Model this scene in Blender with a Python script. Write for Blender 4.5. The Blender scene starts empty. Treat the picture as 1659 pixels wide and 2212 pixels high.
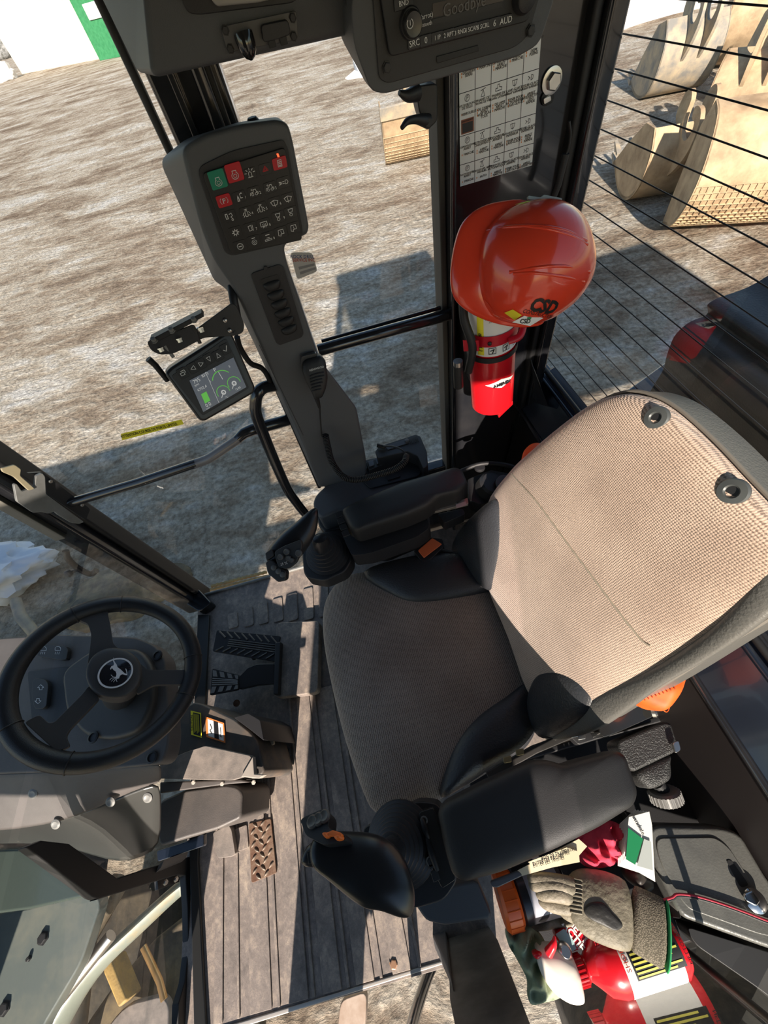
import bpy, bmesh, math, random
from mathutils import Vector, Matrix
from mathutils.bvhtree import BVHTree
random.seed(7)
SC = bpy.context.scene
COL = SC.collection

# ------------------------------------------------------------------ camera, sky, sun, exposure
FPX, CX, CY = 831.0, 829.5, 1106.0            # focal length in pixels, image centre (1659 x 2212 photo)
ROLL_S, ROLL_C = .273, .962
PITCH = math.radians(56.0)
SP, CP = math.sin(PITCH), math.cos(PITCH)
CAM = Vector((0, 0, 1.5))
_f = Vector((0, CP, -SP)); _u = Vector((0, SP, CP)); _r = Vector((1, 0, 0))
_n = math.hypot(ROLL_S, ROLL_C); ROLL_S /= _n; ROLL_C /= _n
cam_x = _r*ROLL_C - _u*ROLL_S                # image right
cam_y = _r*ROLL_S + _u*ROLL_C                # image up
cam_data = bpy.data.cameras.new('camera'); cam = bpy.data.objects.new('camera', cam_data); COL.objects.link(cam)
M = Matrix((cam_x, cam_y, -_f)).transposed().to_4x4(); M.translation = CAM; cam.matrix_world = M
cam_data.sensor_fit = 'VERTICAL'; cam_data.sensor_height = 24.0
cam_data.lens = FPX/2212*24.0; cam_data.clip_start = .01; cam_data.clip_end = 500
SC.camera = cam

SUN_EL, SUN_AZ = math.radians(28.5), math.radians(12)
to_sun = Vector((-math.sin(SUN_AZ)*math.cos(SUN_EL), -math.cos(SUN_AZ)*math.cos(SUN_EL), math.sin(SUN_EL)))
sd = bpy.data.lights.new('sun', 'SUN'); sd.energy = 8.0; sd.angle = math.radians(.7); sd.color = (1, .875, .76)
sun = bpy.data.objects.new('sun', sd); COL.objects.link(sun)
sun.rotation_euler = to_sun.to_track_quat('Z', 'Y').to_euler()
W = bpy.data.worlds.new('world'); SC.world = W; W.use_nodes = True
wn = W.node_tree; wn.nodes.clear()
wo = wn.nodes.new('ShaderNodeOutputWorld'); wb = wn.nodes.new('ShaderNodeBackground')
sky = wn.nodes.new('ShaderNodeTexSky'); sky.sky_type = 'NISHITA'; sky.sun_disc = False
sky.sun_elevation = SUN_EL; sky.sun_rotation = math.radians(180)+SUN_AZ; sky.altitude = 100; sky.dust_density = .3; sky.air_density = 1.3
wb.inputs['Strength'].default_value = .125
wn.links.new(sky.outputs[0], wb.inputs[0]); wn.links.new(wb.outputs[0], wo.inputs[0])
SC.view_settings.view_transform = 'Standard'; SC.view_settings.look = 'None'
SC.view_settings.exposure = 0.55; SC.view_settings.gamma = 1.0; SC.view_settings.use_curve_mapping = False

# ------------------------------------------------------------------ measuring helpers
def ray(px, py):
    dx, dy = px-CX, py-CY
    return cam_x*dx - cam_y*dy + _f*FPX
def PZ(px, py, z): r = ray(px, py); return CAM + r*((z-CAM.z)/r.z)
def PY(px, py, y): r = ray(px, py); return CAM + r*(y/r.y)
def PX(px, py, x): r = ray(px, py); return CAM + r*(x/r.x)
class Plane:
    def __init__(s, p, n): s.p = Vector(p); s.n = Vector(n).normalized()
    def __call__(s, px, py):
        r = ray(px, py); return CAM + r*((s.p-CAM).dot(s.n)/r.dot(s.n))
def onz(pts, z): return [PZ(a, b, z) for a, b in pts]
def ony(pts, y): return [PY(a, b, y) for a, b in pts]
def onx(pts, x): return [PX(a, b, x) for a, b in pts]
def onp(pts, pl): return [pl(a, b) for a, b in pts]

# ------------------------------------------------------------------ materials
MATS = {}
def mat(name, col, rough=.5, metal=0, spec=.5, bump=0, bscale=200, col2=None, cscale=8, cmix=.5, coat=0, emit=None, estr=1, sheen=0, detail=4):
    if name in MATS: return MATS[name]
    m = bpy.data.materials.new(name); m.use_nodes = True; MATS[name] = m
    t = m.node_tree; b = t.nodes['Principled BSDF']
    b.inputs['Base Color'].default_value = (*col, 1); b.inputs['Roughness'].default_value = rough
    b.inputs['Metallic'].default_value = metal; b.inputs['Specular IOR Level'].default_value = spec
    if coat: b.inputs['Coat Weight'].default_value = coat; b.inputs['Coat Roughness'].default_value = .05
    if sheen: b.inputs['Sheen Weight'].default_value = sheen
    if emit: b.inputs['Emission Color'].default_value = (*emit, 1); b.inputs['Emission Strength'].default_value = estr
    tc = t.nodes.new('ShaderNodeTexCoord')
    if col2:
        n = t.nodes.new('ShaderNodeTexNoise'); n.inputs['Scale'].default_value = cscale; n.inputs['Detail'].default_value = detail+2
        n.inputs['Roughness'].default_value = .65
        r = t.nodes.new('ShaderNodeValToRGB'); r.color_ramp.elements[0].position = cmix-.13; r.color_ramp.elements[1].position = cmix+.15
        r.color_ramp.elements[0].color = (*col, 1); r.color_ramp.elements[1].color = (*col2, 1)
        t.links.new(tc.outputs['Object'], n.inputs['Vector']); t.links.new(n.outputs['Fac'], r.inputs['Fac']); t.links.new(r.outputs['Color'], b.inputs['Base Color'])
    if bump:
        n2 = t.nodes.new('ShaderNodeTexNoise'); n2.inputs['Scale'].default_value = bscale; n2.inputs['Detail'].default_value = detail
        bp = t.nodes.new('ShaderNodeBump'); bp.inputs['Strength'].default_value = bump; bp.inputs['Distance'].default_value = .002
        t.links.new(tc.outputs['Object'], n2.inputs['Vector']); t.links.new(n2.outputs['Fac'], bp.inputs['Height']); t.links.new(bp.outputs['Normal'], b.inputs['Normal'])
    return m
BLK = mat('black_plastic', (.018, .018, .020), .48, bump=.15, bscale=900, spec=.5)
GRY = mat('charcoal_plastic', (.080, .084, .090), .55, bump=.2, bscale=1100)
DSH = mat('dash_plastic', (.075, .066, .062), .6, bump=.25, bscale=900, col2=(.10, .09, .085), cscale=9)
PNT = mat('black_paint', (.012, .013, .016), .18, spec=.6, coat=.4, col2=(.022, .022, .024), cscale=10)
NAV = mat('dark_body_paint', (.012, .016, .026), .22, coat=.4)
SOFT = mat('armrest_rubber', (.016, .016, .017), .5, bump=.25, bscale=1400)
RUB = mat('black_rubber', (.012, .012, .013), .55)
BOOT = mat('boot_rubber', (.022, .022, .023), .38)
LEA = mat('black_leather', (.033, .034, .038), .38, bump=.5, bscale=260)
STL = mat('zinc_steel', (.55, .53, .50), .3, metal=1, bump=.1, bscale=80)
GRM = mat('grey_bracket_paint', (.20, .20, .19), .45, bump=.15, bscale=90, col2=(.15, .15, .14), cscale=20)
RED = mat('hard_hat_red', (.80, .060, .024), .20, spec=.5, coat=.5)
REDP = mat('extinguisher_red', (.62, .008, .014), .25, coat=.4)
REDB = mat('bottle_red', (.66, .012, .022), .22, coat=.3)
WHT = mat('white_paper', (.78, .77, .73), .6)
LBL = mat('label_white', (.80, .79, .75), .4)
YEL = mat('label_yellow', (.90, .80, .04), .5)
INK = mat('black_ink', (.012, .012, .013), .5)
INKR = mat('red_ink', (.55, .05, .02), .5)
ICO = mat('icon_white', (.72, .72, .70), .5)
KRED = mat('key_red', (.50, .012, .02), .4)
KGRN = mat('key_green', (.010, .22, .13), .4)
ORG = mat('safety_orange', (.90, .12, .01), .6, col2=(.75, .08, .01), cscale=40)
ORG2 = mat('orange_cap', (.80, .12, .012), .4)
ORGB = mat('orange_switch', (.85, .18, .03), .4)
BUCK = mat('bucket_steel', (.28, .19, .11), .75, col2=(.50, .36, .215), cscale=3.2, cmix=.47, bump=1, bscale=9, detail=6)
BUCK2 = mat('bucket_dark', (.20, .19, .17), .7, col2=(.44, .35, .23), cscale=3.5, bump=.5, bscale=10)
RUST = mat('rusty_steel', (.12, .055, .03), .75, metal=.2, col2=(.21, .14, .095), cscale=30, bump=.5, bscale=120)
DUST = mat('dusty_plastic', (.16, .14, .125), .65, col2=(.26, .22, .19), cscale=25, bump=.2, bscale=400)
GFR = mat('machine_grey_paint', (.12, .14, .13), .3, coat=.3, col2=(.20, .20, .16), cscale=5, cmix=.62, bump=.1, bscale=60)
SNOW = mat('snow', (.66, .67, .70), .7, bump=.8, bscale=12)
WALLM = mat('pale_wall', (.52, .48, .38), .8, col2=(.60, .57, .48), cscale=.8)
BING = mat('dumpster_green', (.02, .16, .06), .5, col2=(.04, .22, .09), cscale=4)
PINK = mat('pink_rag', (.68, .05, .10), .85, bump=.8, bscale=60, col2=(.50, .03, .07), cscale=30)
GRNC = mat('green_cloth', (.21, .27, .17), .9, col2=(.32, .38, .26), cscale=30, bump=.7, bscale=80)
GRNT = mat('green_trim', (.02, .30, .10), .8)
FGRN = mat('card_green', (.005, .20, .07), .5)
TAN = mat('creamy_paper', (.72, .62, .42), .7)
SAND = mat('mud_gold', (.42, .27, .08), .7, bump=.9, bscale=60, col2=(.25, .17, .07), cscale=14)
TRIG = mat('trigger_white', (.82, .76, .66), .4)
SCRN = mat('lcd_screen', (.05, .05, .055), .15, emit=(.10, .10, .115), estr=.3)
SCRG = mat('lcd_green', (.1, .5, .05), .3, emit=(.14, .55, .06), estr=.3)
SCRW = mat('lcd_white', (.5, .5, .5), .3, emit=(.55, .55, .53), estr=.3)
LEDR = mat('led_red', (.9, .08, .02), .3, emit=(1, .10, .03), estr=1.2)
REDT = mat('red_lamp_reflector', (.6, .01, .01), .3)

def fabric(nm, waves, ca, cb):
    m = bpy.data.materials.new(nm); m.use_nodes = True
    t = m.node_tree; b = t.nodes['Principled BSDF']; b.inputs['Roughness'].default_value = .95
    b.inputs['Sheen Weight'].default_value = .3; b.inputs['Specular IOR Level'].default_value = .1
    tc = t.nodes.new('ShaderNodeTexCoord')
    mp = t.nodes.new('ShaderNodeMapping'); t.links.new(tc.outputs['Object'], mp.inputs['Vector'])
    outs = []
    for d, s in waves:
        w = t.nodes.new('ShaderNodeTexWave'); w.wave_type = 'BANDS'; w.bands_direction = d
        w.inputs['Scale'].default_value = s; w.inputs['Distortion'].default_value = 1.2; w.inputs['Detail Scale'].default_value = 3; w.inputs['Detail'].default_value = 1
        t.links.new(mp.outputs['Vector'], w.inputs['Vector']); outs.append(w.outputs['Fac'])
    a = t.nodes.new('ShaderNodeMath'); a.operation = 'ADD'; t.links.new(outs[0], a.inputs[0]); t.links.new(outs[1], a.inputs[1])
    a2 = t.nodes.new('ShaderNodeMath'); a2.operation = 'ADD'; t.links.new(a.outputs[0], a2.inputs[0]); t.links.new(outs[2], a2.inputs[1])
    a3 = t.nodes.new('ShaderNodeMath'); a3.operation = 'DIVIDE'; a3.inputs[1].default_value = 3; t.links.new(a2.outputs[0], a3.inputs[0])
    n = t.nodes.new('ShaderNodeTexNoise'); n.inputs['Scale'].default_value = 420; t.links.new(tc.outputs['Object'], n.inputs['Vector'])
    n2 = t.nodes.new('ShaderNodeTexNoise'); n2.inputs['Scale'].default_value = 7; n2.inputs['Detail'].default_value = 6; t.links.new(tc.outputs['Object'], n2.inputs['Vector'])
    mx = t.nodes.new('ShaderNodeMath'); mx.operation = 'ADD'; t.links.new(a3.outputs[0], mx.inputs[0]); t.links.new(n.outputs['Fac'], mx.inputs[1])
    r = t.nodes.new('ShaderNodeValToRGB'); r.color_ramp.elements[0].position = .6; r.color_ramp.elements[1].position = 1.35
    r.color_ramp.elements[0].color = (*ca, 1); r.color_ramp.elements[1].color = (*cb, 1)
    dv = t.nodes.new('ShaderNodeMath'); dv.operation = 'DIVIDE'; dv.inputs[1].default_value = 1.0
    t.links.new(mx.outputs[0], dv.inputs[0]); t.links.new(dv.outputs[0], r.inputs['Fac'])
    r.color_ramp.elements[0].position = .62; r.color_ramp.elements[1].position = 1.0
    mm = t.nodes.new('ShaderNodeMix'); mm.data_type = 'RGBA'; mm.blend_type = 'MULTIPLY'; mm.inputs[0].default_value = .55
    r2 = t.nodes.new('ShaderNodeValToRGB'); r2.color_ramp.elements[0].position = .35; r2.color_ramp.elements[1].position = .6
    r2.color_ramp.elements[0].color = (.6, .57, .55, 1); r2.color_ramp.elements[1].color = (1, 1, 1, 1)
    t.links.new(n2.outputs['Fac'], r2.inputs['Fac']); t.links.new(r.outputs['Color'], mm.inputs[6]); t.links.new(r2.outputs['Color'], mm.inputs[7])
    t.links.new(mm.outputs[2], b.inputs['Base Color'])
    bp = t.nodes.new('ShaderNodeBump'); bp.inputs['Strength'].default_value = .5; bp.inputs['Distance'].default_value = .0015
    t.links.new(a3.outputs[0], bp.inputs['Height']); t.links.new(bp.outputs['Normal'], b.inputs['Normal'])
    return m
FAB = fabric('woven_back_fabric', (('Y', 88), ('Z', 110), ('Z', 110)), (.25, .18, .14), (.66, .49, .385))
FABC = fabric('shaded_cushion_fabric', (('X', 70), ('Y', 120), ('X', 70)), (.12, .095, .080), (.33, .275, .235))  # back weave darkened, the shade on the cushion put into its colour

def glass(name, tint=(.93, .95, .95), dirt=.05, ior=1.5, gloss=1.0):
    m = bpy.data.materials.new(name); m.use_nodes = True; t = m.node_tree; t.nodes.clear()
    o = t.nodes.new('ShaderNodeOutputMaterial'); tr = t.nodes.new('ShaderNodeBsdfTransparent'); tr.inputs[0].default_value = (*tint, 1)
    gl = t.nodes.new('ShaderNodeBsdfGlossy'); gl.inputs['Roughness'].default_value = .01; gl.inputs[0].default_value = (gloss, gloss, gloss, 1)
    fr = t.nodes.new('ShaderNodeFresnel'); ge = t.nodes.new('ShaderNodeNewGeometry'); mr = t.nodes.new('ShaderNodeMapRange')
    mr.inputs[3].default_value = ior; mr.inputs[4].default_value = 1/ior      # a thin pane: the same from both sides
    t.links.new(ge.outputs['Backfacing'], mr.inputs[0]); t.links.new(mr.outputs[0], fr.inputs[0])
    m1 = t.nodes.new('ShaderNodeMixShader'); t.links.new(fr.outputs[0], m1.inputs[0]); t.links.new(tr.outputs[0], m1.inputs[1]); t.links.new(gl.outputs[0], m1.inputs[2])
    df = t.nodes.new('ShaderNodeBsdfDiffuse'); df.inputs[0].default_value = (.55, .5, .42, 1)
    tc = t.nodes.new('ShaderNodeTexCoord'); n = t.nodes.new('ShaderNodeTexNoise'); n.inputs['Scale'].default_value = 3; n.inputs['Detail'].default_value = 8; n.inputs['Roughness'].default_value = .7
    t.links.new(tc.outputs['Object'], n.inputs['Vector'])
    r = t.nodes.new('ShaderNodeMapRange'); r.inputs[1].default_value = .35; r.inputs[2].default_value = .8; r.inputs[3].default_value = dirt*.3; r.inputs[4].default_value = dirt*2
    t.links.new(n.outputs['Fac'], r.inputs[0])
    m2 = t.nodes.new('ShaderNodeMixShader'); t.links.new(r.outputs[0], m2.inputs[0]); t.links.new(m1.outputs[0], m2.inputs[1]); t.links.new(df.outputs[0], m2.inputs[2])
    t.links.new(m2.outputs[0], o.inputs[0]); return m
GLS = glass('window_glass'); GLR = glass('rear_window_glass', dirt=.06); GLG = glass('tinted_side_glass', tint=(.90, .92, .90), dirt=.02, ior=1.85)

def ground_mat():
    m = bpy.data.materials.new('packed_snow_and_mud'); m.use_nodes = True; t = m.node_tree; b = t.nodes['Principled BSDF']
    b.inputs['Roughness'].default_value = .8; b.inputs['Specular IOR Level'].default_value = .25
    tc = t.nodes.new('ShaderNodeTexCoord')
    def N(s, d=8, ro=.6, vec=None, dist=0):
        n = t.nodes.new('ShaderNodeTexNoise'); n.inputs['Scale'].default_value = s; n.inputs['Detail'].default_value = d; n.inputs['Roughness'].default_value = ro; n.inputs['Distortion'].default_value = dist
        t.links.new(vec or tc.outputs['Object'], n.inputs['Vector']); return n.outputs['Fac']
    def ramp(f, stops):
        r = t.nodes.new('ShaderNodeValToRGB'); e = r.color_ramp.elements
        while len(e) < len(stops): e.new(.5)
        for k, (p, c) in enumerate(stops): e[k].position = p; e[k].color = (*c, 1)
        t.links.new(f, r.inputs['Fac']); return r.outputs['Color']
    def math_(op, a, bb):
        n = t.nodes.new('ShaderNodeMath'); n.operation = op
        for k, v in enumerate((a, bb)):
            if isinstance(v, (int, float)): n.inputs[k].default_value = v
            else: t.links.new(v, n.inputs[k])
        return n.outputs[0]
    # soft grey-brown slush with long scraped streaks and pale ice grains
    mp = t.nodes.new('ShaderNodeMapping'); mp.inputs['Rotation'].default_value = (0, 0, .35); mp.inputs['Scale'].default_value = (.75, 1.5, 1)
    t.links.new(tc.outputs['Object'], mp.inputs['Vector'])
    big = N(.55, 6, .6, mp.outputs['Vector'], .5); mid = N(3.2, 9, .68, mp.outputs['Vector'], .3); fine = N(15, 10, .74)
    base = ramp(math_('ADD', math_('MULTIPLY', big, .6), math_('MULTIPLY', mid, .4)), [(.38, (.25, .175, .115)), (.46, (.46, .365, .265)), (.53, (.68, .60, .48)), (.61, (.85, .82, .76))])
    gr = ramp(fine, [(.36, (.50, .47, .45)), (.52, (1, 1, 1)), (.64, (1.4, 1.4, 1.4))])
    mx = t.nodes.new('ShaderNodeMix'); mx.data_type = 'RGBA'; mx.blend_type = 'MULTIPLY'; mx.inputs[0].default_value = 1
    t.links.new(base, mx.inputs[6]); t.links.new(gr, mx.inputs[7]); t.links.new(mx.outputs[2], b.inputs['Base Color'])
    # tyre tread bars in bands
    w = t.nodes.new('ShaderNodeTexWave'); w.bands_direction = 'X'; w.inputs['Scale'].default_value = 1.1; w.inputs['Distortion'].default_value = 5.0; w.inputs['Detail'].default_value = 6; w.inputs['Detail Scale'].default_value = 1.2
    t.links.new(tc.outputs['Object'], w.inputs['Vector'])
    msk = ramp(N(.5, 3), [(.50, (0, 0, 0)), (.60, (1, 1, 1))])
    tr = math_('MULTIPLY', w.outputs['Fac'], msk)
    h = math_('ADD', math_('ADD', math_('MULTIPLY', mid, 2.0), math_('MULTIPLY', fine, .6)), math_('MULTIPLY', tr, .5))
    vor = t.nodes.new('ShaderNodeTexVoronoi'); vor.inputs['Scale'].default_value = 22; t.links.new(tc.outputs['Object'], vor.inputs['Vector'])
    h = math_('ADD', h, math_('MULTIPLY', vor.outputs['Distance'], .25))
    bp = t.nodes.new('ShaderNodeBump'); bp.inputs['Strength'].default_value = 1.0; bp.inputs['Distance'].default_value = .19
    t.links.new(h, bp.inputs['Height']); t.links.new(bp.outputs['Normal'], b.inputs['Normal'])
    return m
GND = ground_mat()

def mat_floor():
    m = bpy.data.materials.new('dusty_rubber_mat'); m.use_nodes = True; t = m.node_tree; b = t.nodes['Principled BSDF']; b.inputs['Roughness'].default_value = .7
    tc = t.nodes.new('ShaderNodeTexCoord')
    mp = t.nodes.new('ShaderNodeMapping'); mp.inputs['Scale'].default_value = (1.3, .9, 1); t.links.new(tc.outputs['Object'], mp.inputs['Vector'])
    n = t.nodes.new('ShaderNodeTexNoise'); n.inputs['Scale'].default_value = 9; n.inputs['Detail'].default_value = 12; n.inputs['Roughness'].default_value = .78; n.inputs['Distortion'].default_value = .2
    t.links.new(mp.outputs['Vector'], n.inputs['Vector'])
    r = t.nodes.new('ShaderNodeValToRGB'); e = r.color_ramp.elements; e.new(.5)
    e[0].position = .36; e[0].color = (.10, .086, .078, 1); e[1].position = .50; e[1].color = (.20, .168, .148, 1); e[2].position = .66; e[2].color = (.44, .36, .28, 1)
    n3 = t.nodes.new('ShaderNodeTexNoise'); n3.inputs['Scale'].default_value = 55; n3.inputs['Detail'].default_value = 8; n3.inputs['Roughness'].default_value = .8
    t.links.new(tc.outputs['Object'], n3.inputs['Vector']); mxf = t.nodes.new('ShaderNodeMix'); mxf.inputs[0].default_value = .38
    t.links.new(n.outputs['Fac'], mxf.inputs[2]); t.links.new(n3.outputs['Fac'], mxf.inputs[3])
    t.links.new(mxf.outputs[0], r.inputs['Fac']); t.links.new(r.outputs['Color'], b.inputs['Base Color'])
    bp = t.nodes.new('ShaderNodeBump'); bp.inputs['Strength'].default_value = .8; bp.inputs['Distance'].default_value = .003
    t.links.new(n.outputs['Fac'], bp.inputs['Height']); t.links.new(bp.outputs['Normal'], b.inputs['Normal'])
    return m
FLM = mat_floor()

def knit_mat(name, c1, c2, sc):
    m = bpy.data.materials.new(name); m.use_nodes = True; t = m.node_tree; b = t.nodes['Principled BSDF']; b.inputs['Roughness'].default_value = .9
    tc = t.nodes.new('ShaderNodeTexCoord'); v = t.nodes.new('ShaderNodeTexVoronoi'); v.inputs['Scale'].default_value = sc
    t.links.new(tc.outputs['Object'], v.inputs['Vector']); r = t.nodes.new('ShaderNodeValToRGB')
    r.color_ramp.elements[0].color = (*c2, 1); r.color_ramp.elements[1].color = (*c1, 1); r.color_ramp.elements[0].position = .15; r.color_ramp.elements[1].position = .6
    t.links.new(v.outputs['Distance'], r.inputs['Fac']); t.links.new(r.outputs['Color'], b.inputs['Base Color'])
    bp = t.nodes.new('ShaderNodeBump'); bp.inputs['Strength'].default_value = .6; bp.inputs['Distance'].default_value = .001; bp.invert = True
    t.links.new(v.outputs['Distance'], bp.inputs['Height']); t.links.new(bp.outputs['Normal'], b.inputs['Normal']); return m
GLV = knit_mat('glove_knit', (.10, .085, .06), (.26, .22, .165), 480)
GLP = mat('glove_latex', (.26, .225, .165), .6, col2=(.15, .13, .09), cscale=35, bump=.9, bscale=130)

# ------------------------------------------------------------------ object helpers
def tag(o, label=None, cat=None, group=None, kind=None):
    if label: o['label'] = label
    if cat: o['category'] = cat
    if group: o['group'] = group
    if kind: o['kind'] = kind
    return o
def empty(name, loc, label, cat, group=None):
    o = bpy.data.objects.new(name, None); o.location = loc; COL.objects.link(o); o.empty_display_size = .05
    return tag(o, label, cat, group)
def link(name, bm, m, parent=None, smooth=True, bevel=0, seg=2, angle=35, sub=0):
    bmesh.ops.recalc_face_normals(bm, faces=bm.faces)
    me = bpy.data.meshes.new(name)
    bm.verts.ensure_lookup_table()
    org = Vector((0, 0, 0))
    if parent is None and len(bm.verts):
        lo = Vector((min(v.co[i] for v in bm.verts) for i in range(3))); hi = Vector((max(v.co[i] for v in bm.verts) for i in range(3)))
        org = Vector(((lo.x+hi.x)/2, (lo.y+hi.y)/2, lo.z))
    elif parent is not None:
        p = parent; 
        while p is not None: org += p.location; p = p.parent
    for v in bm.verts: v.co -= org
    bm.to_mesh(me); bm.free()
    o = bpy.data.objects.new(name, me); COL.objects.link(o)
    if parent is None: o.location = org
    else: o.parent = parent
    me.materials.append(m)
    if smooth:
        for p in me.polygons: p.use_smooth = True
        try: me.set_sharp_from_angle(angle=math.radians(angle))
        except Exception: pass
    if bevel:
        b = o.modifiers.new('bevel', 'BEVEL'); b.width = bevel; b.segments = seg; b.limit_method = 'ANGLE'; b.angle_limit = math.radians(30); b.harden_normals = False
        for p in me.polygons: p.use_smooth = True
        try: me.set_sharp_from_angle(angle=math.radians(180))
        except Exception: pass
        wmod = o.modifiers.new('wn', 'WEIGHTED_NORMAL'); wmod.keep_sharp = True
    if sub: s = o.modifiers.new('sub', 'SUBSURF'); s.levels = sub; s.render_levels = sub
    return o
def B(): return bmesh.new()
def a_prism(bm, A, Bp):
    a = [bm.verts.new(p) for p in A]; b = [bm.verts.new(p) for p in Bp]; n = len(a)
    bm.faces.new(a); bm.faces.new(list(reversed(b)))
    for i in range(n): bm.faces.new((a[i], b[i], b[(i+1) % n], a[(i+1) % n]))
def slab(name, pts, vec, m, parent=None, bevel=.003, seg=2, **k):
    bm = B(); vec = Vector(vec); a_prism(bm, pts, [p+vec for p in pts]); return link(name, bm, m, parent, bevel=bevel, seg=seg, **k)
def slab2(name, A, Bp, m, parent=None, bevel=.003, seg=2):
    bm = B(); a_prism(bm, A, Bp); return link(name, bm, m, parent, bevel=bevel, seg=seg)
def a_box(bm, c, s, rot=None):
    c = Vector(c); vs = []
    for x in (-1, 1):
        for y in (-1, 1):
            for z in (-1, 1):
                v = Vector((x*s[0]/2, y*s[1]/2, z*s[2]/2))
                if rot is not None: v = rot @ v
                vs.append(bm.verts.new(c+v))
    for f in ((0, 1, 3, 2), (4, 6, 7, 5), (0, 4, 5, 1), (2, 3, 7, 6), (0, 2, 6, 4), (1, 5, 7, 3)): bm.faces.new([vs[i] for i in f])
def box(name, x0, x1, y0, y1, z0, z1, m, parent=None, bevel=.003, **k):
    bm = B(); a_box(bm, ((x0+x1)/2, (y0+y1)/2, (z0+z1)/2), (abs(x1-x0), abs(y1-y0), abs(z1-z0))); return link(name, bm, m, parent, bevel=bevel, **k)
def cat(pts, n, closed=False):
    pts = [Vector(p) for p in pts]; N = len(pts); out = []
    segs = N if closed else N-1
    for i in range(segs):
        p0 = pts[(i-1) % N] if closed or i > 0 else pts[0]*2-pts[1]
        p1 = pts[i]; p2 = pts[(i+1) % N]
        p3 = pts[(i+2) % N] if closed or i+2 < N else pts[-1]*2-pts[-2]
        for k in range(n):
            t = k/n
            out.append(.5*((2*p1)+(p2-p0)*t+(2*p0-5*p1+4*p2-p3)*t*t+(3*p1-p0-3*p2+p3)*t**3))
    if not closed: out.append(pts[-1])
    return out
def fillet(pts, r, seg=4):
    pts = [Vector(p) for p in pts]; N = len(pts); out = []
    for i in range(N):
        a, b, c = pts[i-1], pts[i], pts[(i+1) % N]
        u = a-b; v = c-b; d = min(r, u.length*.45, v.length*.45)
        p = b+u.normalized()*d; q = b+v.normalized()*d
        for k in range(seg+1):
            t = k/seg; out.append(p*(1-t)**2+b*2*t*(1-t)+q*t*t)
    return out
def a_tube(bm, path, rad, sides=10, caps=True, squash=1, up=None):
    path = [Vector(p) for p in path]; N = len(path); rings = []
    t0 = (path[1]-path[0]).normalized()
    nrm = t0.orthogonal().normalized() if up is None else (Vector(up)-t0*Vector(up).dot(t0)).normalized()
    for i, p in enumerate(path):
        t = (path[min(i+1, N-1)]-path[max(i-1, 0)])
        if t.length < 1e-9: t = t0
        t.normalize()
        nrm = (nrm-t*nrm.dot(t)); nrm = nrm.normalized() if nrm.length > 1e-6 else t.orthogonal().normalized()
        bn = t.cross(nrm); r = rad[i] if isinstance(rad, (list, tuple)) else rad
        rings.append([bm.verts.new(p+nrm*math.cos(2*math.pi*k/sides)*r+bn*math.sin(2*math.pi*k/sides)*r*squash) for k in range(sides)])
    for i in range(N-1):
        for k in range(sides): bm.faces.new((rings[i][k], rings[i][(k+1) % sides], rings[i+1][(k+1) % sides], rings[i+1][k]))
    if caps: bm.faces.new(rings[0][::-1]); bm.faces.new(rings[-1])
def tube(name, path, rad, m, parent=None, sides=12, smoothn=0, **k):
    bm = B()
    if smoothn:
        if isinstance(rad, (list, tuple)):
            rr = []; 
            for i in range(len(path)-1): rr += [rad[i]+(rad[i+1]-rad[i])*j/smoothn for j in range(smoothn)]
            rad = rr+[rad[-1]]
        path = cat(path, smoothn)
    kk = {q: k.pop(q) for q in ('squash', 'up', 'caps') if q in k}
    a_tube(bm, path, rad, sides, **kk); return link(name, bm, m, parent, angle=50, **k)
def frame(n, up=(0, 0, 1)):
    n = Vector(n).normalized(); x = Vector(up).cross(n).normalized(); y = n.cross(x); return x, y, n
def a_lathe(bm, prof, o, ax, seg=32, capa=True, capb=True):
    o = Vector(o); ax = Vector(ax).normalized(); x = ax.orthogonal().normalized(); y = ax.cross(x); rings = []
    for r, h in prof: rings.append([bm.verts.new(o+ax*h+(x*math.cos(2*math.pi*k/seg)+y*math.sin(2*math.pi*k/seg))*max(r, 1e-5)) for k in range(seg)])
    for i in range(len(rings)-1):
        for k in range(seg): bm.faces.new((rings[i][k], rings[i][(k+1) % seg], rings[i+1][(k+1) % seg], rings[i+1][k]))
    if capa: bm.faces.new(rings[0][::-1])
    if capb: bm.faces.new(rings[-1])
def lathe(name, prof, o, ax, m, parent=None, seg=32, capa=True, capb=True, **k):
    bm = B(); a_lathe(bm, prof, o, ax, seg, capa, capb); return link(name, bm, m, parent, **k)
def puff(name, outline, n, h, depth, m, parent=None, rings=12, p=3.0, rs=4, bottom_in=0, noise=0, center=None):
    n = Vector(n).normalized(); ol = cat(outline, rs, True) if rs else [Vector(q) for q in outline]
    c = sum(ol, Vector())/len(ol) if center is None else Vector(center); bm = B(); prev = None; K = len(ol)
    low = [bm.verts.new(q-n*depth+(c-q)*bottom_in) for q in ol]; bm.faces.new(low[::-1]); prev = low
    for i in range(rings):
        u = (i/rings)**1.8; s = 1-u; hh = h*max(0, 1-s**p)**(1/p)
        cur = []
        for q in ol:
            w = c+(q-c)*s+n*hh
            if noise: w += n*noise*math.sin(w.x*83+w.y*47)*math.sin(w.y*71+w.z*53)*(1-s)
            cur.append(bm.verts.new(w))
        for k in range(K): bm.faces.new((prev[k], prev[(k+1) % K], cur[(k+1) % K], cur[k]))
        prev = cur
    top = bm.verts.new(c+n*h)
    for k in range(K): bm.faces.new((prev[k], prev[(k+1) % K], top))
    return link(name, bm, m, parent, angle=60)
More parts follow.
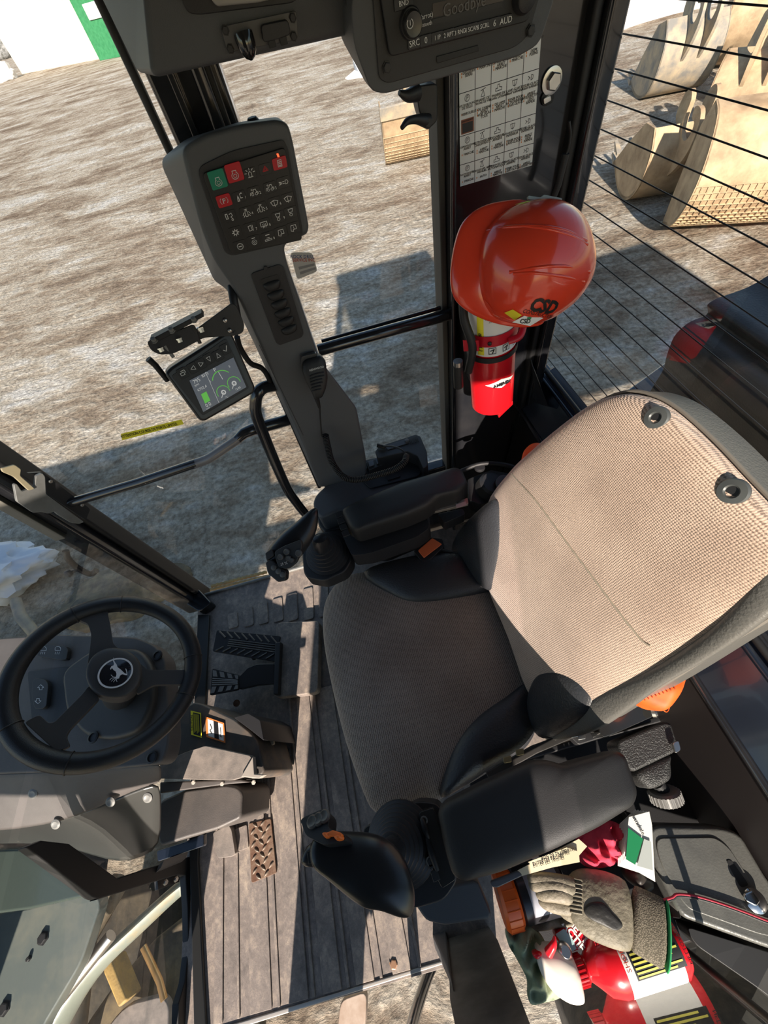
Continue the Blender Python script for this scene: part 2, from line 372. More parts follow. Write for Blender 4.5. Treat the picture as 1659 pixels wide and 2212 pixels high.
def patch(name, rows, m, parent=None, thick=None, sub=1, **k):
    bm = B(); g = [[bm.verts.new(p) for p in r] for r in rows]
    for i in range(len(g)-1):
        for j in range(len(g[0])-1): bm.faces.new((g[i][j], g[i][j+1], g[i+1][j+1], g[i+1][j]))
    o = link(name, bm, m, parent, **k)
    if thick: s = o.modifiers.new('solid', 'SOLIDIFY'); s.thickness = thick; s.offset = 0
    if sub: s = o.modifiers.new('sub', 'SUBSURF'); s.levels = sub; s.render_levels = sub
    return o
def band(name, LA, LB, n, h, depth, m, parent=None, K=8, rs=5, p=2.2):
    """a padded strip between two matching polylines"""
    A = cat(LA, rs); Bq = cat(LB, rs); n = Vector(n).normalized(); bm = B(); rows = []
    N = len(A)
    for i in range(N):
        e = i/(N-1); fade = (1-abs(2*e-1)**6)
        r = [bm.verts.new(A[i]-n*depth)]
        for k in range(K+1):
            u = k/K; r.append(bm.verts.new(A[i].lerp(Bq[i], u)+n*h*fade*max(0, 1-abs(2*u-1)**p)**(1/p)))
        r.append(bm.verts.new(Bq[i]-n*depth)); rows.append(r)
    for i in range(N-1):
        for k in range(K+2): bm.faces.new((rows[i][k], rows[i][k+1], rows[i+1][k+1], rows[i+1][k]))
    bm.faces.new(rows[0][::-1]); bm.faces.new(rows[-1]); return link(name, bm, m, parent, angle=70)
def dup(o, parent=None, loc=None):
    c = o.copy(); COL.objects.link(c); 
    if parent is not None: c.parent = parent
    if loc is not None: c.location = loc
    for ch in list(o.children): dup(ch, c)
    return c
def world(o):
    w = Vector((0, 0, 0))
    while o is not None: w += o.location; o = o.parent
    return w
def hitter(o):
    me = o.data; w = world(o); t = BVHTree.FromPolygons([v.co+w for v in me.vertices], [tuple(p.vertices) for p in me.polygons])
    def f(px, py, off=.0008):
        r = ray(px, py).normalized(); l, nn, i, d = t.ray_cast(CAM, r)
        if l is None: return None
        if nn.dot(r) > 0: nn = -nn
        return l+nn*off
    return f
def text(name, s, o, ex, n, size, m, parent=None, align='CENTER', ext=.0002, fitw=None, bold=0):
    cu = bpy.data.curves.new(name, 'FONT'); cu.body = s; cu.size = size; cu.align_x = align; cu.align_y = 'CENTER'; cu.extrude = ext; cu.resolution_u = 2; cu.offset = bold
    ob = bpy.data.objects.new(name, cu); COL.objects.link(ob)
    dg = bpy.context.evaluated_depsgraph_get(); dg.update()
    me = bpy.data.meshes.new_from_object(ob.evaluated_get(dg)); bpy.data.objects.remove(ob); 
    ex = Vector(ex).normalized(); n = Vector(n); n = (n-ex*n.dot(ex)).normalized(); ey = n.cross(ex)
    sx = 1
    if fitw and len(me.vertices):
        w = max(v.co.x for v in me.vertices)-min(v.co.x for v in me.vertices); sx = fitw/w if w > 0 else 1
    org = world(parent) if parent else Vector((0, 0, 0)); o = Vector(o)
    for v in me.vertices: v.co = o+ex*v.co.x*sx+ey*v.co.y+n*(v.co.z+.0004)-org
    me.materials.clear(); me.materials.append(m)
    q = bpy.data.objects.new(name, me); COL.objects.link(q)
    if parent: q.parent = parent
    return q
def join_text(name, items, m, parent):
    """items: (string, origin, ex, n, size) -> one mesh"""
    bm = B(); org = world(parent)
    for it in items:
        q = text('t', *it, m, parent)
        bm.from_mesh(q.data); me = q.data; bpy.data.objects.remove(q); bpy.data.meshes.remove(me)
    me = bpy.data.meshes.new(name); bm.to_mesh(me); bm.free(); me.materials.append(m)
    q = bpy.data.objects.new(name, me); COL.objects.link(q); q.parent = parent; return q
def a_stroke(bm, pts, w, n, closed=False):
    pts = [Vector(p) for p in pts]; n = Vector(n).normalized()
    L = list(zip(pts, pts[1:]+pts[:1])) if closed else list(zip(pts, pts[1:]))
    for a, b in L:
        d = b-a
        if d.length < 1e-7: continue
        s = d.normalized().cross(n)*w/2; e = d.normalized()*w*.3
        vs = [bm.verts.new(q) for q in (a-e+s, b+e+s, b+e-s, a-e-s)]
        bm.faces.new(vs)
class Quad:
    def __init__(s, tl, tr, br, bl): s.c = (tl, tr, br, bl); s.n = (tr-tl).cross(bl-tl).normalized(); s.n = -s.n if s.n.dot(CAM-tl) < 0 else s.n; s.ex = (tr-tl).normalized(); s.w = (tr-tl).length; s.h = (bl-tl).length
    def __call__(s, u, v, off=0):
        tl, tr, br, bl = s.c
        return tl*(1-u)*(1-v)+tr*u*(1-v)+br*u*v+bl*(1-u)*v+s.n*off
def a_rect(bm, Q, u0, v0, u1, v1, off):
    bm.faces.new([bm.verts.new(Q(u, v, off)) for u, v in ((u0, v0), (u1, v0), (u1, v1), (u0, v1))])
def bolt(parent, p, n, r, m=None, h=.004, name='bolt'):
    return lathe(name, [(r*1.25, 0), (r*1.25, h*.3), (r, h*.3), (r, h), (r*.8, h*1.1)], p, n, m or STL, parent, seg=6, smooth=False)
# ================================================================== THE SETTING
def struct(o, kind='structure'): o['kind'] = kind; return o
GZ = -1.75
bm = B(); g = [bm.verts.new(q) for q in ((-160, -40, GZ), (160, -40, GZ), (160, 260, GZ), (-160, 260, GZ))]; bm.faces.new(g)
struct(link('ground', bm, GND, smooth=False))
struct(box('floor', -.90, .56, -.425, .842, -.05, 0, FLM, bevel=.002))
struct(box('ceiling', -1.02, .66, -.68, 1.02, 1.64, 1.76, GRY, bevel=.02))
# posts of the cab
def post(name, x0, x1, y0, y1, z0, z1, m=PNT, bevel=.008): return struct(box(name, x0, x1, y0, y1, z0, z1, m, bevel=bevel))
post('trim_1', -.97, -.895, .80, .90, -.05, 1.64)          # front right corner post
post('trim_2', -.895, -.872, .835, .90, -.05, 1.64, RUB)
post('trim_3', -.955, -.925, .785, .80, .66, 1.64, mat('strip_tan', (.13, .12, .10), .6), .002)
xa, xb = PY(352, 250, .84).x, PY(512, 250, .84).x
post('trim_4', xa, xb, .84, .90, .0, 1.64)
post('trim_5', xa+.030, xa+.040, .825, .84, .6, 1.64, PNT, .002)
post('trim_6', xa+.062, xa+.082, .822, .84, .6, 1.64, PNT, .006)
post('trim_7', xb-.030, xb-.012, .828, .84, .6, 1.64, RUB, .004)
struct(tube('trim_8', [(PY(376, 330, .89).x-.006, .895, 0.02), (PY(376, 330, .89).x-.006, .895, 1.64)], .007, RUB, sides=8))
post('trim_9', .259, .272, .845, .90, .0, 1.64, mat('seal_greybrown', (.07, .065, .058), .7), .003)  # right side B post
post('trim_10', .272, .283, .815, .90, .0, 1.64, PNT, .004)
post('trim_11', .283, .500, .85, .90, .0, 1.64, PNT, .003)
post('trim_12', .496, .512, .83, .90, .0, 1.64, RUB, .005)
post('trim_13', .512, .545, .815, .92, .60, 1.64, PNT, .008)
struct(box('wall_rear', .555, .60, -.42, .90, -.05, .70, NAV, bevel=.004))
struct(box('wall_right', .262, .56, .862, .90, -.05, .72, GRY, bevel=.004))
struct(box('trim_14', -.18, .262, .862, .90, -.05, .40, PNT, bevel=.004))
struct(slab('trim_15', [Vector(q) for q in ((.498, -.42, .61), (.515, -.42, .63), (.56, -.42, .70), (.60, -.42, .72), (.60, -.42, .62), (.52, -.42, .56))], (0, 1.28, 0), NAV, bevel=.006))
struct(tube('trim_16', [(.497, -.42, .607), (.497, .86, .607)], .008, PNT, sides=8))
struct(tube('trim_17', [(.563, -.42, .725), (.563, .86, .725)], .007, RUB, sides=8))
struct(box('trim_18', -.90, -.17, .838, .850, -.06, .010, GRM, bevel=.004))       # door sill far side
# slanted rear shelf of the cab (dark brown plastic skirt below the sill)
struct(slab('trim_19', [Vector(q) for q in ((.50, -.40, .60), (.50, .84, .60), (.46, .84, .06), (.46, -.40, .06))], (.012, 0, 0), mat('rear_skirt_plastic', (.022, .018, .018), .4), bevel=.002))
# near (left) side of the cab, past the camera: added shade panel, corner posts
wl = [Vector(q) for q in ((-.645, -.64, .0), (-.46, -.64, .0), (-.44, -.64, .21), (-.10, -.64, .34), (-.02, -.64, .60), (-.02, -.64, 1.64), (-1.3, -.64, 1.64), (-1.3, -.64, 1.02), (-.645, -.64, .90))]
struct(slab('shade_panel_left', wl, (0, -.04, 0), GRY, bevel=.01))  # unseen blocker outlined to cast the floor and seat shadows
struct(box('trim_21', -.97, -.90, -.46, -.40, -.05, 1.64, PNT, bevel=.008))
struct(box('trim_22', .50, .60, -.46, -.38, -.05, 1.64, PNT, bevel=.008))

# glass
def pane(name, pts, m): 
    bm = B(); bm.faces.new([bm.verts.new(Vector(p)) for p in pts]); return struct(link(name, bm, m, smooth=False))
pane('window_1', [(-.872, .885, -.08), (xa, .885, -.08), (xa, .885, 1.64), (-.872, .885, 1.64)], GLS)
pane('window_2', [(xb, .885, .40), (.26, .885, .40), (.26, .885, 1.64), (xb, .885, 1.64)], GLS)
pane('window_3', [(.575, -.40, .72), (.575, .88, .72), (.575, .88, 1.64), (.575, -.40, 1.64)], GLR)
pane('window_4', [(-.925, -.40, .60), (-.925, .82, .60), (-.925, .82, 1.64), (-.925, -.40, 1.64)], GLS)
pane('window_5', [(-.905, -.42, .02), (-.905, .80, .02), (-.905, .80, .60), (-.905, -.42, .60)], GLS)
# defroster wires of the rear window
dz = [PX(a, b, .571).z for a, b in ((1262, 58), (1250, 125), (1241, 185), (1235, 243), (1225, 296), (1225, 350), (1240, 418), (1250, 482))]
step = (dz[0]-dz[-1])/(len(dz)-1)
heater = empty('window_heater_wires', (.571, .24, .72), 'thin dark horizontal defroster wires printed on the rear window', 'defroster')
bm = B(); z = dz[0]+step
k = 0
while z > .74:
    o = tube('wire', [(.571, -.38, z), (.571, .86, z)], .0011, RUB, heater, sides=5); z -= step; k += 1

# ================================================================== OUTSIDE
# ---- loader and excavator buckets in the yard
def bucket(loc, rz, tilt, w, s, m, label, teeth=True, mesh=False, ears=True):
    loc = Vector(loc); root = empty('excavator_bucket', loc, label, 'bucket', 'buckets parked in the snowy yard')
    R = Matrix.Rotation(rz, 3, 'Z') @ Matrix.Rotation(tilt, 3, 'Y')
    prof = [(.95, .0), (.62, -.02), (.36, .03), (.14, .17), (.03, .38), (.03, .60), (.12, .80), (.30, .93)]
    pr = cat([Vector((x, 0, z)) for x, z in prof], 4)
    base = min((R @ (q*s)).z for q in pr)
    def T(x, y, z): return loc+R @ Vector((x*s, y, z*s))-Vector((0, 0, base))
    bm = B(); a = []
    inner = []
    for i, q in enumerate(pr):
        tt = (pr[min(i+1, len(pr)-1)]-pr[max(i-1, 0)]).normalized(); nn = Vector((tt.z, 0, -tt.x))*.035
        inner.append(q+nn)
    loop = pr+inner[::-1]
    a_prism(bm, [T(q.x, -w/2, q.z) for q in loop], [T(q.x, w/2, q.z) for q in loop])
    link('shell', bm, m, root, angle=40)
    for sy in (-1, 1):
        bm = B(); pl = pr+[Vector((.55, 0, .80)), Vector((.80, 0, .35))]
        a_prism(bm, [T(q.x, sy*w/2, q.z) for q in pl], [T(q.x, sy*(w/2-.03), q.z) for q in pl]); link('side_plate', bm, m, root, smooth=False, bevel=.006)
    bm = B(); a_prism(bm, [T(.93, -w/2-.02, -.03), T(1.08, -w/2-.02, -.01), T(1.08, -w/2-.02, .02), T(.93, -w/2-.02, .04)], [T(.93, w/2+.02, -.03), T(1.08, w/2+.02, -.01), T(1.08, w/2+.02, .02), T(.93, w/2+.02, .04)])
    link('cutting_edge', bm, BUCK2, root, bevel=.005)
    if teeth:
        n = 5
        for k in range(n):
            y = -w/2+.08+(w-.16)*k/(n-1); bm = B()
            a_prism(bm, [T(1.0, y-.05, -.05), T(1.0, y+.05, -.05), T(1.0, y+.05, .06), T(1.0, y-.05, .06)], [T(1.28, y-.025, 0), T(1.28, y+.025, 0), T(1.28, y+.025, .015), T(1.28, y-.025, .015)])
            link('tooth', bm, BUCK2, root, bevel=.004)
    if ears:
        for sy in (-.16, .16):
            hook = [(.02, .55), (-.08, .78), (-.10, .98), (-.02, 1.16), (.10, 1.22), (.22, 1.16), (.17, 1.08), (.08, 1.10), (.03, 1.02), (.07, .92), (.18, .90), (.30, .98), (.36, 1.12), (.48, 1.14), (.55, 1.02), (.50, .86), (.36, .84), (.20, .80), (.08, .62)]
            hk = cat([Vector((x, 0, z)) for x, z in hook], 3, True); bm = B()
            a_prism(bm, [T(q.x, sy-.03, q.z) for q in hk], [T(q.x, sy+.03, q.z) for q in hk]); link('hook_ear', bm, m, root, angle=40, bevel=.005)
    if mesh:
        bm = B(); nv = int(w/.075)
        for k in range(nv+1): y = -w/2+w*k/nv; a_tube(bm, [T(q.x, y, q.z)+(T(q.x, y, q.z)-T(.5, y, .45)).normalized()*.008 for q in pr[3:15]], .009, 5)
        for q in pr[3:15]: a_tube(bm, [T(q.x, -w/2, q.z)+(T(q.x, 0, q.z)-T(.5, 0, .45)).normalized()*.008, T(q.x, w/2, q.z)+(T(q.x, 0, q.z)-T(.5, 0, .45)).normalized()*.008], .009, 5)
        link('wear_mesh', bm, BUCK, root, angle=60)
    return root
D = math.radians
bucket(PZ(1610, 560, GZ), D(62), D(24), 1.8, 1.30, BUCK, 'nearest big tan bucket with crosshatched lower shell outside rear window', teeth=False, mesh=True)
bucket(PZ(1430, 430, GZ), D(75), D(-25), 1.1, 1.25, BUCK, 'brown rounded bucket lying in shade left of the crosshatched one', teeth=True)
bucket(PZ(1560, 330, GZ), D(40), D(10), 1.2, 1.15, BUCK, 'pale steel bucket with hooks right behind the nearest tan bucket', teeth=True)
bucket(PZ(1455, 215, GZ), D(75), D(-12), 1.2, 1.4, BUCK2, 'grey mottled bucket at the left of the back row', teeth=True)
bucket(PZ(1590, 170, GZ), D(55), D(20), 1.2, 1.4, BUCK, 'tall tan bucket in the middle of the back row', teeth=False)
bucket(PZ(1690, 250, GZ), D(65), D(5), 1.5, 1.5, BUCK2, 'large dusty bucket at the right end of the back row', teeth=True)
bucket(PZ(1830, 480, GZ), D(60), D(30), 1.5, 1.2, BUCK, 'orange rusty bucket at the far right edge of the rear window', teeth=False, mesh=True)
bucket(PZ(905, 345, GZ), D(-100), D(-62), 1.6, 1.5, BUCK, 'tan ribbed bucket standing alone behind the narrow side window', teeth=False, mesh=True)

# ---- far wall, dumpster, snow bank, trees
p0 = PZ(48, 160, GZ); p1 = PZ(262, 118, GZ); d = (p1-p0)
up = Vector((0, 0, 7))
w_ = slab('warehouse_wall', [p0, p0+d*1.6, p0+d*1.6+up, p0+up], (0, 4, 0), WALLM, bevel=0); tag(w_, 'pale cream concrete block wall glowing in sun at the far left', 'wall')
def pale_sc(px, py): return PZ(px, py, GZ)
s_ = d.length/215; du = d.normalized(); dn = Vector((du.y, -du.x, 0)); q0 = p0+du*(196*s_)+dn*1.5; h_ = 46*s_
root = empty('dumpster', q0, 'green dumpster with slatted grey lid at the foot of the pale wall', 'dumpster')
def wedge(nm, u0, u1, z0, z1, off, th, m):
    bm = B(); P = [q0+du*u0+dn*off+Vector((0, 0, z0)), q0+du*u1+dn*off+Vector((0, 0, z0)), q0+du*u1+dn*off+Vector((0, 0, z1)), q0+du*u0+dn*off+Vector((0, 0, z1))]
    a_prism(bm, P, [v-dn*th for v in P]); return link(nm, bm, m, root, bevel=.03)
wedge('container', 0, 60*s_, 0, h_, 0, 1.2, BING); wedge('slatted_lid', -.3, 60*s_+.3, h_, h_*1.45, .1, 1.3, GRM); wedge('white_sign', 18*s_, 42*s_, h_*.62, h_*.86, .12, .08, LBL)
def lump(name, c, rx, ry, rz, m, label, cat_, seed=1, amp=.25, sub=4):
    bm = B(); bmesh.ops.create_icosphere(bm, subdivisions=sub, radius=1); random.seed(seed)
    ph = [random.random()*6 for _ in range(9)]
    for v in bm.verts:
        q = v.co.copy(); f = 1+amp*(math.sin(q.x*3+ph[0])*math.sin(q.y*4+ph[1])+.5*math.sin(q.x*9+ph[2])*math.sin(q.z*8+ph[3])+.3*math.sin(q.y*17+ph[4])*math.sin(q.x*19+ph[5]))
        v.co = Vector(c)+Vector((q.x*rx*f, q.y*ry*f, q.z*rz*f))
    o = link(name, bm, m, angle=80); tag(o, label, cat_); return o
lump('snow_bank', PZ(1330, 20, GZ)+Vector((0, 0, -.5)), 9, 4, 1.9, SNOW, 'long white snow bank at the top of the rear window', 'snow bank', 3)
lump('snow_heap', p0+Vector((-1.5, -3.5, .3)), 2.2, 1.4, 1.0, SNOW, 'white heap of snow at the corner of the pale wall', 'snow heap', 5)
lump('hedge', PZ(-30, 140, GZ)+Vector((-3, 1, 1.2)), 7, 2, 2.4, mat('dark_twigs', (.08, .08, .07), .9, bump=.8, bscale=4, col2=(.3, .3, .3), cscale=2), 'dark leafless hedge past the left corner of the pale wall', 'hedge', 8)

# ---- hood / tank of the machine behind the cab
pf = [PY(a, b, .62) for a, b in ((1720, 575), (1640, 628), (1560, 655), (1540, 668), (1545, 690), (1500, 705), (1468, 735), (1452, 775), (1444, 810), (1425, 838))]
pf = [(p.x, p.z) for p in pf]
pf += [(pf[-1][0]-.005, pf[-1][1]-.12), (pf[-1][0]+.02, pf[-1][1]-.55), (pf[0][0]+3, pf[-1][1]-.55), (pf[0][0]+3, pf[0][1]+.02)]
hood = slab('engine_hood', fillet([Vector((x, .64, z)) for x, z in pf], .03, 3), (0, -1.25, 0), mat('hood_plastic', (.022, .024, .028), .38, bump=.3, bscale=300, col2=(.035, .036, .038), cscale=9), bevel=.02, seg=3)
tag(hood, 'black moulded engine hood seen through the rear window behind the seat', 'hood')
gr = empty('grab_recess', (0, 0, 0), None, None); bpy.data.objects.remove(gr)
rc = [PY(a, b, .645) for a, b in ((1450, 785), (1480, 815), (1492, 850), (1480, 880), (1455, 893), (1425, 870), (1420, 845))]
o = puff('hood_recess', [p+Vector((0, 0, 0)) for p in rc], (0, 1, 0), .004, .01, RUB, hood)
fen = slab('rear_fender', onz([(1325, 862), (1455, 768), (1470, 830), (1385, 880), (1380, 930), (1330, 930)], .35), (0, 0, -.06), NAV, bevel=.01)
tag(fen, 'flat navy blue fender panel beside the black hood, above the ground', 'fender')

# ---- machine front end seen through the low front window and windshield
fr = slab('front_frame_plate', fillet(onz([(-60, 1985), (60, 1962), (205, 1925), (218, 1950), (175, 2080), (85, 2230), (60, 2330), (-120, 2330), (-160, 2100)], -.35), .03, 3), (0, 0, -.05), GFR, bevel=.01)
tag(fr, 'flat grey steel frame plate with dark bolts below the front window', 'machine frame')
for a, b in ((94, 2026), (10, 2178), (64, 2070)): bolt(fr, PZ(a, b, -.35), (0, 0, 1), .017 if a != 64 else .007, RUB, .01)
tube('boom', [PZ(100, 2260, -.6), PZ(190, 2110, -.58), PZ(300, 2000, -.55), PZ(420, 1895, -.50), PZ(520, 1850, -.5)], [.06, .06, .055, .05, .05], mat('boom_paint', (.20, .22, .18), .35, col2=(.42, .26, .08), cscale=3.5, cmix=.6, bump=.2, bscale=60), smoothn=6, squash=.5, up=(0, 0, 1))
tag(bpy.data.objects['boom'], 'curved grey and yellow boom arm crossing below the front window', 'boom')
tube('hydraulic_cylinder', [PZ(120, 2170, -.45), PZ(240, 2020, -.45)], .022, STL, sides=14); tag(bpy.data.objects['hydraulic_cylinder'], 'bright steel cylinder rod lying along the grey boom arm', 'cylinder')
tube('steel_rail', [PZ(150, 2290, -.8), PZ(180, 2040, -.8), PZ(260, 1900, -.8)], .05, mat('muddy_dark', (.05, .045, .035), .7, col2=(.14, .11, .07), cscale=8, bump=.6, bscale=30), sides=8); tag(bpy.data.objects['steel_rail'], 'dark muddy frame rail under the grey frame plate', 'rail')
MUD = mat('muddy_brown', (.08, .065, .045), .8, col2=(.20, .15, .08), cscale=9, bump=.9, bscale=30)
slab('undercarriage_plate', onz([(60, 2400), (120, 2150), (200, 1960), (300, 1880), (500, 1830), (560, 2000), (560, 2400)], -1.3), (0, 0, -.1), mat('shaded_dark_mud', (.03, .027, .02), .6, col2=(.10, .08, .05), cscale=7, cmix=.55, bump=1, bscale=25), bevel=.02); tag(bpy.data.objects['undercarriage_plate'], 'muddy undercarriage with shade put into its tone, below the low front window', 'machine')  # added slab hides the sunlit ground, its mud darkened for shade
slab('upper_reflection_plate', onz([(-120, 1840), (60, 1832), (150, 1888), (212, 1932), (60, 1966), (-120, 1990)], -.15), (0, 0, -.05), mat('reflection_green', (.05, .065, .055), .25, coat=.4), bevel=.01); tag(bpy.data.objects['upper_reflection_plate'], 'glossy upper plate with a dark green reflection put into its colour', 'machine')  # added plate coloured dark green in place of a reflection
o = slab('axle_guard', onz([(170, 2230), (240, 2130), (330, 2030), (420, 1960), (430, 2120), (380, 2230), (300, 2300)], -1.0), (0, 0, -.3), MUD, bevel=.03); tag(o, 'muddy brown axle guard deep below the front window', 'axle guard')
o = slab('yellow_step_plate', onz([(215, 2085), (240, 2070), (275, 2160), (255, 2180)], -.85), (0, 0, -.1), SAND, bevel=.01); tag(o, 'mud caked yellow block on the axle guard', 'step block')
tube('brake_pipe', [PZ(310, 2045, -.8), PZ(345, 2120, -.8), PZ(355, 2160, -.8)], .014, mat('brass', (.6, .36, .15), .3, metal=.8)); tag(bpy.data.objects['brake_pipe'], 'short coppery pipe beside the muddy axle guard', 'pipe')
o = slab('lower_step', fillet(onz([(200, 2260), (270, 2170), (350, 2150), (365, 2170), (360, 2300)], -.9), .05, 3), (0, 0, -.04), DUST, bevel=.01); tag(o, 'brown dusty step plate at the bottom of the low front window', 'step')
# blade arm and white plastic in front
lump('plastic_sheet', PZ(8, 1262, GZ)+Vector((0, 0, .2)), .60, .26, .20, SNOW, 'white crumpled plastic sheet on the ground beyond the windshield', 'plastic sheet', 21, .35)
tube('drawbar', [PZ(66, 1310, GZ)+Vector((0, 0, .16)), PZ(85, 1345, GZ)+Vector((0, 0, .2)), PZ(100, 1380, GZ)+Vector((0, 0, .1))], .05, BUCK2, sides=8); tag(bpy.data.objects['drawbar'], 'thin brown bar leading down from the white sheet', 'bar')
lump('muddy_bucket', PZ(250, 1290, GZ)+Vector((.1, 0, .0)), .65, .30, .22, MUD, 'dark muddy mound of bucket right of the white sheet', 'bucket', 31, .15)
fh = box('front_body', -5.6, -1.9, -.8, .75, -1.0, .30, NAV, bevel=.08, seg=3); tag(fh, 'dark front body of the machine ahead of the cab', 'machine body')
# outside steps under the near door, tyre by the near glass
o = box('rear_tyre', .12, 1.6, -1.25, -.66, -1.0, -.12, mat('tyre_rubber', (.02, .02, .02), .8, col2=(.07, .06, .05), cscale=20, bump=.8, bscale=60), bevel=.12, seg=4); tag(o, 'black tyre shoulder seen through the tinted near side glass', 'tyre')
bm = B()
for k, (a, b) in enumerate((((455, 1268), (575, 1237)), ((450, 1276), (590, 1243)), ((455, 1284), (600, 1249)))):
    A, Bq = PY(*a, .905), PY(*b, .905); n = 26; pts = []
    for i in range(n+1): q = A.lerp(Bq, i/n); q.z += .004*(i % 2); pts.append(q)
    pts = pts+[q+Vector((0, 0, -.012)) for q in pts[::-1]]
    a_prism(bm, pts, [q+Vector((0, .01+.0*k, 0)) for q in pts])
o = link('serrated_step', bm, SAND, smooth=False); tag(o, 'mud caked serrated step bars outside the far door sill', 'step')

def adopt(root, names):
    for n in names:
        o = bpy.data.objects[n]; o.parent = root; o.location = o.location-root.location
        if 'category' in o: del o['category']
mr_ = empty('work_machine', (1.2, 0, .2), 'black rear body of the machine outside: moulded hood, navy fender, tyre', 'machine')
adopt(mr_, ['engine_hood', 'rear_fender', 'rear_tyre'])
mf_ = empty('work_machine', (-1.5, -.1, -.6), 'grey green machine front seen below through the low front window', 'machine')
adopt(mf_, ['front_body', 'front_frame_plate', 'boom', 'hydraulic_cylinder', 'steel_rail', 'undercarriage_plate', 'upper_reflection_plate', 'axle_guard', 'yellow_step_plate', 'brake_pipe', 'lower_step'])
# ================================================================== CAB FITTINGS
FY = (0, -1, 0)
# ---- overhead header with radio pod
YH = .70
hd = empty('overhead_console', PY(600, 60, YH), 'charcoal overhead console with raised radio pod along the cab ceiling', 'console')
fA = [PY(a, b, YH) for a, b in ((326, 163), (345, 166), (740, 78), (1185, -40), (1185, -130), (300, -130))]
fB = [PY(a, b, .86) for a, b in ((300, 160), (345, 150), (740, 78), (1185, -40), (1185, -130), (190, -60))]
slab2('header_panel', fA, [q*1.0 for q in fB], GRY, hd, bevel=.006, seg=3)
pl_ = [(795, 190), (815, 203), (840, 201), (1125, 121), (1155, 105), (1172, 82), (1186, 40), (1200, -10), (1215, -80), (740, -60), (733, 20), (745, 78)]
front = fillet(ony([(800, 196), (830, 203), (1120, 122), (1165, 95), (1196, 0), (1218, -80), (770, -80), (758, 20), (765, 100)], .640), .008, 3)
back = fillet(ony([(795, 188), (830, 195), (1120, 114), (1160, 90), (1190, 0), (1210, -80), (733, -80), (728, 20), (735, 80)], .74), .008, 3)
slab2('radio_pod', front, back, GRY, hd, bevel=.006, seg=3)
inner = fillet(ony([(818, 170), (838, 180), (1110, 103), (1140, 78), (1165, -10), (1180, -75), (800, -75)], .6385), .012, 4)
slab('pod_recess', inner, (0, -.0015, 0), BLK, hd, bevel=.0008)
for a, b in ((836, 146), (1146, 66)): bolt(hd, PY(a, b, .636), FY, .0045, BLK, .003)
slab('pull_slot', ony([(942, 122), (1032, 97), (1034, 110), (944, 137)], .6365), (0, -.001, 0), RUB, hd, bevel=.0005)
slab('dome_lamp_bezel', fillet(ony([(385, -20), (405, 28), (430, 32), (640, 5), (660, -40), (640, -90), (380, -90)], YH-.001), .01, 4), (0, -.003, 0), BLK, hd, bevel=.001)
slab('dome_lamp_lens', fillet(ony([(450, -14), (466, 14), (560, 5), (640, -18), (640, -60), (450, -60)], YH-.004), .006, 4), (0, -.006, 0), mat('frosted_lens', (.30, .29, .27), .35), hd, bevel=.002)
# radio
rd = empty('car_radio', PY(985, 60, .635), 'black car radio set into the overhead pod, knob at its left', 'radio')
RQ = Quad(*[PY(a, b, .634) for a, b in ((805, 12-30), (1145, -80-30+12), (1128, 88-5), (842, 112+10))])
RQ = Quad(PY(812, -60, .634), PY(1172, -150, .634), PY(1138, 45, .634), PY(840, 122, .634))
slab('face', fillet([RQ(0, 0), RQ(1, 0), RQ(1, 1), RQ(0, 1)], .005, 3), (0, -.005, 0), RUB, rd, bevel=.0015)
def on_r(a, b, off=.0): return PY(a, b, .629-off)
slab('display', [on_r(934, 8), on_r(1085, -30), on_r(1087, 2), on_r(935, 38)], (0, -.0006, 0), mat('dark_display', (.035, .03, .03), .2), rd, bevel=0)
slab('disc_slot', [on_r(934, 42), on_r(1084, 3), on_r(1085, 15), on_r(934, 54)], (0, -.0008, 0), INK, rd, bevel=0)
kn = PY(886, 50, .629)
lathe('knob_ring', [(.0118, 0), (.0118, .003), (.0108, .005)], kn, FY, BLK, rd)
lathe('volume_knob', [(.0100, .003), (.0098, .013), (.0085, .015), (.004, .0145)], kn, FY, mat('satin_black', (.03, .03, .03), .25), rd)
lathe('tune_knob', [(.0120, 0), (.0120, .004), (.0098, .011), (.008, .012)], PY(1130, -6, .629), FY, BLK, rd)
xr = (PY(1100, 40, .63)-PY(900, 97, .63)).normalized()
text('lettering', 'Goodbye', on_r(1003, 12, .001), xr, FY, .0125, mat('dim_lcd', (.11, .105, .10), .5), rd)
labs = ['SRC', '0', '1 IP', '2 RPT', '3 RND', '4 SCAN', '5 SCRL', '6', 'AUD']
for k, s in enumerate(labs):
    a, b = 894+k*(1091-894)/8, 93+k*(44-93)/8
    if k == 0: pass
    c = on_r(a, b); ex = xr; ez = Vector((0, 0, 1)); w2, h2 = .0072, .0042
    o = slab('radio_button', fillet([c-ex*w2-ez*h2, c+ex*w2-ez*h2, c+ex*w2+ez*h2, c-ex*w2+ez*h2], .002, 2), (0, -.0022, 0), BLK, rd, bevel=.0006)
    text('button_mark', s, c+Vector((0, -.0023, 0)), ex, FY, .0066 if len(s) < 4 else .0046, ICO, o)
c = PY(871, 7, .629)
slab('radio_button', [c-xr*.010-Vector((0, 0, .004)), c+xr*.010-Vector((0, 0, .004)), c+xr*.010+Vector((0, 0, .004)), c-xr*.010+Vector((0, 0, .004))], (0, -.0022, 0), BLK, rd, bevel=.0006)
text('lettering', 'BND', on_r(872, 7, .0025), xr, FY, .005, ICO, rd)
text('lettering', 'Bluetooth', on_r(917, 53, .0005), xr, FY, .0042, ICO, rd); text('lettering', '(Parrot)', on_r(919, 35, .0005), xr, FY, .005, ICO, rd)
text('power_mark', 'I', on_r(886, 50, .0172), xr, FY, .005, ICO, rd)
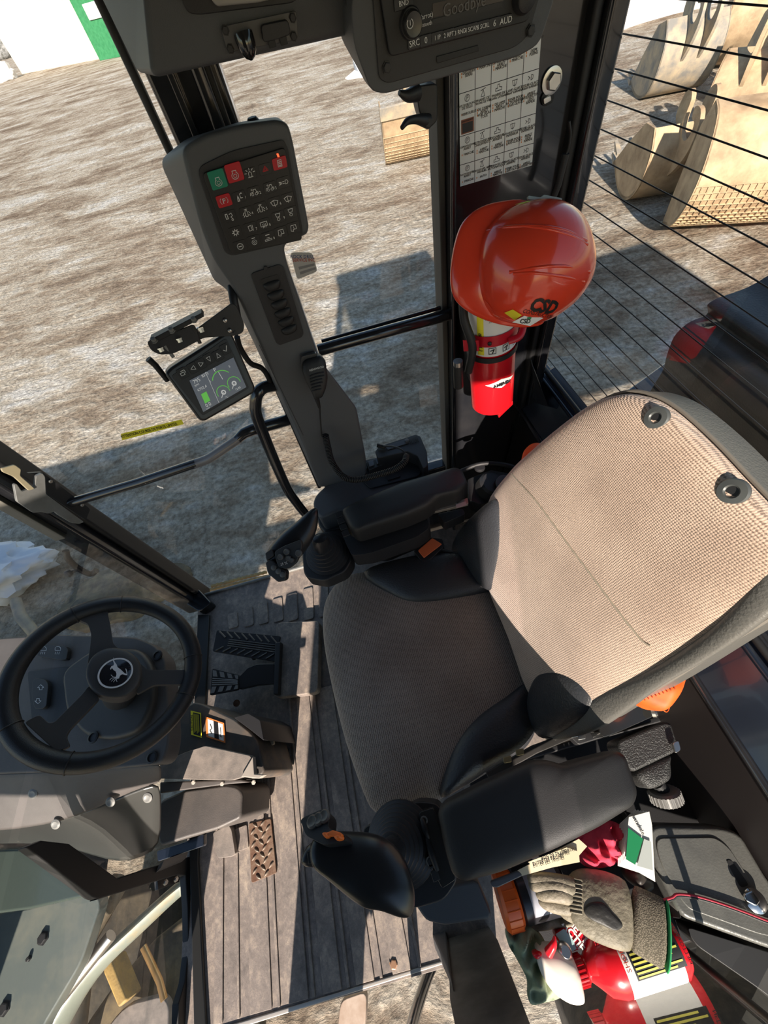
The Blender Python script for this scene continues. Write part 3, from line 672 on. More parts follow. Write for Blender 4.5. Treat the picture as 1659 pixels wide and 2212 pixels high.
bm = B(); cc = on_r(886, 51, .0170); a_stroke(bm, [cc+Vector((math.sin(t)*.0032, 0, math.cos(t)*.0032)) for t in [.6+k*.45 for k in range(12)]], .0007, FY); link('power_mark', bm, ICO, rd, smooth=False)
# dome lamp bracket + work lamp socket plate left of the pod
sp = empty('socket_plate', PY(560, 85, YH), 'metal bracket plate with bulb and connector on the overhead console', 'bracket')
slab('plate', fillet(ony([(476, 57), (640, 22), (644, 85), (492, 113)], YH-.002), .003, 2), (0, -.003, 0), mat('dull_plate', (.075, .075, .08), .4), sp, bevel=.0006)
for a, b in ((487, 65), (498, 105), (632, 38), (634, 78)): bolt(sp, PY(a, b, YH-.005), FY, .0035, BLK, .003)
o = lathe('bulb', [(.0105, 0), (.0105, .004), (.010, .009), (.0085, .014), (.005, .018), (.001, .020)], PY(525, 72, YH-.012), (.05, -.25, -1), mat('smoked_bulb', (.015, .015, .015), .12, coat=.5), sp)
slab('connector', fillet(ony([(562, 52), (620, 40), (627, 72), (600, 82), (568, 90)], YH-.005), .003, 2), (0, -.012, 0), BLK, sp, bevel=.001)
for a, b in ((586, 88), (611, 82)):
    c = PY(a, b, YH-.012); link('pin', (lambda q: (a_box(q, c, (.008, .005, .010)), q)[1])(B()), RUB, sp, bevel=.0006)
ub = empty('usb_cable', PY(765, 90, .69), 'black braided usb cable with silver plug hanging beside the radio pod', 'cable')
tube('braided_cord', [PY(745, -60, .675), PY(750, 0, .675), PY(756, 30, .675), PY(757, 45, .675)], .0024, RUB, ub, smoothn=4, sides=8)
a_, b_ = PY(757, 45, .675), PY(768, 98, .68)
tube('plug_housing', [a_, a_.lerp(b_, .1), b_], [.003, .0062, .0062], BLK, ub, sides=10, squash=.6)
tube('plug_tip', [b_, PY(772, 112, .681)], .0048, STL, ub, sides=4, squash=.5)

# ---- hanger hooks left of B post
hk = empty('coat_hook', PY(915, 230, .80), 'black plastic double hook on the door post under the radio pod', 'hook')
slab('backplate', fillet(ony([(897, 186), (945, 180), (945, 262), (930, 277), (915, 270), (905, 240)], .80), .004, 2), (0, .03, 0), BLK, hk, bevel=.002)
tube('hook', [PY(862, 200, .78), PY(880, 207, .785), PY(900, 200, .80)], [.003, .007, .010], BLK, hk, smoothn=4)
tube('hook', [PY(868, 276, .77), PY(880, 262, .78), PY(900, 258, .79), PY(925, 262, .80)], [.003, .0045, .0055, .009], BLK, hk, smoothn=4)
bolt(hk, PY(925, 264, .795), FY, .006, BLK, .004)

# ---- instruction sheet on the B post
Q = Quad(PY(990, 30, .847), PY(1177, -35, .847), PY(1149, 357, .847), PY(994, 403, .847))
sh = empty('instruction_sheet', Q(.5, .5), 'white pictogram instruction sheet in a grid on the black post', 'sticker')
slab('sheet', [Q(0, 0), Q(1, 0), Q(1, 1), Q(0, 1)], (0, -.0004, 0), LBL, sh, bevel=0)
P_ = [(994, 403), (1025, 393), (1055, 384), (1087, 375), (1118, 366), (1149, 357)]
rowv = [1.0, .845, .695, .42, .22, .02]
bm = B()
def rows(k): return rowv[k]
vr = [.0, .17, .40, .655, .845, 1.0]
for v in vr[1:5]: a_stroke(bm, [Q(0, v, .0006), Q(1, v, .0006)], .0009, Q.n)
for k in range(1, 5): a_stroke(bm, [Q(k/5, 0, .0006), Q(k/5, 1, .0006)], .0009, Q.n)
for r in range(5):
    for c in range(5):
        u, v = (c+.5)/5, vr[r]+.035
        def P2(x, y): return Q(u, v, .0006)+Q.ex*x*.001+Vector((0, 0, 1))*y*.001
        kind = (r*5+c) % 5
        if kind == 0: a_stroke(bm, [P2(4*math.cos(t), 4*math.sin(t)) for t in [k*math.pi/6 for k in range(12)]], .0007, Q.n, True); a_stroke(bm, [P2(-1, -2.5), P2(-1, 2.5), P2(1.5, 2), P2(1.5, 0), P2(-1, 0)], .0007, Q.n)
        elif kind == 1: a_stroke(bm, [P2(-3, -4), P2(0, 4), P2(3, -4), P2(-3, -4)], .0007, Q.n); a_stroke(bm, [P2(-4, 3), P2(4, 5)], .0008, Q.n)
        elif kind == 2: a_stroke(bm, [P2(-5, -3), P2(5, -3), P2(5, 0), P2(1, 1), P2(1, 4), P2(-2, 4), P2(-2, 0), P2(-5, 0)], .0008, Q.n, True)
        elif kind == 3: a_stroke(bm, [P2(-4, 3), P2(4, 3), P2(2, -3), P2(-2, -3)], .0008, Q.n, True); a_stroke(bm, [P2(0, 3), P2(0, -4)], .0008, Q.n)
        else: a_stroke(bm, [P2(-4, 2), P2(-1, 0), P2(-4, -2)], .0008, Q.n); a_stroke(bm, [P2(1, 3), P2(4, 2), P2(4, -2), P2(1, -3)], .0008, Q.n, True)
link('grid_and_symbols', bm, INK, sh, smooth=False)
words = [['FEUX DE', 'DETRESSE'], ['AVERTISSEUR', 'LUMINEUX'], ['PHARES DE TRAVAIL', 'AVANT DE CABINE'], ['VERROU', 'ARRET'], ['FEUX DE', 'ROUTE'],
         ['FREIN DE', 'STATIONNEMENT', 'DESSERRE', 'SERRE'], ['GYROPHARE', 'ARRET', 'MARCHE'], ['PHARES DE TRAVAIL', 'AVANT DE CABINE', '(DEPASSE NIVELES)', 'ARRET', 'MARCHE'], ['PHARES DE TRAVAIL', 'TRAVAIL DE CABINE', 'ARRET', 'MARCHE'], ['FEUX DE CONDUITE', 'ARRET', 'DEMI', 'PLEINS'],
         ['AXE DE BLOCAGE', 'DE SELLE', 'VERROUILLE', 'DEVERROUILLE'], ['PHARES DE', 'TRAVAIL DE VOIE', 'DE CABINE', 'ARRET', 'VOIE SEULE', 'TOUS'], ['PHARES DE', 'TRAVAIL LATERAUX', 'DE LAME', 'ARRET', 'MARCHE'], ['LAVE-GLACE', 'AVANT SUPERIEUR', 'TENIR POUR', 'ACTIONNER LE', 'LAVE-GLACE'], ['ESSUIE-GLACE', 'AVANT SUPERIEUR', 'ARRET', 'INTERMITTENT', 'LENT', 'RAPIDE'],
         ['CLIMATISATION', 'ARRET', 'MARCHE'], ['RETROVISEURS', 'CHAUFFANTS', 'ARRET', 'MARCHE'], ['DEGIVREUR', 'ARRIERE', 'ARRET', 'MARCHE'], ['LAVE-GLACE AVANT', 'INFERIEUR', 'TENIR POUR', 'LAVE-GLACE'], ['ESSUIE-GLACE', 'INFERIEUR', 'ARRET', 'LENT', 'RAPIDE'],
         ['TRACTION INTEG.', 'ARRET', 'MARCHE'], ['BLOCAGE DIFF. AUTO', 'MANUEL', 'AUTO'], ['INVERSION DU LAME', 'AUTOMATIQUE', 'ARRET', 'MARCHE'], ['LAVE-GLACE', 'ARRIERE', 'TENIR POUR', 'LAVE-GLACE'], ['ESSUIE-GLACE', 'ARRIERE', 'ARRET', 'INTERMITTENT']]
its = []; dots = B()
for r in range(5):
    for c in range(5):
        ws = words[r*5+c]; y = vr[r]+.072; hh = vr[r+1]-vr[r]
        for i, s in enumerate(ws):
            small = i >= 2
            v = min(y+i*.0165+(.02 if small else 0), vr[r+1]-.008)
            if r == 2 and c == 0 and i > 2: continue
            its.append((s, Q((c+.5)/5+(.02 if small else 0), v, .0005), Q.ex, Q.n, .0046 if len(s) < 13 else .0036))
            if small and i < 5: a_rect(dots, Q, c/5+.025, v-.005, c/5+.035, v+.006, .0009)
join_text('printed_words', its, INK, sh)
link('orange_dots', dots, mat('print_orange', (.8, .25, .05), .5), sh, smooth=False)
bm = B(); a_rect(bm, Q, .02, .555, .185, .645, .0009); link('warning_box', bm, mat('warning_brown', (.25, .07, .03), .5), sh, smooth=False)
bm = B(); a_rect(bm, Q, .035, .578, .17, .638, .0013); link('warning_text_panel', bm, INK, sh, smooth=False)
text('warning_title', 'AVERTISSEMENT', Q(.1, .567, .001), Q.ex, Q.n, .0028, INK, sh)
# bolt + slot right of it
bl = empty('hex_bolt', PY(1191, 174, .84), 'large zinc hex bolt head on the black post beside the sheet', 'bolt')
lathe('washer', [(.0165, 0), (.0165, .003), (.011, .004)], PY(1191, 174, .849), FY, STL, bl)
lathe('bolt_head', [(.0115, .003), (.0115, .011), (.0100, .0125)], PY(1191, 174, .849), FY, STL, bl, seg=6, smooth=False)
bs = empty('belt_anchor', PY(1181, 216, .845), 'small recessed chrome latch under the hex bolt', 'latch')
slab('recess', fillet(ony([(1168, 205), (1185, 193), (1197, 203), (1193, 222), (1170, 232)], .848), .007, 3), (0, -.002, 0), RUB, bs, bevel=.0008)
slab('latch_plate', fillet(ony([(1172, 212), (1188, 205), (1189, 217), (1173, 226)], .845), .002, 2), (0, -.004, 0), STL, bs, bevel=.001)
wc = empty('window_stay', PY(1222, 330, .83), 'thin black wire stay hanging beside the rear window edge', 'cable')
tube('wire', [PY(1229, 262, .80), PY(1232, 290, .80), PY(1228, 320, .80), PY(1222, 335, .80)], .0022, RUB, wc, smoothn=5)
tube('sleeve', [PY(1222, 332, .80), PY(1205, 400, .80), PY(1195, 425, .80)], .0065, RUB, wc, sides=8)

# ---- window grab rails
tube('grab_rail', [PY(688, 757, .83), PY(740, 742, .83), PY(965, 680, .83), PY(972, 678, .845)], .0135, PNT, sides=16); tag(bpy.data.objects['grab_rail'], 'black round rail across the narrow window between the two posts', 'rail')
tube('grab_rail_strip', [PY(695, 738, .86), PY(955, 664, .86)], .005, PNT, sides=8); tag(bpy.data.objects['grab_rail_strip'], 'thin black strip just behind the round window rail', 'strip')
dr = empty('door_bar', PY(330, 1030, .80), 'long bent black door bar with pale worn elbow crossing the big side window', 'bar')
tube('bar', [PY(152, 1086, .80), PY(300, 1042, .80), PY(425, 1000, .80)], .0125, PNT, dr, sides=16)
tube('worn_elbow', [PY(420, 1002, .80), PY(440, 995, .80), PY(460, 985, .80), PY(516, 947, .81)], .0125, mat('worn_paint', (.17, .16, .16), .35, coat=.3), dr, smoothn=4, sides=16)
tube('flat_end', [PY(512, 949, .81), PY(528, 935, .815), PY(545, 928, .82), PY(622, 907, .85)], [.0125, .015, .016, .016], PNT, dr, sides=12)
gh = empty('hand_rail', PY(600, 950, .75), 'black tubular grab handle loop beside the pillar console', 'handle')
tube('loop', [PY(622, 832, .78), PY(580, 834, .765), PY(560, 845, .75), PY(552, 870, .745), PY(560, 915, .74), PY(615, 1045, .72), PY(640, 1085, .72), PY(672, 1125, .72)], [.0135]*8, PNT, gh, smoothn=6, sides=14)
# yellow stripe sticker on the glass
YQ = Quad(PY(261, 937, .882), PY(392, 906, .882), PY(397, 916, .882), PY(264, 951, .882))
ys = slab('warning_stripe', [YQ(0, 0), YQ(1, 0), YQ(1, 1), YQ(0, 1)], (0, -.0005, 0), YEL, bevel=0); tag(ys, 'yellow warning strip with black French text on the big side window', 'sticker')
text('lettering', 'ATTENTION COURSE DE PORTE LIMITÉE', YQ(.45, .5, .0008), YQ.ex, YQ.n, .0125, INK, ys, fitw=YQ.w*.93)
SQ = Quad(PY(627, 545, .882), PY(674, 545, .882), PY(686, 586, .882), PY(642, 604, .882))
st = slab('dealer_sticker', fillet([SQ(0, 0), SQ(1, 0), SQ(1, 1), SQ(0, 1)], .006, 2), (0, -.0004, 0), mat('clear_sticker', (.58, .55, .50), .5), bevel=0); tag(st, 'pale dealer sticker on the window right of the pillar console', 'sticker')
text('lettering', 'ROCK DRILL', SQ(.5, .18, .0006), SQ.ex, SQ.n, .0085, mat('print_blue', (.05, .08, .25), .5), st); text('lettering', 'SERVICE INC.', SQ(.55, .33, .0006), SQ.ex, SQ.n, .008, INKR, st)
bm = B()
for v in (.55, .75): a_rect(bm, SQ, .2, v, .95, v+.11, .0008)
link('printed_bars', bm, mat('print_grey', (.3, .29, .28), .5), st, smooth=False)

# ---- pillar console with key pad
YC = .70
pc = empty('pillar_console', PY(600, 700, YC), 'charcoal plastic pillar console running from keypad down to side console', 'console')
ol = fillet(ony([(392, 318), (440, 290), (520, 268), (598, 258), (622, 266), (632, 300), (668, 490), (664, 505), (612, 528), (618, 560), (690, 775), (770, 880), (790, 985), (792, 1030), (690, 1053), (655, 960), (560, 740), (505, 622), (462, 560), (430, 480)], YC), .012, 4)
olb = fillet(ony([(342, 348), (400, 300), (520, 262), (598, 252), (612, 262), (620, 300), (655, 485), (650, 505), (608, 530), (612, 560), (684, 770), (764, 875), (785, 985), (787, 1030), (690, 1053), (648, 960), (548, 740), (490, 625), (462, 608), (452, 585)], .80), .012, 4)
slab2('cover', ol, olb, GRY, pc, bevel=.006, seg=3)
lathe('top_knob', [(.009, -.01), (.009, .002), (.006, .006)], PY(548, 266, .77), (0, 0, 1), RUB, pc)
# dark bezel
bz = fillet(ony([(424, 362), (500, 325), (612, 300), (622, 322), (655, 505), (642, 520), (502, 552), (486, 545)], YC-.0005), .012, 4)
slab('keypad_bezel', bz, (0, -.0015, 0), BLK, pc, bevel=.001)
# vent frame and vent
slab('vent_frame', fillet(ony([(541, 590), (602, 570), (612, 575), (656, 718), (652, 728), (604, 745), (597, 740)], YC-.0005), .006, 3), (0, -.002, 0), BLK, pc, bevel=.0008)
vq = Quad(*[PY(a, b, YC-.003) for a, b in ((562, 604), (600, 592), (644, 708), (609, 722))])
slab('vent_opening', fillet([vq(0, 0), vq(1, 0), vq(1, 1), vq(0, 1)], .004, 2), (0, -.0004, 0), INK, pc, bevel=0)
for k in range(6):
    v = .08+k*.165; c = vq(.5, v+.07)
    pts = [vq(.08, v), vq(.92, v), vq(.92, v+.10), vq(.7, v+.145), vq(.3, v+.145), vq(.08, v+.10)]
    puff('vent_louver', pts, FY, .006, .001, RUB, pc, rings=5, p=2, rs=3)
bolt(pc, PY(574, 579, YC-.003), FY, .003, BLK, .002)
bm = B(); a_stroke(bm, [PY(655, 940, YC-.0005), PY(560, 745, YC-.0005)], .001, FY); link('seam', bm, INK, pc, smooth=False)

KQ = Quad(*[PY(a, b, YC-.0025) for a, b in ((437, 373), (615, 317), (653, 517), (500, 548))])
kp = empty('keypad', KQ(.5, .5), 'black sealed switch keypad with green and red top keys', 'keypad')
slab('keypad_face', fillet([KQ(0, 0), KQ(1, 0), KQ(1, 1), KQ(0, 1)], .005, 3), (0, -.003, 0), mat('keypad_rubber', (.018, .017, .016), .45, bump=.1), kp, bevel=.001)
kz = -.0; O = .0032
def kcell(c, r):   # pixel centres of the pictograms
    P = [[(470, 389), (506, 374), (540, 375), (573, 365), (604, 352)], [(484, 433), (517, 425), (549, 415), (583, 405), (612, 394)], [(496, 467), (532, 459), (563, 449), (593, 438), (622, 429)], [(509, 502), (541, 493), (570, 484), (601, 469), (628, 459)], [(519, 532), (549, 521), (579, 513), (607, 502), (634, 492)]]
    return P[r][c]
def kp_(a, b, off=O): return PY(a, b, YC-.0025-off)
for r in range(5):
    for c in range(5):
        a, b = kcell(c, r); hw, hh = (17, 20) if (r == 0 and c < 2) else (15, 13) if (r, c) in ((0, 4), (1, 0)) else (13, 12)
        if r == 0 and c < 2: b -= 2
        sk = .34-.04*c
        def KP(x, y): return kp_(a+x+y*sk, b+y-x*.30)
        m = KGRN if (r, c) == (0, 0) else KRED if (r, c) in ((0, 1), (0, 4), (1, 0)) else mat('key_black', (.020, .019, .018), .4)
        th = .0012 if m.name != 'key_black' else .0006
        key = slab('key', fillet([KP(-hw, -hh), KP(hw, -hh), KP(hw, hh), KP(-hw, hh)], .002, 2), (0, -th, 0), m, kp, bevel=.0005)
        bm = B(); w = .0007
        def KI(x, y): q = KP(x, y); q.y -= th+.0003; return q
        def cir(x, y, R, n=14, t0=0, t1=2*math.pi): return [KI(x+R*math.cos(t0+(t1-t0)*i/n), y+R*math.sin(t0+(t1-t0)*i/n)) for i in range(n+1)]
        im = ICO
        if (r, c) in ((0, 0), (0, 1)):
            y = 4; a_stroke(bm, cir(0, y+3, 7, 16, -1.1, 4.25), w, FY); a_stroke(bm, [KI(-4, y-4), KI(-4, y-8), KI(4, y-8), KI(4, y-4)], w, FY); a_stroke(bm, cir(0, y+3, 3.4), w, FY)
        elif (r, c) == (0, 2):
            a_stroke(bm, [KI(-3, 7), KI(-3, -2), KI(0, -5), KI(3, -2), KI(3, 7)], w, FY); a_stroke(bm, [KI(-5, 7), KI(5, 7)], w, FY)
            for t in range(5): q = math.pi*(.05+t*.225); a_stroke(bm, [KI(-7*math.cos(q), -1-7*math.sin(q)), KI(-11*math.cos(q), -1-11*math.sin(q))], w, FY)
        elif (r, c) == (0, 3): im = KRED; a_stroke(bm, [KI(-6, 4), KI(0, -7), KI(6, 4)], w, FY, True); a_stroke(bm, [KI(-3, 2), KI(0, -3), KI(3, 2)], w, FY, True)
        elif (r, c) == (0, 4): a_stroke(bm, [KI(-4, -7), KI(4, -7), KI(4, 7), KI(-4, 7)], w, FY, True); a_stroke(bm, [KI(-4, -3), KI(4, -3)], w, FY); a_stroke(bm, [KI(-2, 0), KI(2, 0), KI(2, 5), KI(-2, 5)], w, FY, True)
        elif (r, c) == (1, 0):
            a_stroke(bm, [KI(-2, 5), KI(-2, -4), KI(2, -4), KI(3, -2), KI(2, 0), KI(-2, 0)], w*1.4, FY); a_stroke(bm, cir(0, 0, 8, 8, -.8, .8), w, FY); a_stroke(bm, cir(0, 0, 8, 8, math.pi-.8, math.pi+.8), w, FY)
        elif (r, c) == (1, 1): a_stroke(bm, [KI(-5, 8), KI(-3, -4), KI(-1, 8)], w*1.5, FY, True); a_stroke(bm, [KI(2, 3), KI(2, -6), KI(7, -6), KI(5, -8)], w, FY); a_stroke(bm, [KI(2, 3), KI(6, 3)], w, FY)
        elif r == 1 and c in (2, 3): a_stroke(bm, [KI(-9, 5), KI(-8, 0), KI(-2, -1), KI(0, -6), KI(4, -6), KI(5, 0), KI(8, 1), KI(8, 5)], w, FY); a_stroke(bm, cir(-4, 4, 2.4, 8), w, FY); a_stroke(bm, cir(4, 4, 2.6, 8), w, FY); a_stroke(bm, cir(-4, -6, 1.4, 6), w, FY)
        elif (r, c) == (1, 4): a_stroke(bm, [KI(4, -4), KI(8, -4), KI(10, 0), KI(8, 4), KI(4, 4)], w, FY, True); [a_stroke(bm, [KI(-9, y), KI(-4, y*.5)], w, FY) for y in (-3, 0, 3)]; [a_stroke(bm, [KI(-2, y), KI(2, y)], w, FY) for y in (-2, 2)]
        elif (r, c) == (2, 0): a_stroke(bm, [KI(-8, -6), KI(-4, -6), KI(-4, 4), KI(-8, 4)], w*1.3, FY, True); a_stroke(bm, [KI(0, -4), KI(5, -6), KI(6, 0), KI(2, 2), KI(5, 6)], w, FY); a_stroke(bm, cir(4, 8, 2, 6), w, FY)
        elif r == 2 and c in (1, 2): a_stroke(bm, [KI(-2, 8), KI(-3, 0), KI(0, -8), KI(3, 0), KI(2, 8)], w, FY, True); a_stroke(bm, [KI(-3, -7), KI(3, -7)], w, FY); [a_stroke(bm, [KI(s*5, -1), KI(s*8, 4)], w, FY) for s in (-1, 1)]; [a_stroke(bm, [KI(s*4, 5), KI(s*7, 8)], w, FY) for s in (-1, 1)]
        elif r == 2: a_stroke(bm, [KI(-8, -3), KI(0, -6), KI(8, -3), KI(4, 5), KI(-4, 5)], w, FY, True); a_stroke(bm, [KI(0, 8), KI(-1, -4)], w, FY)
        elif (r, c) == (3, 0): [a_stroke(bm, [KI(7*math.cos(q), 7*math.sin(q)), KI(3*math.cos(q), 3*math.sin(q))], w*1.5, FY) for q in [i*math.pi/4 for i in range(8)]]; a_stroke(bm, cir(0, 0, 4.5), w, FY)
        elif (r, c) == (3, 1): a_stroke(bm, [KI(-4, -5), KI(2, -6), KI(3, 4), KI(-3, 5)], w, FY, True); a_stroke(bm, [KI(5, -6), KI(5, 6)], w, FY)
        elif (r, c) == (3, 2): a_stroke(bm, [KI(-7, -5), KI(7, -5), KI(7, 4), KI(-7, 4)], w, FY, True); [a_stroke(bm, [KI(x, -1), KI(x+1, 3), KI(x, 7)], w, FY) for x in (-3, 0, 3)]
        elif r == 3: a_stroke(bm, [KI(-5, -8), KI(5, -8), KI(3, -1), KI(-3, -1)], w, FY, True); a_stroke(bm, cir(0, 4, 3, 8), w, FY)
        elif (r, c) == (4, 0): a_stroke(bm, cir(0, 0, 6, 18), w*1.8, FY); a_stroke(bm, [KI(-3, 0), KI(3, 0)], w*1.5, FY)
        elif (r, c) == (4, 1): a_stroke(bm, cir(0, 2, 5), w, FY); a_stroke(bm, [KI(-3, -7), KI(3, -7)], w*1.4, FY); a_stroke(bm, cir(0, 2, 2, 6), w, FY)
        elif (r, c) == (4, 2): a_stroke(bm, [KI(-7, 3), KI(7, 3), KI(7, 6), KI(-7, 6)], w, FY, True); a_stroke(bm, [KI(-4, -6), KI(4, -6)], w*1.4, FY); a_stroke(bm, [KI(-3, 0), KI(3, 0)], w, FY)
        else: a_stroke(bm, [KI(-5, -6), KI(5, -6), KI(6, 3), KI(-1, 3), KI(-1, 7), KI(-6, 5)], w, FY, True); a_stroke(bm, [KI(0, -3), KI(1, 2)], w, FY)
        link('pictogram', bm, im, key, smooth=False)
        dig = {(1, 1): '1', (1, 2): '2', (1, 3): '3', (2, 1): '4', (2, 2): '5', (2, 3): '6', (3, 1): '7', (3, 2): '8', (3, 3): '9', (4, 2): '0'}.get((r, c))
        if dig: text('digit', dig, KI(12, 4), xr, FY, .0045, ICO, key)
slab('indicator_light', [kp_(a, b, .0035) for a, b in ((597, 332), (601, 331), (604, 339), (600, 340))], (0, -.0006, 0), LEDR, kp, bevel=0)

# ---- machine monitor on bracket
mp_ = Plane(PY(452, 815, .64), (.34, -.86, .36))
mon = empty('machine_monitor', mp_(450, 815), 'square black machine monitor with lit gauge screen on a bracket', 'monitor')
mn = mp_.n
mo = fillet(onp([(356, 808), (366, 795), (490, 716), (500, 718), (552, 838), (548, 850), (442, 911), (430, 908)], mp_), .006, 4)
slab2('housing', mo, [q-mn*.045+Vector((0, 0, 0)) for q in mo], mat('monitor_plastic', (.018, .018, .019), .35), mon, bevel=.005, seg=3)
slab('face_bezel', fillet(onp([(370, 812), (488, 730), (538, 838), (438, 898)], mp_), .004, 3), mn*.001, BLK, mon, bevel=.0005)
sc = onp([(409, 822), (504, 772), (532, 836), (439, 890)], Plane(mp_.p+mn*.0015, mn))
scr = slab('screen', sc, mn*.0008, SCRN, mon, bevel=0)
mq = Quad(*sc)
def mtxt(s, u, v, sz, m=SCRW): text('readout', s, mq(u, v, .0014), mq.ex, mn, sz*.72, m, scr)
mtxt('795', .13, .10, .012); mtxt('RPM', .10, .21, .006); mtxt('8373', .33, .06, .009); mtxt('6702.4', .17, .36, .009); mtxt('0.0', .15, .88, .012); mtxt('P', .55, .07, .012); mtxt('km/h', .12, .97, .005); mtxt('12.85', .83, .90, .007); mtxt('°C', .55, .96, .006); mtxt('S', .37, .30, .007); mtxt('E', .85, .18, .007)
bm = B(); a_rect(bm, mq, .10, .50, .22, .80, .0016); link('fuel_bar', bm, SCRG, scr, smooth=False)
def marc(u, v, R, t0, t1, m, w=.0011, nm='gauge_arc'):
    bm = B(); c = mq(u, v, .0015); ey = mn.cross(mq.ex); a_stroke(bm, [c+mq.ex*math.cos(t)*R+ey*math.sin(t)*R for t in [t0+(t1-t0)*i/14 for i in range(15)]], w, mn); link(nm, bm, m, scr, smooth=False)
marc(.62, .48, .018, .5, 2.6, SCRG, .0014)
for u, v in ((.53, .78), (.80, .70)): marc(u, v, .0115, -.2, 3.3, SCRG); marc(u, v, .0032, 0, 6.28, SCRW, .0022, 'gauge_hub'); 
bm = B(); a_stroke(bm, [mq(.62, .42, .0016), mq(.60, .18, .0016)], .0010, mn); a_stroke(bm, [mq(.53, .78, .0016), mq(.45, .9, .0016)], .0012, mn); a_stroke(bm, [mq(.80, .70, .0016), mq(.72, .82, .0016)], .0012, mn); a_stroke(bm, [mq(.36, 0, .0012), mq(.36, 1, .0012)], .0006, mn); link('gauge_needles', bm, SCRW, scr, smooth=False)
for k, (a, b) in enumerate(((395, 806), (417, 795), (434, 786), (451, 775), (471, 768), (487, 754))):
    pl2 = Plane(mp_.p+mn*.0012, mn); c = pl2(a, b); ex = mq.ex; ey = mn.cross(ex)
    key = slab('monitor_key', fillet([c-ex*.0075-ey*.0085, c+ex*.0075-ey*.0085, c+ex*.0075+ey*.0085, c-ex*.0075+ey*.0085], .002, 2), mn*.0012, RUB, mon, bevel=.0005)
    bm = B(); c = c+mn*.0016; s = .0042
    if k == 0: a_stroke(bm, [c-ex*s-ey*s*.7, c+ex*s*.5-ey*s*.7, c+ex*s*.5+ey*s*.3, c-ex*s+ey*s*.3], .0009, mn, True); a_stroke(bm, [c-ex*s*.4+ey*s*.9, c+ex*s*1.1+ey*s*.9, c+ex*s*1.1-ey*s*.2], .0009, mn)
    elif k == 5: a_stroke(bm, [c-ex*s+ey*0, c-ex*s*.2-ey*s*.8, c+ex*s+ey*s], .0011, mn)
    else:
        dr_ = [None, -ex, ex, -ey, ey][k]; pr_ = mn.cross(dr_); a_stroke(bm, [c+dr_*s, c-dr_*s*.7+pr_*s*.8, c-dr_*s*.7-pr_*s*.8], .0008, mn, True)
    link('key_symbol', bm, ICO, key, smooth=False)
br = empty('monitor_bracket', PY(420, 740, .68), 'black folded steel bracket with zinc bolts holding the machine monitor', 'bracket')
bp_ = Plane(PY(420, 720, .67), (.15, -.95, .2))
slab('arm_plate', fillet(onp([(378, 745), (500, 655), (510, 660), (528, 700), (526, 718), (512, 725), (440, 730), (385, 760)], bp_), .006, 3), bp_.n*-.004, BLK, br, bevel=.001)
slab('lower_plate', fillet(onp([(317, 738), (330, 735), (420, 700), (432, 735), (376, 764), (345, 767), (325, 757)], Plane(bp_.p+bp_.n*.012, bp_.n)), .006, 3), bp_.n*-.004, BLK, br, bevel=.001)
slab('top_flange', onp([(322, 735), (435, 676), (441, 684), (330, 745)], Plane(bp_.p+bp_.n*.02, bp_.n)), bp_.n*-.03, RUB, br, bevel=.001)
for a, b in ((337, 724), (374, 703), (421, 681)): bolt(br, bp_(a, b+5)+bp_.n*.02, (0, -.3, 1), .0042, GRM, .006)
for a, b in ((348, 741), (387, 721), (433, 700)): bolt(br, bp_(a, b)+bp_.n*.024, (0, -.3, -1), .004, STL, .006)
for a, b in ((486, 691), (428, 711), (496, 713)): lathe('bolt', [(.0036, 0), (.003, .003), (.001, .004)], bp_(a, b)+bp_.n*.002, bp_.n, STL, br, seg=12)
tube('strut', [bp_(416, 703)+bp_.n*.01, bp_(432, 738)+bp_.n*.008], .003, BLK, br); tube('strut', [bp_(357, 742)+bp_.n*.01, bp_(375, 768)+bp_.n*.008], .003, GRM, br)
tube('cable_loom', [PY(500, 620, .72), PY(505, 650, .70), PY(512, 690, .69), PY(505, 720, .68)], .007, RUB, br, smoothn=5)
tube('lever', [PY(320, 775, .69), PY(335, 788, .69), PY(362, 822, .69)], [.006, .0055, .005], RUB, br)
cb = tube('side_cable', [PY(512, 728, .73), PY(518, 750, .735), PY(534, 776, .74), PY(545, 787, .745), PY(565, 795, .75), PY(578, 812, .76), PY(588, 838, .77)], .0055, RUB, smoothn=5); tag(cb, 'black conduit kinking down from monitor bracket to the pillar', 'cable')
o = tube('door_seal', [PY(598, 840, .86), PY(690, 1052, .86)], .006, RUB); tag(o, 'thin rubber seal strip running down behind the grab handle', 'seal')

# ---- hand microphone, coil cord, two-way radio
mic = empty('hand_microphone', PY(682, 820, .67), 'black ribbed hand microphone clipped to the pillar console', 'microphone')
slab('clip', fillet(ony([(650, 765), (682, 758), (686, 772), (700, 800), (655, 805), (649, 790)], .695), .003, 2), (0, -.008, 0), mat('clip_metal', (.05, .05, .05), .3), mic, bevel=.001)
mpl = Plane(PY(682, 815, .675), (.1, -.93, .35))
body = puff('body', fillet(onp([(654, 782), (662, 775), (692, 766), (703, 778), (708, 815), (704, 838), (696, 858), (680, 862), (672, 845), (660, 822), (652, 800)], mpl), .004, 2), mpl.n, .012, .018, RUB, mic, rings=8, p=3, rs=2)
hb_ = hitter(body)
bm = B()
for k in range(6):
    y = 808+k*7; pts = [hb_(x, y-(x-680)*.3+(x-682)**2*.006, .0012) for x in range(669+k, 702-k, 5)]; pts = [q for q in pts if q]
    if len(pts) > 1: a_tube(bm, pts, .0013, 6)
link('grille_ribs', bm, BLK, mic)
text('maker_name', 'KENWOOD', hb_(684, 796, .001) or mpl(684, 796), xr, mpl.n, .0055, ICO, mic)
tube('strain_relief', [PY(683, 855, .672), PY(690, 880, .675)], [.006, .003], RUB, mic)
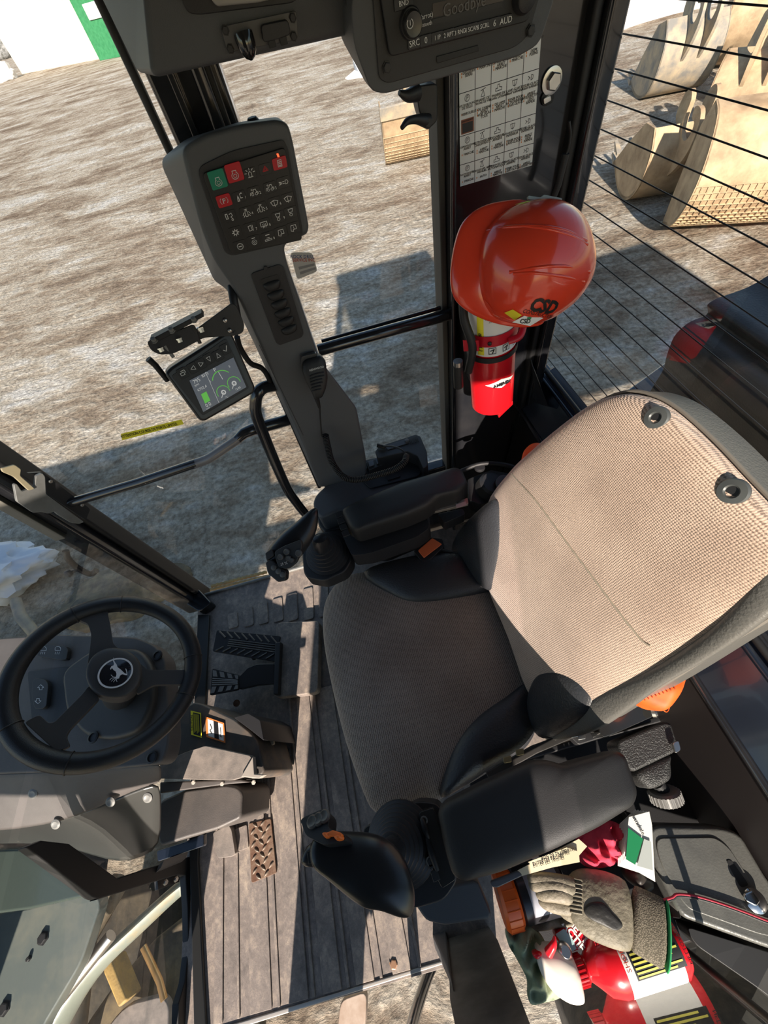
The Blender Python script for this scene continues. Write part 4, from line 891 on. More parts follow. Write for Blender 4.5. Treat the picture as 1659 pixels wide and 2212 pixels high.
tube('straight_cord', [PY(690, 870, .675), PY(692, 905, .678), PY(695, 940, .68), PY(700, 945, .68), PY(703, 955, .675)], .0018, RUB, mic, smoothn=5, sides=8)
path = cat([PY(703, 940, .675), PY(708, 965, .67), PY(716, 995, .66), PY(732, 1020, .64), PY(752, 1035, .62), PY(780, 1035, .61), PY(815, 1026, .605), PY(850, 1015, .605), PY(872, 1000, .615), PY(878, 985, .64)], 60)
cl = []; L = 0; step_ = .0042
tot = sum((path[i+1]-path[i]).length for i in range(len(path)-1)); turns = tot/step_
nrm = Vector((0, 0, 1)); acc = 0
for i in range(len(path)-1):
    t = (path[i+1]-path[i]); acc += t.length; t.normalize(); nrm = (nrm-t*nrm.dot(t)).normalized(); bn = t.cross(nrm)
    for k in range(3):
        ph = (acc+(path[i+1]-path[i]).length*k/3)/step_*2*math.pi; cl.append(path[i].lerp(path[i+1], k/3)+(nrm*math.cos(ph)+bn*math.sin(ph))*.0065)
bm = B(); a_tube(bm, cl, .0017, 5); a_tube(bm, path[::6], .0042, 8); link('coiled_cord', bm, RUB, mic, angle=80)
tube('cord_end', [PY(878, 985, .64), PY(868, 972, .66), PY(850, 965, .68), PY(828, 964, .70)], .0022, RUB, mic, smoothn=5)

# right console body the radio sits on
cs = empty('side_console', PZ(800, 1050, .66), 'charcoal side console behind the far armrest under the pillar cover', 'console')
slab('console_body', fillet(onz([(674, 1090), (680, 1070), (695, 1055), (745, 1015), (790, 990), (880, 972), (905, 990), (918, 1025), (920, 1060), (800, 1110), (735, 1100), (690, 1120)], .665), .015, 4), (0, 0, -.30), GRY, cs, bevel=.008, seg=3)
slab('tray_ledge', fillet(onz([(790, 1010), (878, 974), (900, 985), (912, 1015), (905, 1028), (800, 1055), (785, 1040)], .672), .01, 4), (0, 0, -.006), BLK, cs, bevel=.002)
slab('side_skirt', onz([(682, 1110), (740, 1070), (745, 1140), (700, 1150), (688, 1135)], .60), (0, 0, -.2), BLK, cs, bevel=.006)
slab('slot_insert', fillet(onz([(835, 1029), (862, 1022), (865, 1030), (838, 1038)], .674), .001, 2), (0, 0, .002), RUB, cs, bevel=.0006)
tr = empty('two_way_radio', PZ(865, 965, .70), 'black two way radio with cooling fins on the side console by the window', 'radio')
TP = lambda a, b, z: PZ(a, b, z)
slab('case', fillet([TP(a, b, .715) for a, b in ((810, 975), (818, 964), (898, 938), (908, 942), (922, 975), (924, 1005), (914, 1012), (902, 985), (880, 975), (815, 990))], .004, 2), (0, 0, -.045), BLK, tr, bevel=.002)
slab('front_panel', [TP(a, b, .7165) for a, b in ((832, 964), (880, 948), (884, 957), (838, 972))], (0, 0, .0012), mat('radio_panel', (.06, .06, .062), .3), tr, bevel=.0004)
for k in range(6):
    a, b = 884+k*3.2, 948-k*1.2; tube('cooling_fin', [TP(a, b, .7175), TP(a+4, b+11, .7175)], .0011, RUB, tr, sides=6)
lathe('channel_knob', [(.006, 0), (.006, .004), (.004, .005)], TP(879, 953, .717), (0, 0, 1), GRY, tr, seg=16)
tube('mic_plug', [TP(815, 962, .725), TP(832, 966, .722)], .0058, RUB, tr)
sb = empty('switch_block', PZ(808, 1003, .68), 'small black block of two rocker switches beside the radio', 'switch')
slab('switch_base', fillet(onz([(790, 1000), (822, 988), (830, 1002), (797, 1016)], .685), .002, 2), (0, 0, -.02), BLK, sb, bevel=.001)
for a, b in ((801, 1002), (817, 996)):
    q = onz([(a-6, b-3), (a+5, b-7), (a+8, b+3), (a-3, b+7)], .687); slab('rocker', q, (0, 0, .004), mat('smoky_switch', (.12, .13, .15), .2), sb, bevel=.001)
# ================================================================== SEAT
st = empty('operator_seat', (0.05, .22, .12), 'tan woven fabric operator seat, shade put into its cushion tone, with black leather bolsters', 'seat')
cz = .44
CN = Vector((-.06, 0, 1)).normalized()
def co(pts, z): return onz(pts, z)
box('suspension_base', -.16, .30, .03, .42, .0, .36, RUB, st, bevel=.02)
puff('seat_cushion', co([(800, 1238), (745, 1252), (708, 1300), (702, 1370), (718, 1470), (750, 1600), (790, 1715), (815, 1755), (860, 1762), (960, 1722), (1080, 1650), (1150, 1570), (1172, 1480), (1110, 1330), (1060, 1240), (960, 1218), (870, 1222)], cz), CN, .062, .10, FABC, st, rings=14, p=3.2)
puff('thigh_bolster', co([(786, 1237), (880, 1205), (985, 1195), (1050, 1235), (1070, 1268), (990, 1292), (900, 1302), (845, 1284)], .495), (0, .1, 1), .030, .06, LEA, st, rings=9, p=2.2)
puff('thigh_bolster', co([(952, 1722), (960, 1660), (985, 1595), (1030, 1540), (1090, 1500), (1148, 1472), (1160, 1560), (1130, 1620), (1060, 1660), (1000, 1700)], .475), (0, -.1, 1), .040, .06, LEA, st, rings=9, p=2.2)
# backrest plane
bpl = Plane((.225, .2, .50), (-.935, 0, .355))
tv = Vector((.355, 0, .935)); bn_ = bpl.n
bo = [(1062, 1262), (1056, 1190), (1062, 1090), (1110, 1020), (1160, 972), (1220, 922), (1290, 872), (1350, 851), (1400, 858), (1455, 888), (1530, 955), (1610, 1040), (1690, 1125), (1745, 1200), (1735, 1260), (1650, 1330), (1560, 1385), (1430, 1470), (1330, 1530), (1260, 1570), (1200, 1560), (1150, 1490), (1110, 1380)]
bo3 = onp(bo, bpl)
back = puff('backrest', bo3, bn_, .040, .085, FAB, st, rings=14, p=3.6, bottom_in=.03)
hb2 = hitter(back)
# leather shell round the back
sh_o = [q-bn_*.006+(q-sum(bo3, Vector())/len(bo3)).normalized()*.004 for q in cat(bo3, 4, True)]
bm = B(); c0 = sum(sh_o, Vector())/len(sh_o)
r0 = [bm.verts.new(q-bn_*.004) for q in sh_o]; r1 = [bm.verts.new(q-bn_*.06) for q in sh_o]; r2 = [bm.verts.new(c0+(q-c0)*.9-bn_*.12) for q in sh_o]
K = len(sh_o)
for a, b in ((r0, r1), (r1, r2)):
    for k in range(K): bm.faces.new((a[k], a[(k+1) % K], b[(k+1) % K], b[k]))
bm.faces.new(r2[::-1]); link('back_shell', bm, mat('grey_leather', (.12, .115, .105), .42, bump=.5, bscale=260), st, angle=60)
bm = B(); a_tube(bm, [q for q in sh_o]+[sh_o[0]], .0028, 8, False); link('piping', bm, mat('piping_grey', (.16, .145, .125), .6), st)
# near side leather panel of the backrest
sp_pl = Plane(bpl.p+bn_*.022, bn_)
band('side_panel', onp([(1172, 1578), (1225, 1540), (1285, 1494), (1355, 1462), (1420, 1432), (1500, 1380), (1562, 1325), (1620, 1255), (1680, 1180)], sp_pl), onp([(1180, 1602), (1240, 1592), (1300, 1572), (1370, 1526), (1432, 1480), (1515, 1432), (1590, 1385), (1665, 1330), (1740, 1255)], sp_pl), bn_+Vector((0, -.5, 0)), .012, .07, MATS['grey_leather'], st)
puff('side_bolster', onp([(1075, 1078), (1030, 1110), (995, 1150), (980, 1185), (990, 1215), (1020, 1245), (1055, 1275), (1072, 1240), (1084, 1190), (1086, 1130)], Plane(bpl.p+bn_*.030, bn_)), (bn_+Vector((0, .35, 0))), .030, .05, LEA, st, rings=9, p=2.0)
puff('side_bolster', onp([(1150, 1478), (1170, 1442), (1215, 1428), (1262, 1448), (1290, 1490), (1285, 1530), (1240, 1568), (1180, 1592), (1150, 1560), (1143, 1515)], Plane(bpl.p+bn_*.018, bn_)), (bn_+Vector((0, -.35, 0))), .034, .06, LEA, st, rings=9, p=2.2)
# upper panel with coarser weave, seam line
sm = [hb2(a, b, .001) for a, b in ((1105, 1022), (1135, 1055), (1165, 1090), (1220, 1165), (1280, 1245), (1340, 1325), (1385, 1380), (1405, 1395))]
sm = [q for q in sm if q]; tube('seam', sm, .0016, mat('piping_tan', (.30, .26, .20), .8), st, smoothn=6, sides=6)
pts = [hb2(a, b, .0008) for a, b in ((1070, 1275), (1110, 1370), (1150, 1465), (1165, 1500))]; pts = [q for q in pts if q]
sm2 = [sp_pl(a, b)+bn_*.003 for a, b in ((1225, 1540), (1285, 1494), (1355, 1462), (1420, 1432), (1500, 1380), (1562, 1325), (1620, 1255), (1680, 1180))]; _ = [hb2(a, b, .0008) for a, b in ((1310, 1495), (1360, 1465), (1430, 1420), (1510, 1365), (1590, 1300), (1650, 1235), (1690, 1180))]; sm2 = [q for q in sm2 if q]
if len(sm2) > 2: tube('edge_stitching', sm2, .0013, MATS['piping_grey'], st, smoothn=4, sides=6)
for a, b in ((1418, 903), (1583, 1062)):
    p = hb2(a, b, 0.0); 
    if p is None: p = bpl(a, b)
    g_ = lathe('headrest_grommet', [(.0165, -.004), (.0168, .001), (.0150, .0035), (.0085, .0045), (.0068, .003), (.0066, -.01)], p, bn_*.9+Vector((0, -.1, .25)), mat('grommet_plastic', (.06, .065, .065), .4), st, capb=False)
    lathe('socket_hole', [(.0066, 0), (.0066, .0005)], p+bn_*.0006, bn_*.9+Vector((0, -.1, .25)), INK, g_)
# seat belt buckle
bk = empty('seat_belt_buckle', PZ(940, 1190, .50), 'seat belt buckle with orange release button beside the far cushion edge', 'buckle')
slab('housing', fillet(onz([(893, 1190), (930, 1160), (955, 1163), (960, 1180), (925, 1213), (908, 1210)], .52), .004, 2), (0, 0, -.02), BLK, bk, bevel=.002)
slab('release_button', fillet(onz([(903, 1190), (934, 1163), (955, 1176), (916, 1206)], .523), .003, 2), (0, 0, .003), mat('buckle_orange', (.78, .16, .05), .55), bk, bevel=.001)
tube('strap', [PZ(940, 1185, .51), PZ(975, 1195, .50), PZ(1000, 1200, .49)], .012, RUB, bk, squash=.35, up=(0, 0, 1), sides=10)
slab('steel_tongue', onz([(897, 1160), (912, 1156), (918, 1172), (903, 1178)], .53), (0, 0, -.003), STL, bk, bevel=.0008)
# pneumatic hoses/adjusters behind far armrest
hs = empty('armrest_pivot', PZ(1060, 1050, .62), 'black ribbed armrest pivot housing behind the far armrest', 'pivot')
lathe('pivot_drum', [(.032, 0), (.036, .004), (.036, .035), (.030, .042)], PZ(1052, 1058, .60), (.3, -.2, 1), BLK, hs)
lathe('pivot_cap', [(.026, 0), (.026, .008), (.020, .010)], PZ(1090, 1047, .635), (.3, -.2, 1), GRY, hs)
slab('pivot_plate', fillet(onz([(1010, 1035), (1060, 1015), (1115, 1025), (1100, 1060), (1040, 1090), (1012, 1080)], .60), .008, 3), (0, 0, -.05), RUB, hs, bevel=.004)
lathe('lock_knob', [(.014, 0), (.015, .004), (.013, .010)], PZ(1036, 1012, .64), (0, 0, 1), BLK, hs)
tube('hose', [PZ(990, 1020, .64), PZ(1040, 1002, .65), PZ(1095, 1005, .65), PZ(1130, 1020, .62)], .006, RUB, hs, smoothn=5)

# ---- armrest units with joysticks
def key_row(name, A, Bv, n, w, l, m, parent, nn=(0, 0, 1)):
    for k in range(n):
        c = A.lerp(Bv, (k+.5)/n); d = (Bv-A).normalized(); s = Vector(nn).cross(d).normalized(); g = (Bv-A).length/n*.42
        slab(name, [c-d*g-s*w/2, c+d*g-s*w/2, c+d*g+s*w/2, c-d*g+s*w/2], Vector(nn)*l, m, parent, bevel=.001)
ar = empty('armrest', PZ(880, 1090, .70), 'far armrest with smooth black pad and stepped inner edge', 'armrest', 'armrests either side of the seat')
op = [(738, 1107), (755, 1096), (868, 1048), (985, 1014), (1000, 1020), (1012, 1048), (990, 1068), (945, 1080), (925, 1098), (880, 1118), (772, 1152), (758, 1145)]
puff('pad', fillet(onz(op, .695), .012, 4), (0, 0, 1), .022, .045, SOFT, ar, rings=9, p=4, rs=0)
slab('arm_body', fillet(onz([(735, 1120), (760, 1160), (790, 1160), (920, 1110), (928, 1140), (900, 1160), (800, 1195), (760, 1200), (745, 1170)], .64), .01, 3), (0, 0, -.06), BLK, ar, bevel=.005)
slab('steel_slide', fillet(onz([(932, 1102), (1010, 1075), (1012, 1088), (935, 1106)], .655), .002, 2), (0, 0, -.01), mat('worn_steel', (.30, .26, .22), .4, metal=.5), ar, bevel=.001)
for a, b in ((960, 1094), (985, 1091)): bolt(ar, PZ(a, b-2, .656), (0, 0, 1), .003, STL, .002)
slab('serial_tag', onz([(984, 1090), (1006, 1083), (1008, 1091), (986, 1098)], .657), (0, 0, .0006), mat('tag_pinkish', (.55, .35, .33), .5), ar, bevel=0)
slab('lower_bracket', fillet(onz([(945, 1110), (1000, 1098), (1005, 1110), (960, 1130)], .60), .006, 3), (0, 0, -.04), BLK, ar, bevel=.003)
key_row('rocker_key', PZ(730, 1106, .70), PZ(750, 1160, .68), 4, .018, .004, BLK, ar)

def joystick(root, base_px, zb, dirx):
    pass
js = empty('joystick', PZ(700, 1190, .64), 'far black joystick with thumb buttons leaning over a ribbed rubber boot', 'joystick', 'joysticks at the armrest fronts')
slab('boot_base', fillet(onz([(655, 1235), (650, 1175), (690, 1150), (735, 1140), (755, 1165), (760, 1210), (745, 1235), (700, 1255), (662, 1248)], .60), .012, 3), (0, 0, -.05), BLK, js, bevel=.005)
base = PZ(708, 1198, .60); topp = PZ(672, 1165, .72)
prof = []
for k in range(7):
    t = k/6; rr = .056*(1-t)+.022*t; prof += [(rr-.002, t*.08), (rr+.004, t*.08+.004), (rr+.003, t*.08+.007), (rr-.008, t*.08+.011)]
lathe('rubber_boot', prof, base, (PZ(690, 1170, .69)-base).normalized(), BOOT, js, seg=28)
def grip(nm, secs, m, parent):
    """secs: (centre, axis u, ru, axis v, rv) rings lofted"""
    bm = B(); rings = []
    for c, u, ru, v, rv in secs:
        rings.append([bm.verts.new(c+Vector(u)*ru*math.cos(2*math.pi*k/20)+Vector(v)*rv*math.sin(2*math.pi*k/20)) for k in range(20)])
    for i in range(len(rings)-1):
        for k in range(20): bm.faces.new((rings[i][k], rings[i][(k+1) % 20], rings[i+1][(k+1) % 20], rings[i+1][k]))
    bm.faces.new(rings[0][::-1]); bm.faces.new(rings[-1]); return link(nm, bm, m, parent, angle=70, sub=1)
GRP = mat('joystick_satin', (.016, .017, .019), .28, bump=.05, bscale=900)
def px_loft(nm, L, m, parent, flat=.75):
    """L: list of (px, py, z, half width in px) along the grip; widths measured across"""
    cs_ = [PZ(a, b, z) for a, b, z, w in L]; secs = []
    for i, (a, b, z, w) in enumerate(L):
        t = (cs_[min(i+1, len(L)-1)]-cs_[max(i-1, 0)]).normalized(); vd = (cs_[i]-CAM).normalized()
        u = t.cross(vd).normalized(); v = t.cross(u).normalized(); dist = (cs_[i]-CAM).dot(_f); r = w/FPX*dist
        secs.append((cs_[i], u, r, v, r*flat))
    return grip(nm, secs, m, parent)
px_loft('grip', [(684, 1098, .80, 2), (680, 1103, .80, 9), (672, 1120, .80, 17), (662, 1140, .79, 25), (645, 1160, .785, 31), (628, 1178, .78, 33), (612, 1196, .775, 33), (598, 1212, .77, 30), (592, 1222, .765, 22)], GRP, js)
px_loft('neck', [(690, 1160, .73, 20), (694, 1175, .70, 18), (700, 1190, .66, 20)], GRP, js)
hp = Plane(PZ(620, 1205, .80), (-.1, -.5, .9))
slab('button_face', fillet(onp([(592, 1192), (612, 1180), (650, 1165), (652, 1182), (640, 1215), (622, 1230), (600, 1225)], hp), .006, 3), hp.n*-.012, mat('button_panel', (.030, .030, .031), .4), js, bevel=.002)
for a, b, r in ((620, 1192, .0065), (607, 1203, .0065), (646, 1195, .0075), (624, 1206, .006), (631, 1210, .005)):
    o = lathe('thumb_button', [(r, 0), (r, .004), (r*.8, .0055), (r*.3, .005)], hp(a, b), hp.n, mat('button_grey', (.07, .07, .07), .45), js, seg=18)
text('button_marks', '⇄ ⇅', hp(614, 1218)+hp.n*.001, xr, hp.n, .007, ICO, js)
slab('switch_pod', fillet(onp([(572, 1215), (585, 1208), (618, 1235), (616, 1255), (600, 1258), (578, 1240)], hp), .004, 2), hp.n*-.022, BLK, js, bevel=.003)
for a, b in ((592, 1226), (602, 1234), (611, 1241)): lathe('thumb_button', [(.006, 0), (.006, .003), (.004, .004)], hp(a, b), hp.n, MATS['button_grey'], js, seg=16)
slab('trigger_pod', fillet(onp([(572, 1195), (586, 1185), (592, 1200), (576, 1212)], hp), .003, 2), hp.n*-.018, BLK, js, bevel=.002)

an = empty('armrest', PZ(1150, 1770, .70), 'near armrest with broad dusty black pad beside the storage tray', 'armrest', 'armrests either side of the seat')
op = [(945, 1752), (960, 1732), (1040, 1690), (1150, 1640), (1185, 1642), (1215, 1652), (1250, 1640), (1330, 1620), (1348, 1632), (1375, 1710), (1366, 1738), (1290, 1785), (1200, 1830), (1080, 1882), (1000, 1903), (978, 1890), (962, 1840)]
puff('pad', fillet(onz(op, .705), .014, 4), (0, 0, 1), .024, .05, SOFT, an, rings=9, p=4, rs=0)
slab('arm_body', fillet(onz([(780, 1790), (900, 1730), (945, 1735), (960, 1760), (990, 1900), (960, 1945), (890, 1965), (850, 1900), (800, 1850)], .60), .012, 3), (0, 0, -.10), BLK, an, bevel=.006)
slab('arm_rear_body', fillet(onz([(990, 1760), (1320, 1640), (1340, 1700), (1010, 1880)], .645), .01, 3), (0, 0, -.06), BLK, an, bevel=.005)
slab('control_strip', fillet(onz([(905, 1755), (935, 1745), (985, 1900), (955, 1920), (930, 1870)], .645), .004, 3), (0, 0, -.04), mat('strip_gloss', (.03, .03, .03), .2), an, bevel=.002)
for a, b, c_, d_ in ((912, 1790, 925, 1830), (922, 1830, 945, 1900)):
    A, Bq = PZ(a, b-20, .648), PZ(c_, d_-20, .648); tube('toggle', [A, A.lerp(Bq, .5)+Vector((0, 0, .005)), Bq], [.004, .006, .004], RUB, an, sides=10)
for a, b in ((912, 1772), (925, 1860)): lathe('ring_button', [(.0065, 0), (.0065, .003), (.0045, .003), (.0045, .001)], PZ(a+4, b, .648), (0, 0, 1), mat('ring_grey', (.16, .155, .14), .3), an, seg=20, capb=False)
key_row('rocker_key', PZ(928, 1850, .648), PZ(945, 1905, .648), 2, .012, .003, BLK, an)

jn = empty('joystick', PZ(850, 1820, .64), 'near black joystick with orange switches and wide palm rest', 'joystick', 'joysticks at the armrest fronts')
base = PZ(868, 1820, .61); prof = []
for k in range(8):
    t = k/7; rr = .060*(1-t)+.022*t; prof += [(rr-.002, t*.07), (rr+.003, t*.07+.003), (rr+.002, t*.07+.006), (rr-.006, t*.07+.009)]
lathe('rubber_boot', prof, base, (-.12, .02, 1), BOOT, jn, seg=32)
px_loft('grip', [(668, 1843, .83, 14), (685, 1838, .83, 33), (710, 1842, .825, 38), (745, 1855, .82, 48), (780, 1868, .82, 58), (812, 1882, .82, 62), (838, 1900, .82, 56), (858, 1925, .82, 44), (874, 1952, .815, 30), (884, 1970, .81, 16), (889, 1978, .81, 4)], GRP, jn, flat=.5)
px_loft('neck', [(830, 1845, .76, 26), (845, 1838, .72, 24), (860, 1830, .67, 28)], GRP, jn)
hq = Plane(PZ(690, 1810, .845), (-.1, .35, .93))
slab('switch_head', fillet(onp([(648, 1770), (662, 1762), (700, 1745), (712, 1762), (708, 1790), (745, 1800), (748, 1815), (700, 1826), (660, 1805)], hq), .006, 3), hq.n*-.028, BLK, jn, bevel=.003)
for k, (a, b) in enumerate(((676, 1776), (689, 1770), (702, 1764))):
    lathe('oval_button', [(.0082, 0), (.0082, .003), (.006, .005), (.003, .004)], hq(a, b), hq.n, mat('button_grey2', (.10, .095, .085), .35), jn, seg=20)
slab('orange_rocker', fillet(onp([(702, 1803), (716, 1800), (722, 1796), (742, 1802), (744, 1809), (730, 1812), (722, 1808), (714, 1809), (703, 1809)], hq), .002, 2), hq.n*.008, ORGB, jn, bevel=.002)
puff('orange_knob', onp([(699, 1804), (705, 1800), (714, 1802), (714, 1810), (706, 1812)], hq), hq.n, .012, .002, ORGB, jn, rings=5, p=2); puff('orange_knob', onp([(724, 1810), (732, 1807), (743, 1808), (742, 1815), (730, 1817)], hq), hq.n, .011, .002, ORGB, jn, rings=5, p=2)
px_loft('lower_pod', [(662, 1828, .80, 8), (672, 1838, .80, 26), (676, 1858, .795, 26), (674, 1870, .79, 12)], mat('pod_dark', (.020, .022, .026), .3), jn, flat=.6)
slab('thumb_wheel', [PZ(664, 1838, .823), PZ(680, 1836, .823), PZ(683, 1862, .823), PZ(668, 1866, .823)], (0, 0, .004), RUB, jn, bevel=.001)

# seat side frame, adjusting knobs (near side)
sf = empty('seat_side_frame', PZ(1200, 1610, .52), 'black seat slide frame with brass coloured clips beside the near bolster', 'frame')
slab('rail', onz([(1050, 1668), (1150, 1610), (1300, 1555), (1306, 1566), (1160, 1628), (1058, 1685)], .53), (0, 0, -.02), mat('rail_grey', (.03, .028, .026), .4), sf, bevel=.002)
for a, b in ((1095, 1640), (1122, 1624), (1240, 1585), (1255, 1590)): slab('clip', fillet(onz([(a-8, b-4), (a+9, b-8), (a+11, b+6), (a-6, b+9)], .54), .002, 2), (0, 0, -.008), STL if a > 1200 else mat('brass_clip', (.35, .28, .15), .4, metal=.6), sf, bevel=.001)
slab('cover_plate', fillet(onz([(1230, 1590), (1400, 1545), (1410, 1560), (1250, 1610)], .53), .004, 2), (0, 0, -.03), BLK, sf, bevel=.003)
ab = empty('height_adjuster', PZ(1400, 1620, .52), 'textured black adjuster housing with bottle shaped neck behind near armrest', 'adjuster')
slab('upper_drum', fillet(onz([(1290, 1565), (1360, 1530), (1420, 1515), (1430, 1530), (1418, 1545), (1340, 1580), (1300, 1595)], .60), .01, 3), (0, 0, -.06), mat('gloss_black', (.02, .02, .02), .15, coat=.5), ab, bevel=.005)
TEX = mat('pebbled_black', (.030, .030, .030), .35, bump=1.0, bscale=420)
slab('housing', fillet(onz([(1330, 1602), (1430, 1560), (1450, 1560), (1466, 1610), (1460, 1625), (1370, 1668), (1358, 1660)], .60), .012, 4), (0, 0, -.07), TEX, ab, bevel=.008, seg=3)
puff('neck', onz([(1372, 1665), (1440, 1632), (1446, 1650), (1446, 1680), (1430, 1694), (1405, 1704), (1388, 1695)], .585), (0, 0, 1), .012, .04, TEX, ab, rings=7, p=3)
slab('latch', fillet(onz([(1450, 1605), (1463, 1600), (1468, 1620), (1456, 1628)], .607), .003, 2), (0, 0, .006), STL, ab, bevel=.001)
ax_ = (PZ(1435, 1735, .56)-PZ(1415, 1680, .575)).normalized(); kn_ = PZ(1432, 1706, .565)
bm = B(); a_lathe(bm, [(.022, 0), (.026, .003), (.026, .018), (.023, .020)], kn_, ax_, 40)
for k in range(24):
    pass
link('ribbed_knob', bm, mat('knob_grey', (.12, .115, .11), .4), ab)
x_, y_ = ax_.orthogonal().normalized(), ax_.cross(ax_.orthogonal().normalized()); bm = B()
for k in range(26): d = x_*math.cos(k*math.tau/26)+y_*math.sin(k*math.tau/26); a_tube(bm, [kn_+d*.026+ax_*.003, kn_+d*.026+ax_*.018], .0016, 5)
link('knob_ribs', bm, MATS['knob_grey'], ab)
tube('knob_stem', [PZ(1418, 1690, .575), kn_], .012, RUB, ab)
lathe('steel_cap', [(.010, 0), (.010, .006), (.007, .009)], PZ(1408, 1538, .61), (1, -.3, .6), STL, ab, seg=12)

# high-visibility vest hanging behind the seat
vs = empty('safety_vest', PZ(1420, 1470, .62), 'orange mesh safety vest bunched behind the seat back near side', 'vest')
puff('vest_fold', onz([(1375, 1450), (1420, 1410), (1474, 1402), (1478, 1440), (1466, 1485), (1444, 1522), (1425, 1536), (1400, 1528), (1366, 1508), (1352, 1485)], .70), (.1, -.2, 1), .035, .03, ORG, vs, rings=14, p=2.2, noise=.006)
bm = B(); hv = hitter(vs.children[0])
for i in range(9):
    for j in range(8):
        q = hv(1382+i*8+j*1.5, 1462+j*7-i*3, .0006)
        if q: a_lathe(bm, [(.0014, 0), (.0014, .0003)], q, (.1, -.3, 1), 6)
if len(bm.verts): o = link('mesh_holes', bm, mat('orange_shadow', (.35, .03, .005), .9), vs, smooth=False); o['kind'] = 'stuff'
tube('loose_thread', [PZ(1425, 1528, .63), PZ(1440, 1538, .62), PZ(1446, 1525, .62), PZ(1438, 1512, .63)], .0009, ORG, vs, smoothn=5, sides=5)
v2 = puff('safety_vest', onz([(1128, 1000), (1130, 978), (1145, 962), (1162, 958), (1172, 965), (1160, 985), (1140, 1003)], .72), (0, 0, 1), .012, .02, ORG, None, rings=7, p=2.2); tag(v2, 'orange mesh cloth edge peeking past the far side of the seat back', 'vest')

# ================================================================== STEERING WHEEL AND DASH
wn_ = Vector((.56, 0, .83)).normalized(); wc_ = Vector((-.650, .305, .725)); wp = Plane(wc_, wn_)
sw = empty('steering_wheel', wc_, 'black four segment steering wheel with leaping deer hub badge', 'steering wheel')
ex = Vector((0, 1, 0)); ey = wn_.cross(ex)
# fit rim on the wheel plane from its outline
rim_px = [(15, 1500), (225, 1281), (437, 1430), (205, 1652), (80, 1340), (395, 1330), (60, 1620), (380, 1590)]
rp = onp(rim_px, wp); cen = sum(rp, Vector())/len(rp); Rr = sum((q-cen).length for q in rp)/len(rp)-.018
print('wheel centre', cen, 'radius', Rr, [(q-cen).length for q in rp])
ring = [cen+ex*Rr*math.cos(t)+ey*Rr*math.sin(t) for t in [k*math.tau/96 for k in range(96)]]
bm = B(); K = 96; rr_ = []
for k in range(K):
    t = k*math.tau/K; rad = ex*math.cos(t)+ey*math.sin(t)
    rr_.append([bm.verts.new(cen+rad*(Rr+.0185*math.cos(a))+wn_*.0175*math.sin(a)) for a in [j*math.tau/14 for j in range(14)]])
for k in range(K):
    for j in range(14): bm.faces.new((rr_[k][j], rr_[(k+1) % K][j], rr_[(k+1) % K][(j+1) % 14], rr_[k][(j+1) % 14]))
rimo = link('rim', bm, mat('rim_rubber', (.016, .016, .017), .36, bump=.3, bscale=900), sw, angle=80)
def ang(px, py): q = wp(px, py)-cen; return math.atan2(q.dot(ey), q.dot(ex))
for a, b in ((155, 1320), (265, 1290), (425, 1418), (408, 1505), (45, 1560), (160, 1625)):
    t = ang(a, b); rad = ex*math.cos(t)+ey*math.sin(t); bm = B(); a_tube(bm, [cen+rad*(Rr+.0190*math.cos(u))+wn_*.0180*math.sin(u) for u in [j*math.tau/18 for j in range(19)]], .0012, 6, False); link('rim_joint', bm, INK, sw)
hubc = wp(250, 1462)-wn_*.0
def wpp(pts, off): return onp(pts, Plane(wc_+wn_*off, wn_))
SPK = mat('spoke_plastic', (.050, .047, .045), .48, bump=.15, bscale=900)
for L in ([(160, 1316), (242, 1298), (232, 1322), (238, 1347), (244, 1389), (264, 1408), (222, 1420), (188, 1440), (194, 1400), (197, 1370), (190, 1347), (168, 1338)],
          [(300, 1430), (319, 1447), (399, 1447), (414, 1438), (426, 1450), (418, 1500), (400, 1478), (333, 1479), (295, 1500)],
          [(52, 1560), (85, 1543), (105, 1562), (117, 1560), (178, 1499), (192, 1480), (215, 1508), (196, 1529), (152, 1574), (142, 1590), (152, 1612), (122, 1624)]):
    slab('spoke', fillet(wpp(L, .004), .006, 3), -wn_*.013, SPK, sw, bevel=.004, seg=3)
ho = wpp([(186, 1460), (195, 1425), (225, 1403), (262, 1402), (295, 1420), (307, 1450), (300, 1482), (272, 1505), (232, 1508), (200, 1492)], .012)
puff('hub', ho, wn_, .010, .035, SPK, sw, rings=8, p=4)
bc = Plane(wc_+wn_*.0232, wn_)(250, 1454)
badge = empty('tmp', bc, None, None); bpy.data.objects.remove(badge)
R0 = .0295
bdg = lathe('deer_badge', [(R0, 0), (R0, .0012), (R0-.001, .0018)], bc, wn_, mat('badge_black', (.012, .014, .02), .12, coat=.6), sw, seg=48)
lathe('badge_ring', [(R0+.001, .0012), (R0+.001, .0026), (R0-.002, .0026), (R0-.002, .0016)], bc, wn_, mat('badge_white', (.75, .75, .76), .35), bdg, seg=48, capa=False, capb=False)
deer = [(885, 612), (890, 640), (898, 655), (908, 668), (916, 690), (940, 708), (955, 722), (972, 738), (986, 742), (983, 720), (975, 700), (983, 702), (992, 730), (992, 752), (975, 752), (955, 744), (938, 752), (930, 766), (928, 776), (915, 780), (898, 772), (905, 757), (908, 742), (900, 722), (885, 712), (872, 695), (862, 710), (858, 700), (868, 682), (885, 676), (888, 660), (880, 640)]
dp = Plane(bc+wn_*.0022, wn_); dpx = [(x/3.606, 1250+y/3.606) for x, y in deer]
slab('deer_figure', onp(dpx, dp), wn_*.0004, MATS['badge_white'], bdg, bevel=0, smooth=False)
bm = B()
